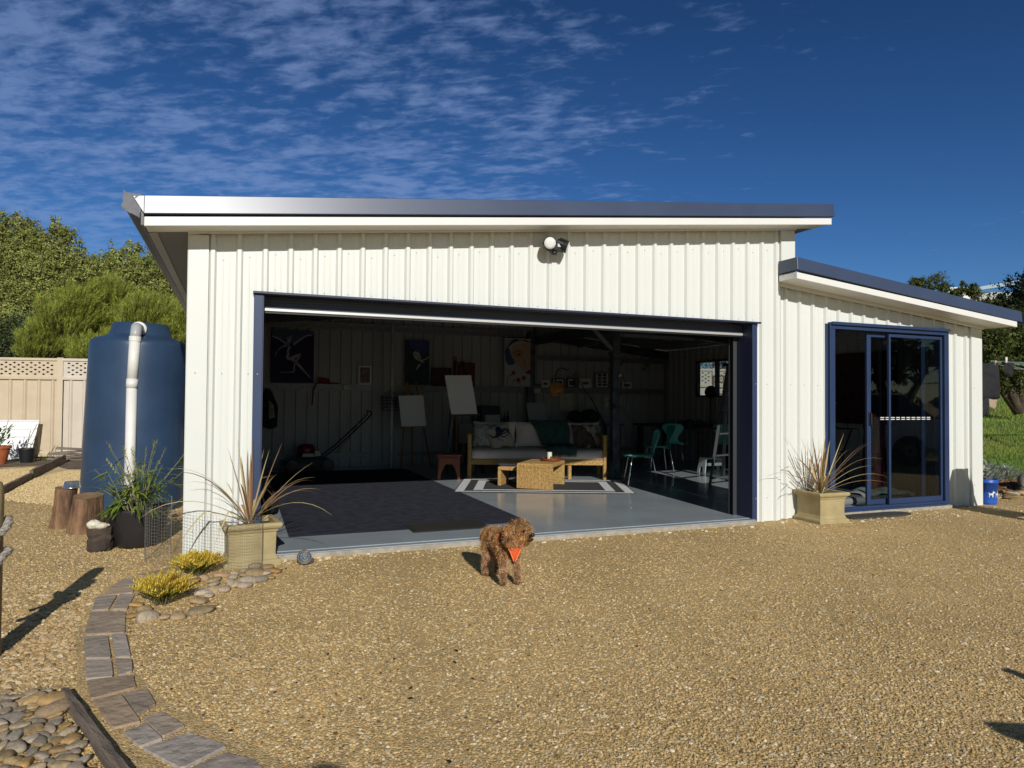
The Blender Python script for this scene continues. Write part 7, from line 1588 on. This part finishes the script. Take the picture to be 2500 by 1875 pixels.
leafy_tree((-4.0, 17.7, G), cB, 80000, 0.037, TG, 'olive tea tree with a spiky top, second from the left edge', 22, grpL)
cC = [(-0.9,16.3,5.0,0.55,0.55),(-0.4,16.1,4.9,0.6,0.6),(-3.19,17.26,4.95,0.42,0.5),(-2.74,17.08,4.75,0.55,0.5),(-2.36,16.92,4.85,0.40,0.5),(-1.98,16.77,4.95,0.50,0.5),(-1.53,16.59,4.75,0.55,0.55),(-1.14,16.44,4.70,0.5,0.5),(-1.96,16.78,4.2,0.83,0.71),(-0.64,16.25,4.43,0.71,0.6),(-3.15,17.2,5.6,0.14,0.34),(-2.3,16.9,5.45,0.14,0.28),(-1.75,16.7,5.5,0.28,0.22),(-1.0,16.3,3.4,1.0,0.8),(0.1,16.0,4.0,0.8,0.8)]
leafy_tree((-2.0, 16.9, G), cC, 95000, 0.037, TG, 'pale olive tea tree rising behind the needle leaved bushes', 23, grpL)
cD = [(-2.4,15.6,2.6,1.0,0.9),(-1.0,15.0,2.4,1.0,0.9),(0.3,14.6,2.2,1.0,0.9),(-5.8,15.8,2.2,0.9,0.9),(-2.6,14.4,1.8,0.8,0.6),(-4.31,15.2,2.48,0.74,0.75),(-3.62,15.0,2.70,0.64,0.64),(-4.50,15.0,1.94,0.7,0.6),(-5.1,15.6,2.2,0.8,0.8),(-3.3,14.2,2.1,0.6,0.5)]
leafy_tree((-4.3, 15.3, G), cD, 42000, 0.040, [(0.075, 0.115, 0.050), (0.10, 0.135, 0.060), (0.06, 0.09, 0.04)], 'dark green shrub low behind the fence and needle bushes', 24, grpL, name='shrub')
needle_m = mat('needle_leaf', (1, 1, 1), 0.55, attr=True, trans=0.25, spec=0.35)
def needle_bush(loc, plumes, n_sprig, label, seed):
    rg = np.random.default_rng(seed); t = thing('needle_bush', loc, label, 'bush', 'needle leaved bushes behind the fence'); Vs, Cs = [], []; br = MB()
    tot = sum(p[3] for p in plumes)
    for (x, y, z, r, h) in plumes:
        c = np.array([x, y, z]); k = int(n_sprig*r/tot); foot = c-np.array([0.1*r, -0.25*r, 0.75*h])
        d = rand_unit(k, rg); d[:, 2] = np.abs(d[:, 2])*1.05-0.30; d[:, 1] -= 0.25; d /= np.linalg.norm(d, axis=1, keepdims=True)
        lump = 0.5+0.5*np.sin(d[:, 0]*6.5+x*5)*np.sin(d[:, 2]*7+z*3); rad = rg.uniform(0.55, 1.0, k)**0.6*(0.58+0.46*lump); tip = c+d*rad[:, None]*np.array([r, r*0.8, h])
        dr = tip-foot; dr /= np.linalg.norm(dr, axis=1, keepdims=True); dr = dr*0.85+np.array([0.16, 0, 0.36])+rg.normal(size=(k, 3))*0.13; dr /= np.linalg.norm(dr, axis=1, keepdims=True)
        L_ = rg.uniform(0.22, 0.46, k); nn = 26; tone = rg.uniform(0.6, 1.25, k)*(0.75+0.5*lump)
        for q in range(nn):
            u = q/nn; az = rg.uniform(0, 2*PI, k); a = np.cross(dr, rand_unit(k, rg)); a /= np.linalg.norm(a, axis=1, keepdims=True)
            p = tip-dr*(L_*(1-u))[:, None]+0.0*a; nd = dr*0.85+a*0.52; nd /= np.linalg.norm(nd, axis=1, keepdims=True); ln = rg.uniform(0.05, 0.10, k)[:, None]; sd_ = np.cross(nd, rand_unit(k, rg)); sd_ /= np.linalg.norm(sd_, axis=1, keepdims=True)
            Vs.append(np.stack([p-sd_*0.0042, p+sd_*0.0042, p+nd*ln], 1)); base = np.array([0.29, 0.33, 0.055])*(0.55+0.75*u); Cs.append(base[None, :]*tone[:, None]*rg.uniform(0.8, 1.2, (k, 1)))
        for q in range(26):
            j = rg.integers(0, k); p1 = Vector(tip[j]); p0 = Vector(foot+rg.normal(size=3)*0.08); br.tube([p0, p0.lerp(p1, 0.55)+Vector((0, 0, 0.08)), p1], [0.016, 0.009, 0.003], 5, cap=False)
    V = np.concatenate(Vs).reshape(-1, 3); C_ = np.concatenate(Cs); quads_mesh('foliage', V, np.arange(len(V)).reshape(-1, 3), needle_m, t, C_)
    trunk(t, loc, [(p[0], p[1], p[2]-0.3*p[4]) for p in plumes], 0.06, rg); br.build('branches', mat('needle_branch', (0.17, 0.13, 0.09), 0.85), t); return t
needle_bush((-2.4, 12.9, G), [(-2.50,12.71,3.0,1.0,0.95),(-3.0,12.8,2.45,0.76,0.62),(-2.24,12.59,3.45,0.67,0.55),(-1.95,12.3,2.3,0.7,0.55)], 2700, 'feathery lime green needle bush nearest the left edge above the fence', 31)
needle_bush((-1.4, 13.2, G), [(-1.72,13.03,3.75,0.80,0.55),(-1.17,12.82,3.3,0.69,0.6),(-1.9,12.9,3.0,0.7,0.6)], 1700, 'feathery lime green needle bush above the tank', 32)
needle_bush((-0.6, 11.8, G), [(-0.69,11.75,3.15,0.92,0.75),(-0.20,11.55,2.7,0.74,0.8),(-1.02,11.9,2.7,0.74,0.56),(0.2,11.5,3.1,0.7,0.7),(-0.1,11.3,2.1,0.6,0.5)], 2700, 'feathery lime green needle bush against the shed eave', 33)
needle_bush((-1.7, 12.2, G), [(-1.96,12.15,2.2,0.58,0.40),(-1.45,12.0,2.5,0.55,0.46)], 900, 'small needle bush drooping onto the fence lattice beside the tank', 34)
# bare twiggy hedge behind the fence, seen through the side window
hg2 = thing('twiggy_hedge', (12.6, 10.2, G), 'bare twiggy hedge behind the fence, seen through the side window', 'hedge'); mbx = MB(); rgn = np.random.default_rng(6)
for k in range(900):
    b0 = Vector((rgn.uniform(9.5, 16.5), rgn.uniform(9.6, 10.8), rgn.uniform(0.2, 3.4))); d = Vector((rgn.normal()*0.5, rgn.normal()*0.2, rgn.uniform(0.3, 1.2))); mbx.tube([b0, b0+d*0.5+Vector((rgn.normal()*.1, 0, 0)), b0+d], [0.012, 0.008, 0.003], 4, cap=False)
tag(mbx.build('twigs', mat('pale_twig', (0.30, 0.23, 0.15), 0.8), hg2), kind='stuff')
V, F, C_ = leaf_cloud([(10.4, 10.7, 2.2, 1.4, 2.0), (12, 10.5, 2.2, 1.5, 2.0), (13.6, 10.3, 2.2, 1.5, 2.0), (15.2, 10, 2.2, 1.5, 2.0)], 22000, 0.045, rgn, [(0.11, 0.10, 0.05), (0.16, 0.13, 0.07)]); quads_mesh('foliage', V, F, tree_leaf, hg2, C_)
# right hand trees
RGc = [(0.105, 0.135, 0.030), (0.145, 0.165, 0.038), (0.08, 0.11, 0.028)]
grpR = 'trees on the grassy slope at the right'
cb = [(21.9,7.25,2.6,0.95,0.8),(21.3,7.42,2.9,0.71,0.65),(22.4,7.06,3.1,0.95,0.85),(21.66,7.35,2.0,0.71,0.5),(21.2,7.47,2.2,0.5,0.65),(22.7,7.2,2.2,0.8,0.6),(22.0,7.6,3.4,0.9,0.5),(20.7,7.9,2.4,0.7,0.8)]
leafy_tree((22.2, 7.15, 1.0), cb, 26000, 0.045, RGc, 'rounded yellow green tree with a leaning trunk behind the clothes line', 41, grpR, name='slope_tree', tr=0.16)
cdk = [(29.6,11.63,4.9,0.9,0.7),(30.3,11.37,5.5,0.85,0.8),(28.7,11.94,4.7,1.0,0.7),(30.3,11.40,5.3,1.3,1.3),(29.41,11.71,4.2,1.1,0.8),(30.2,11.5,4.0,1.3,0.9),(28.3,12.2,4.0,0.8,0.7),(29.0,12.0,3.2,1.2,0.8)]
leafy_tree((29.6, 11.6, 2.2), cdk, 20000, 0.065, [(0.045, 0.065, 0.022), (0.065, 0.085, 0.028), (0.03, 0.05, 0.02)], 'dark dense tree at the right edge below the hilltop house', 42, grpR, name='slope_tree', tr=0.2)
sk = [((39.51,23.73,8.0), [(39.51,23.73,8.45,0.40,0.40),(39.3,23.8,8.3,0.3,0.25)]), ((40.3,23.4,7.9), [(40.21,23.45,8.4,0.5,0.5),(40.71,23.24,8.5,0.55,0.65),(40.9,23.1,8.2,0.5,0.4)]), ((42.0,22.7,7.6), [(41.99,22.74,8.0,0.3,0.3),(42.15,22.67,8.3,0.16,0.4),(41.7,22.9,7.9,0.3,0.2)]), ((42.7,22.4,7.5), [(42.69,22.46,8.05,0.34,0.45),(42.9,22.4,7.8,0.3,0.3)])]
for k, (lc, cl2) in enumerate(sk): leafy_tree(lc, cl2, 3200, 0.055, RGc, ['leftmost small round bush on the skyline above the wing roof', 'largest bush on the skyline above the wing roof', 'thin bush in front of the white hilltop house', 'small bush right of the white hilltop house'][k], 50+k, 'bushes on the hill skyline', name='skyline_bush', cat='bush', tr=0.05)
pn = thing('pine_tree', (29.35, 10.7, 2.6), 'dark pine with wispy tips cut by the right edge', 'tree', grpR); rgn = np.random.default_rng(9); Vs = []
for k in range(1500):
    h = rgn.random()**0.8; z = 3.2+3.7*h; r_ = 1.5*(1-h)+0.15; a = rgn.uniform(0, 2*PI); p = np.array([29.4+r_*math.cos(a)*rgn.random()**0.5, 10.7+r_*math.sin(a)*rgn.random()**0.5, z]); dv = np.array([math.cos(a), math.sin(a), 0.35]); dv /= np.linalg.norm(dv)
    for q in range(10):
        nd = dv+rand_unit(1, rgn)[0]*0.7; s_ = rand_unit(1, rgn)[0]*0.012; Vs.append([p-s_, p+s_, p+nd*rgn.uniform(0.12, 0.26)])
V = np.array(Vs).reshape(-1, 3); quads_mesh('crown', V, np.arange(len(V)).reshape(-1, 3), needle_m, pn, np.tile(np.array([[0.05, 0.075, 0.028]]), (len(V)//3, 1))*rgn.uniform(0.6, 1.4, (len(V)//3, 1))); trunk(pn, (29.4, 10.7, 2.2), [(29.4, 10.7, 6.8)], 0.16, rgn)
# weeds along the foot of the fence
wg = MB(); rr = random.Random(3)
for k in range(130): x = rr.uniform(-3.1, -1.9); leaf_shape(wg, (x, 10.55-0.2*(x+2.6)+rr.uniform(-.25, .05), G+0.003), (rr.uniform(-1, 1), rr.uniform(-1, 1), 1.6), rr.uniform(0.06, 0.2), 0.012, 0.7, col=(1.6, 1.5, 0.9), nseg=2)
tag(wg.build('weeds', leaf_m), kind='stuff')

# ================================================================== DOG
def skin_body(name, verts, edges, root, m, parent=None, sub=2):
    me = bpy.data.meshes.new(name); me.from_pydata([v[0] for v in verts], edges, []); o = bpy.data.objects.new(name, me); COL.objects.link(o)
    o.modifiers.new('skin', 'SKIN'); sv2 = me.skin_vertices[0].data
    for i, v in enumerate(verts): r_ = v[1]; sv2[i].radius = (r_, r_) if not hasattr(r_, '__len__') else r_; sv2[i].use_root = (i == root)
    s_ = o.modifiers.new('sub', 'SUBSURF'); s_.levels = sub; s_.render_levels = sub
    dg = bpy.context.evaluated_depsgraph_get(); me2 = bpy.data.meshes.new_from_object(o.evaluated_get(dg)); bpy.data.objects.remove(o); me2.name = name
    me2.polygons.foreach_set('use_smooth', [True]*len(me2.polygons)); me2.materials.clear(); me2.materials.append(m); o2 = bpy.data.objects.new(name, me2); COL.objects.link(o2)
    if parent: o2.parent = parent
    OFF[o2.name] = Vector(); return o2
dog = thing('dog', (2.89, -1.28, G), 'curly brown dog in an orange harness standing on the gravel', 'dog')
dog.rotation_euler = (0, 0, R(4)); dog.scale = (0.86, 0.92, 1.02)
fur_base = mat('dog_skin', srgb(120, 88, 60), 0.9, col2=srgb(88, 62, 42), vscale=30)
# local frame: the dog faces -Y, its head turned towards +X
DV = [((0, 0.17, 0.292), 0.058), ((0, 0.06, 0.284), 0.062), ((0, -0.06, 0.280), 0.066), ((0, -0.135, 0.288), 0.064),       # 0-3 trunk
      ((0.012, -0.180, 0.330), 0.052), ((0.03, -0.200, 0.370), 0.062), ((0.042, -0.222, 0.404), 0.080), ((0.064, -0.275, 0.375), 0.047), ((0.078, -0.315, 0.358), 0.034),   # 4-8 neck, skull, muzzle
      ((-0.055, -0.135, 0.215), 0.040), ((-0.060, -0.140, 0.12), 0.023), ((-0.060, -0.150, 0.045), 0.022), ((-0.060, -0.175, 0.018), 0.026),
      ((0.055, -0.135, 0.215), 0.040), ((0.062, -0.145, 0.12), 0.023), ((0.064, -0.158, 0.045), 0.022), ((0.066, -0.185, 0.018), 0.026),
      ((-0.050, 0.165, 0.225), 0.055), ((-0.058, 0.14, 0.155), 0.040), ((-0.058, 0.205, 0.095), 0.024), ((-0.058, 0.185, 0.035), 0.025), ((-0.058, 0.155, 0.018), 0.024),
      ((0.050, 0.165, 0.225), 0.055), ((0.058, 0.14, 0.155), 0.040), ((0.058, 0.205, 0.095), 0.024), ((0.058, 0.185, 0.035), 0.025), ((0.058, 0.155, 0.018), 0.024),
      ((-0.01, 0.235, 0.315), 0.030), ((-0.03, 0.275, 0.30), 0.026), ((-0.045, 0.295, 0.255), 0.020)]
DE = [(0, 1), (1, 2), (2, 3), (3, 4), (4, 5), (5, 6), (6, 7), (7, 8), (2, 9), (9, 10), (10, 11), (11, 12), (2, 13), (13, 14), (14, 15), (15, 16), (0, 17), (17, 18), (18, 19), (19, 20), (20, 21), (0, 22), (22, 23), (23, 24), (24, 25), (25, 26), (0, 27), (27, 28), (28, 29)]
body = skin_body('body', DV, DE, 1, fur_base, dog)
# ears hang at the sides of the head
ear = MB(); hx = Vector((0.042, -0.220, 0.412)); fdir = Vector((0.30, -0.92, -0.2)).normalized(); rdir = fdir.cross(Vector((0, 0, 1))).normalized()
for s_ in (-1, 1): ear.ball(hx+rdir*0.084*s_-fdir*0.010+Vector((0, 0, -0.050)), (0.028, 0.034, 0.078), 10, 8, 0.05)
ear.build('ears', fur_base, dog, world=False, smooth=True)
MB().ball((0.090, -0.356, 0.372), (0.019, 0.015, 0.014), 10, 7).build('nose', mat('dog_nose', (0.015, 0.011, 0.010), 0.35), dog, world=False, smooth=True)
ey = MB()
for s_ in (-1, 1): ey.ball(hx+fdir*0.083+rdir*0.032*s_+Vector((0, 0, -0.002)), 0.0105, 9, 7)
ey.build('eyes', mat('dog_eye', (0.012, 0.008, 0.006), 0.15), dog, world=False, smooth=True)
MB().tube([(0.066, -0.330, 0.338), (0.084, -0.348, 0.334), (0.102, -0.335, 0.340)], 0.009, 6).build('mouth', mat('dog_lip', (0.03, 0.015, 0.012), 0.6), dog, world=False)
# curls: short spiralling ribbons rooted all over the coat
rgn = np.random.default_rng(5); bm_ = body.data; fv, fc = [], []
import bmesh
srcs = [body]+[c for c in children(dog) if c.name.startswith('ears')]
cols_f = np.array([(0.80, 0.42, 0.155), (0.92, 0.56, 0.25), (0.50, 0.24, 0.085), (0.95, 0.66, 0.36)])
FV, FF, FC = [], [], []; cnt = 0
for so_ in srcs:
    me = so_.data; me.calc_loop_triangles(); tris = np.array([t.vertices[:] for t in me.loop_triangles]); co_ = np.array([v.co[:] for v in me.vertices])
    A_, B_, C2 = co_[tris[:, 0]], co_[tris[:, 1]], co_[tris[:, 2]]; nr = np.cross(B_-A_, C2-A_); ar = np.linalg.norm(nr, axis=1); pr = ar/ar.sum(); n = 15000 if so_ is body else 2600
    ti = rgn.choice(len(tris), n, p=pr); u, v = rgn.random(n), rgn.random(n); fl_ = u+v > 1; u[fl_], v[fl_] = 1-u[fl_], 1-v[fl_]
    P = A_[ti]+(B_[ti]-A_[ti])*u[:, None]+(C2[ti]-A_[ti])*v[:, None]; Nn = nr[ti]/ar[ti][:, None]
    head = (P[:, 1] < -0.2) & (P[:, 2] > 0.33); muzzle = (P[:, 1] < -0.285) & (P[:, 2] > 0.33); leg = P[:, 2] < 0.2; foot = P[:, 2] < 0.03
    L_ = np.where(head, 0.046, np.where(leg, 0.017, 0.024))*rgn.uniform(0.6, 1.3, n); L_ = np.where(muzzle, 0.028*rgn.uniform(.6, 1.2, n), L_); L_ = np.where(foot, 0.012, L_)
    face = (np.linalg.norm(P-np.array(hx+fdir*0.083), axis=1) < 0.034); L_ = np.where(face, 0.012, L_)
    grav = np.array([0, 0, -1.0])[None]; dirn = Nn*np.where(head, 0.65, 0.8)[:, None]+grav*np.where(head, 0.75, 0.35)[:, None]+rgn.normal(size=(n, 3))*0.35; dirn /= np.linalg.norm(dirn, axis=1, keepdims=True)
    e1 = np.cross(dirn, rand_unit(n, rgn)); e1 /= np.linalg.norm(e1, axis=1, keepdims=True); e2 = np.cross(dirn, e1); ph = rgn.uniform(0, 6.28, n); wd = rgn.uniform(0.0020, 0.0040, n); tone = rgn.uniform(0.55, 1.3, n); ci = rgn.integers(0, 4, n)
    clump = 0.92+0.5*np.sin(P[:, 0]*70+3)*np.sin(P[:, 1]*60+1)*np.sin(P[:, 2]*65); SEG = 5; prev = None; rad = L_*0.16
    rows = []
    for k in range(SEG+1):
        t = k/SEG; a = ph+t*5.5; c = P+dirn*(L_*t)[:, None]+(e1*np.cos(a)[:, None]+e2*np.sin(a)[:, None])*(rad*min(1, t*2.5))[:, None]+grav*(L_*0.25*t*t)[:, None]; w_ = wd*(1-0.7*t); sd_ = e1*np.cos(a+1.57)[:, None]+e2*np.sin(a+1.57)[:, None]
        c[:, 2] = np.maximum(c[:, 2], 0.004); rows.append((c-sd_*w_[:, None], c+sd_*w_[:, None]))
    V = np.stack([x for r_ in rows for x in r_], 1); base = cnt+np.arange(n)[:, None]*(2*(SEG+1))
    for k in range(SEG): FF.append((base+np.array([[2*k, 2*k+1, 2*k+3, 2*k+2]]))); FC.append(np.where((leg & ~foot)[:, None], cols_f[ci]*0.55+np.array([0.46, 0.33, 0.22]), np.where(foot[:, None], cols_f[ci]*0.45, cols_f[ci]))*tone[:, None]*clump[:, None]*(0.65+0.5*k/SEG))
    FV.append(V.reshape(-1, 3)); cnt += n*2*(SEG+1)
quads_mesh('fur', np.concatenate(FV), np.concatenate(FF), mat('dog_fur', (1, 1, 1), 0.7, attr=True, trans=0.4, spec=0.25), dog, np.concatenate(FC), off=(0, 0, 0))
# harness: chest panel with brighter piping, neck strap, small black label
hz_m = mat('harness_orange', srgb(222, 96, 48), 0.85, col2=srgb(204, 82, 40), vscale=30); hz_e = mat('harness_edge', srgb(246, 136, 76), 0.7)
def chest(x, z): return Vector((x, -0.226-0.012*(1-(x/0.075)**2)+0.15*max(0, 0.26-z)+0.18*max(0, z-0.33), z))
mbx = MB(); rows = [(0.330, 0.072), (0.305, 0.068), (0.272, 0.056), (0.240, 0.040), (0.206, 0.022), (0.180, 0.007)]; vs = []
for z, hw in rows:
    for i in range(9): x = hw*(i/4-1); vs.append(chest(x, z+(0.012*(abs(i/4-1)**2) if z == 0.330 else 0)))
mbx.add(vs, [(j*9+i, (j+1)*9+i, (j+1)*9+i+1, j*9+i+1) for j in range(len(rows)-1) for i in range(8)]); o = mbx.build('harness', hz_m, dog, world=False, smooth=True); s_ = o.modifiers.new('t', 'SOLIDIFY'); s_.thickness = 0.006
mbx = MB()
for sg_ in (-1, 1): mbx.tube([chest(sg_*hw, z)+Vector((0, -0.004, 0)) for z, hw in rows], 0.0045, 6)
mbx.tube([chest(0.072*(i/4-1), 0.330+0.012*abs(i/4-1)**2)+Vector((0, -0.004, 0)) for i in range(9)], 0.0045, 6); mbx.build('harness_piping', hz_e, dog, world=False)
mbx = MB()
nk, na = Vector((0.006, -0.165, 0.315)), Vector((0.02, -0.62, 0.78)).normalized(); u_ = na.orthogonal().normalized(); v_ = na.cross(u_)
mbx.tube([nk+(u_*math.cos(a)+v_*math.sin(a))*0.078 for a in [2*PI*i/24 for i in range(25)]], 0.011, 8, cap=False)
o = mbx.build('harness_strap', hz_m, dog, world=False, smooth=True); mbx = MB()
mbx.tube([(0.080*math.cos(a), -0.045, 0.278+0.082*math.sin(a)) for a in [2*PI*i/24 for i in range(25)]], 0.007, 8, cap=False)
mbx.build('harness_strap', hz_m, dog, world=False, smooth=True)
mbx = MB(); c = chest(0.014, 0.287); mbx.obox(c+Vector((0, -0.010, 0)), (0.020, 0, 0.003), (0, 0.002, 0), (0, 0, 0.008)); lb2 = mbx.build('harness_label', black_plastic, dog, world=False)
MB().obox(c+Vector((0, -0.0125, -0.001)), (0.013, 0, 0.002), (0, 0.0006, 0), (0, 0, 0.002)).build('label_print', white_plastic, lb2, world=False)

# ================================================================== OUT OF FRAME, BUT FELT IN SHADOWS AND REFLECTIONS
plg = mat('pale_green_plastic', srgb(168, 190, 168), 0.4); plt = mat('garden_timber', (0.28, 0.19, 0.11), 0.75, col2=(0.2, 0.13, 0.08), vscale=4)
gc_ = thing('garden_chair', (9.49, -1.30, G), 'pale green moulded garden chair just outside the right edge', 'chair')
sx_ = lambda x: x+9.49
mbx = MB(); vs = []; n = 10
for j in range(9):
    z = G+0.42+0.57*j/8; y = -1.16+0.10*j/8; hw = 0.215*(1-0.42*max(0, (j-3.5)/4.5)**2)
    for i in range(n+1): s_ = 2*i/n-1; vs.append((sx_(s_*hw), y+0.03*s_*s_*-1, z))
o = mbx.add(vs, [(j*(n+1)+i, j*(n+1)+i+1, (j+1)*(n+1)+i+1, (j+1)*(n+1)+i) for j in range(8) for i in range(n)]).build('backrest', plg, gc_, smooth=True); q = o.modifiers.new('t', 'SOLIDIFY'); q.thickness = 0.012
MB().box(sx_(-0.22), sx_(0.22), -1.60, -1.15, G+0.40, G+0.425).build('seat', plg, gc_, bevel=0.01)
for x, y in ((-0.20, -1.57), (0.20, -1.57), (-0.20, -1.17), (0.20, -1.17)): MB().tube([(sx_(x), y, G+0.40), (sx_(x*1.12), y+(0.03 if y > -1.4 else -0.03), G+0.003)], [0.035, 0.022], 8).build('leg', plg, gc_)
for s_ in (-1, 1): MB().tube([(sx_(s_*0.21), -1.09, G+0.64), (sx_(s_*0.245), -1.35, G+0.63), (sx_(s_*0.24), -1.55, G+0.60), (sx_(s_*0.22), -1.58, G+0.41)], 0.022, 8).build('arm', plg, gc_)
tc_ = thing('timber_chair', (3.9, -5.8, G), 'timber garden armchair out of view beside the camera', 'chair')
A_, Bk = Vector((3.83, -5.44, 0)), Vector((4.42, -5.72, 0)); wv_ = Vector((-0.27, -0.57, 0))
for p, h in ((A_, 0.62), (Bk, 0.95), (A_+wv_, 0.62), (Bk+wv_, 0.95)): MB().box(p.x-0.03, p.x+0.03, p.y-0.03, p.y+0.03, G+0.002, G+h).build('leg', plt, tc_, bevel=0.005)
for o0 in (Vector(), wv_): MB().beam(A_+o0+Vector((-0.03, 0.01, G+0.635)), Bk+o0+Vector((0, 0, G+0.635)), 0.08, 0.028).build('arm', plt, tc_)
for k in range(5): p = A_.lerp(Bk, 0.06+k*0.22); MB().beam(p+Vector((0, 0, G+0.40)), p+wv_+Vector((0, 0, G+0.40)), 0.10, 0.022).build('seat_slat', plt, tc_)
for k in range(4): MB().beam(Bk+Vector((0.01, 0, G+0.50+k*0.12)), Bk+wv_+Vector((0.01, 0, G+0.50+k*0.12)), 0.022, 0.09).build('back_slat', plt, tc_)
# the photographer, just behind the camera
pe = thing('person', (1.05, -6.97, G), 'person in a dark jacket and cap standing behind the camera', 'person')
PV = [((0, 0, 0.88), (0.15, 0.11)), ((0, 0, 1.08), (0.15, 0.11)), ((0, 0, 1.26), (0.17, 0.115)), ((0, 0.01, 1.36), 0.075), ((0, 0.015, 1.42), 0.055), ((0, 0.03, 1.49), 0.082), ((0, 0.03, 1.55), 0.078),
      ((-0.19, 0, 1.31), 0.062), ((-0.25, 0.08, 1.08), 0.048), ((-0.13, 0.30, 1.20), 0.038), ((-0.07, 0.38, 1.27), 0.034), ((0.19, 0, 1.31), 0.062), ((0.25, 0.08, 1.08), 0.048), ((0.13, 0.30, 1.20), 0.038), ((0.07, 0.38, 1.27), 0.034),
      ((-0.09, 0, 0.78), 0.092), ((-0.10, 0.01, 0.46), 0.062), ((-0.10, -0.01, 0.10), 0.045), ((-0.11, 0.12, 0.04), 0.042), ((0.09, 0, 0.78), 0.092), ((0.10, 0.01, 0.46), 0.062), ((0.10, -0.01, 0.10), 0.045), ((0.11, 0.12, 0.04), 0.042)]
PE_ = [(0, 1), (1, 2), (2, 3), (3, 4), (4, 5), (5, 6), (2, 7), (7, 8), (8, 9), (9, 10), (2, 11), (11, 12), (12, 13), (13, 14), (0, 15), (15, 16), (16, 17), (17, 18), (0, 19), (19, 20), (20, 21), (21, 22)]
skin_body('body', PV, PE_, 0, mat('jacket_dark', (0.03, 0.035, 0.045), 0.85), pe)
MB().lathe([(0.098, 1.53), (0.10, 1.56), (0.085, 1.625), (0.04, 1.65), (0.0, 1.655)], 20, c=(0, 0.03, 0)).add([(-0.08, 0.10, 1.545), (0.08, 0.10, 1.545), (0.065, 0.20, 1.535), (-0.065, 0.20, 1.535)], [(0, 1, 2, 3)]).build('cap', mat('cap_navy', (0.03, 0.04, 0.08), 0.8), pe, world=False, smooth=True)
MB().ball((0, 0.035, 1.50), (0.082, 0.095, 0.11), 16, 12).build('face', mat('skin', (0.52, 0.34, 0.25), 0.6), pe, world=False, smooth=True)
# pale hatchback parked off to the right, mirrored in the glass
car = thing('parked_car', (13.4, -5.4, G), 'white hatchback parked out of view to the right of the gravel', 'car'); car.rotation_euler = (0, 0, R(38))
cw = mat('car_white', (0.70, 0.71, 0.70), 0.25, coat=0.5); cgl = mat('car_glass', (0.02, 0.025, 0.03), 0.05)
pl5 = [(-1.95, 0.32), (-1.98, 0.62), (-1.85, 0.86), (-1.0, 0.98), (1.75, 0.98), (1.92, 0.78), (1.93, 0.35)]
def car_shell(poly, hw0, hw1, name, m):
    n = len(poly); zs = [p[1] for p in poly]; z0, z1 = min(zs), max(zs); vs = []
    for s_ in (-1, 1):
        for x, z in poly: vs.append((x, s_*(hw0+(hw1-hw0)*(z-z0)/(z1-z0)), z))
    o = MB().add(vs, [tuple(range(n)), tuple(range(n, 2*n))[::-1]]+[(i, n+i, n+(i+1) % n, (i+1) % n) for i in range(n)]).build(name, m, car, world=False, bevel=0.05); return o
car_shell(pl5, 0.86, 0.82, 'body', cw); car_shell([(-1.05, 0.981), (-0.35, 1.44), (1.15, 1.46), (1.70, 0.981)], 0.81, 0.60, 'cabin_glass', cgl); car_shell([(-0.38, 1.435), (-0.30, 1.475), (1.12, 1.495), (1.22, 1.45)], 0.62, 0.58, 'roof', cw)
for x in (-1.25, 1.2):
    for s_ in (-1, 1):
        o = MB().lathe([(0.19, -0.10), (0.30, -0.10), (0.315, -0.08), (0.315, 0.08), (0.30, 0.10), (0.19, 0.10)], 24).build('wheel', black_plastic, car, world=False); o.location = (x, s_*0.78, 0.315); o.rotation_euler = (R(90), 0, 0)
        MB().lathe([(0.19, -0.09), (0.05, -0.11), (0.05, 0.11), (0.19, 0.09)], 20).build('rim', galv, o, world=False)
for s_ in (-1, 1): MB().ball((-1.93, s_*0.62, 0.72), (0.06, 0.14, 0.08), 10, 7).build('headlight', mat('headlight', (0.7, 0.7, 0.7), 0.1), car, world=False, smooth=True)
RGd = [(0.06, 0.08, 0.028), (0.085, 0.105, 0.035), (0.045, 0.065, 0.025)]
for k, (x, y, h, r_) in enumerate(((19, -9, 5.5, 2.6), (22.5, -6, 6.2, 2.8), (15.5, -12.5, 5.8, 2.6), (24.5, -2.0, 5.2, 2.5))):
    cl3 = [(x, y, h*0.7, r_, h*0.3), (x+1.2, y+0.8, h*0.5, r_*0.8, h*0.3), (x-1.1, y-0.6, h*0.5, r_*0.8, h*0.3), (x, y, h*0.3, r_, h*0.28)]
    leafy_tree((x, y, G), cl3, 5000, 0.16, RGd, ['dark garden tree out of view behind the parked car', 'garden tree out of view to the far right', 'garden tree out of view nearest the camera side', 'garden tree out of view beside the lawn'][k], 70+k, 'garden trees out of view', name='garden_tree', tr=0.2)
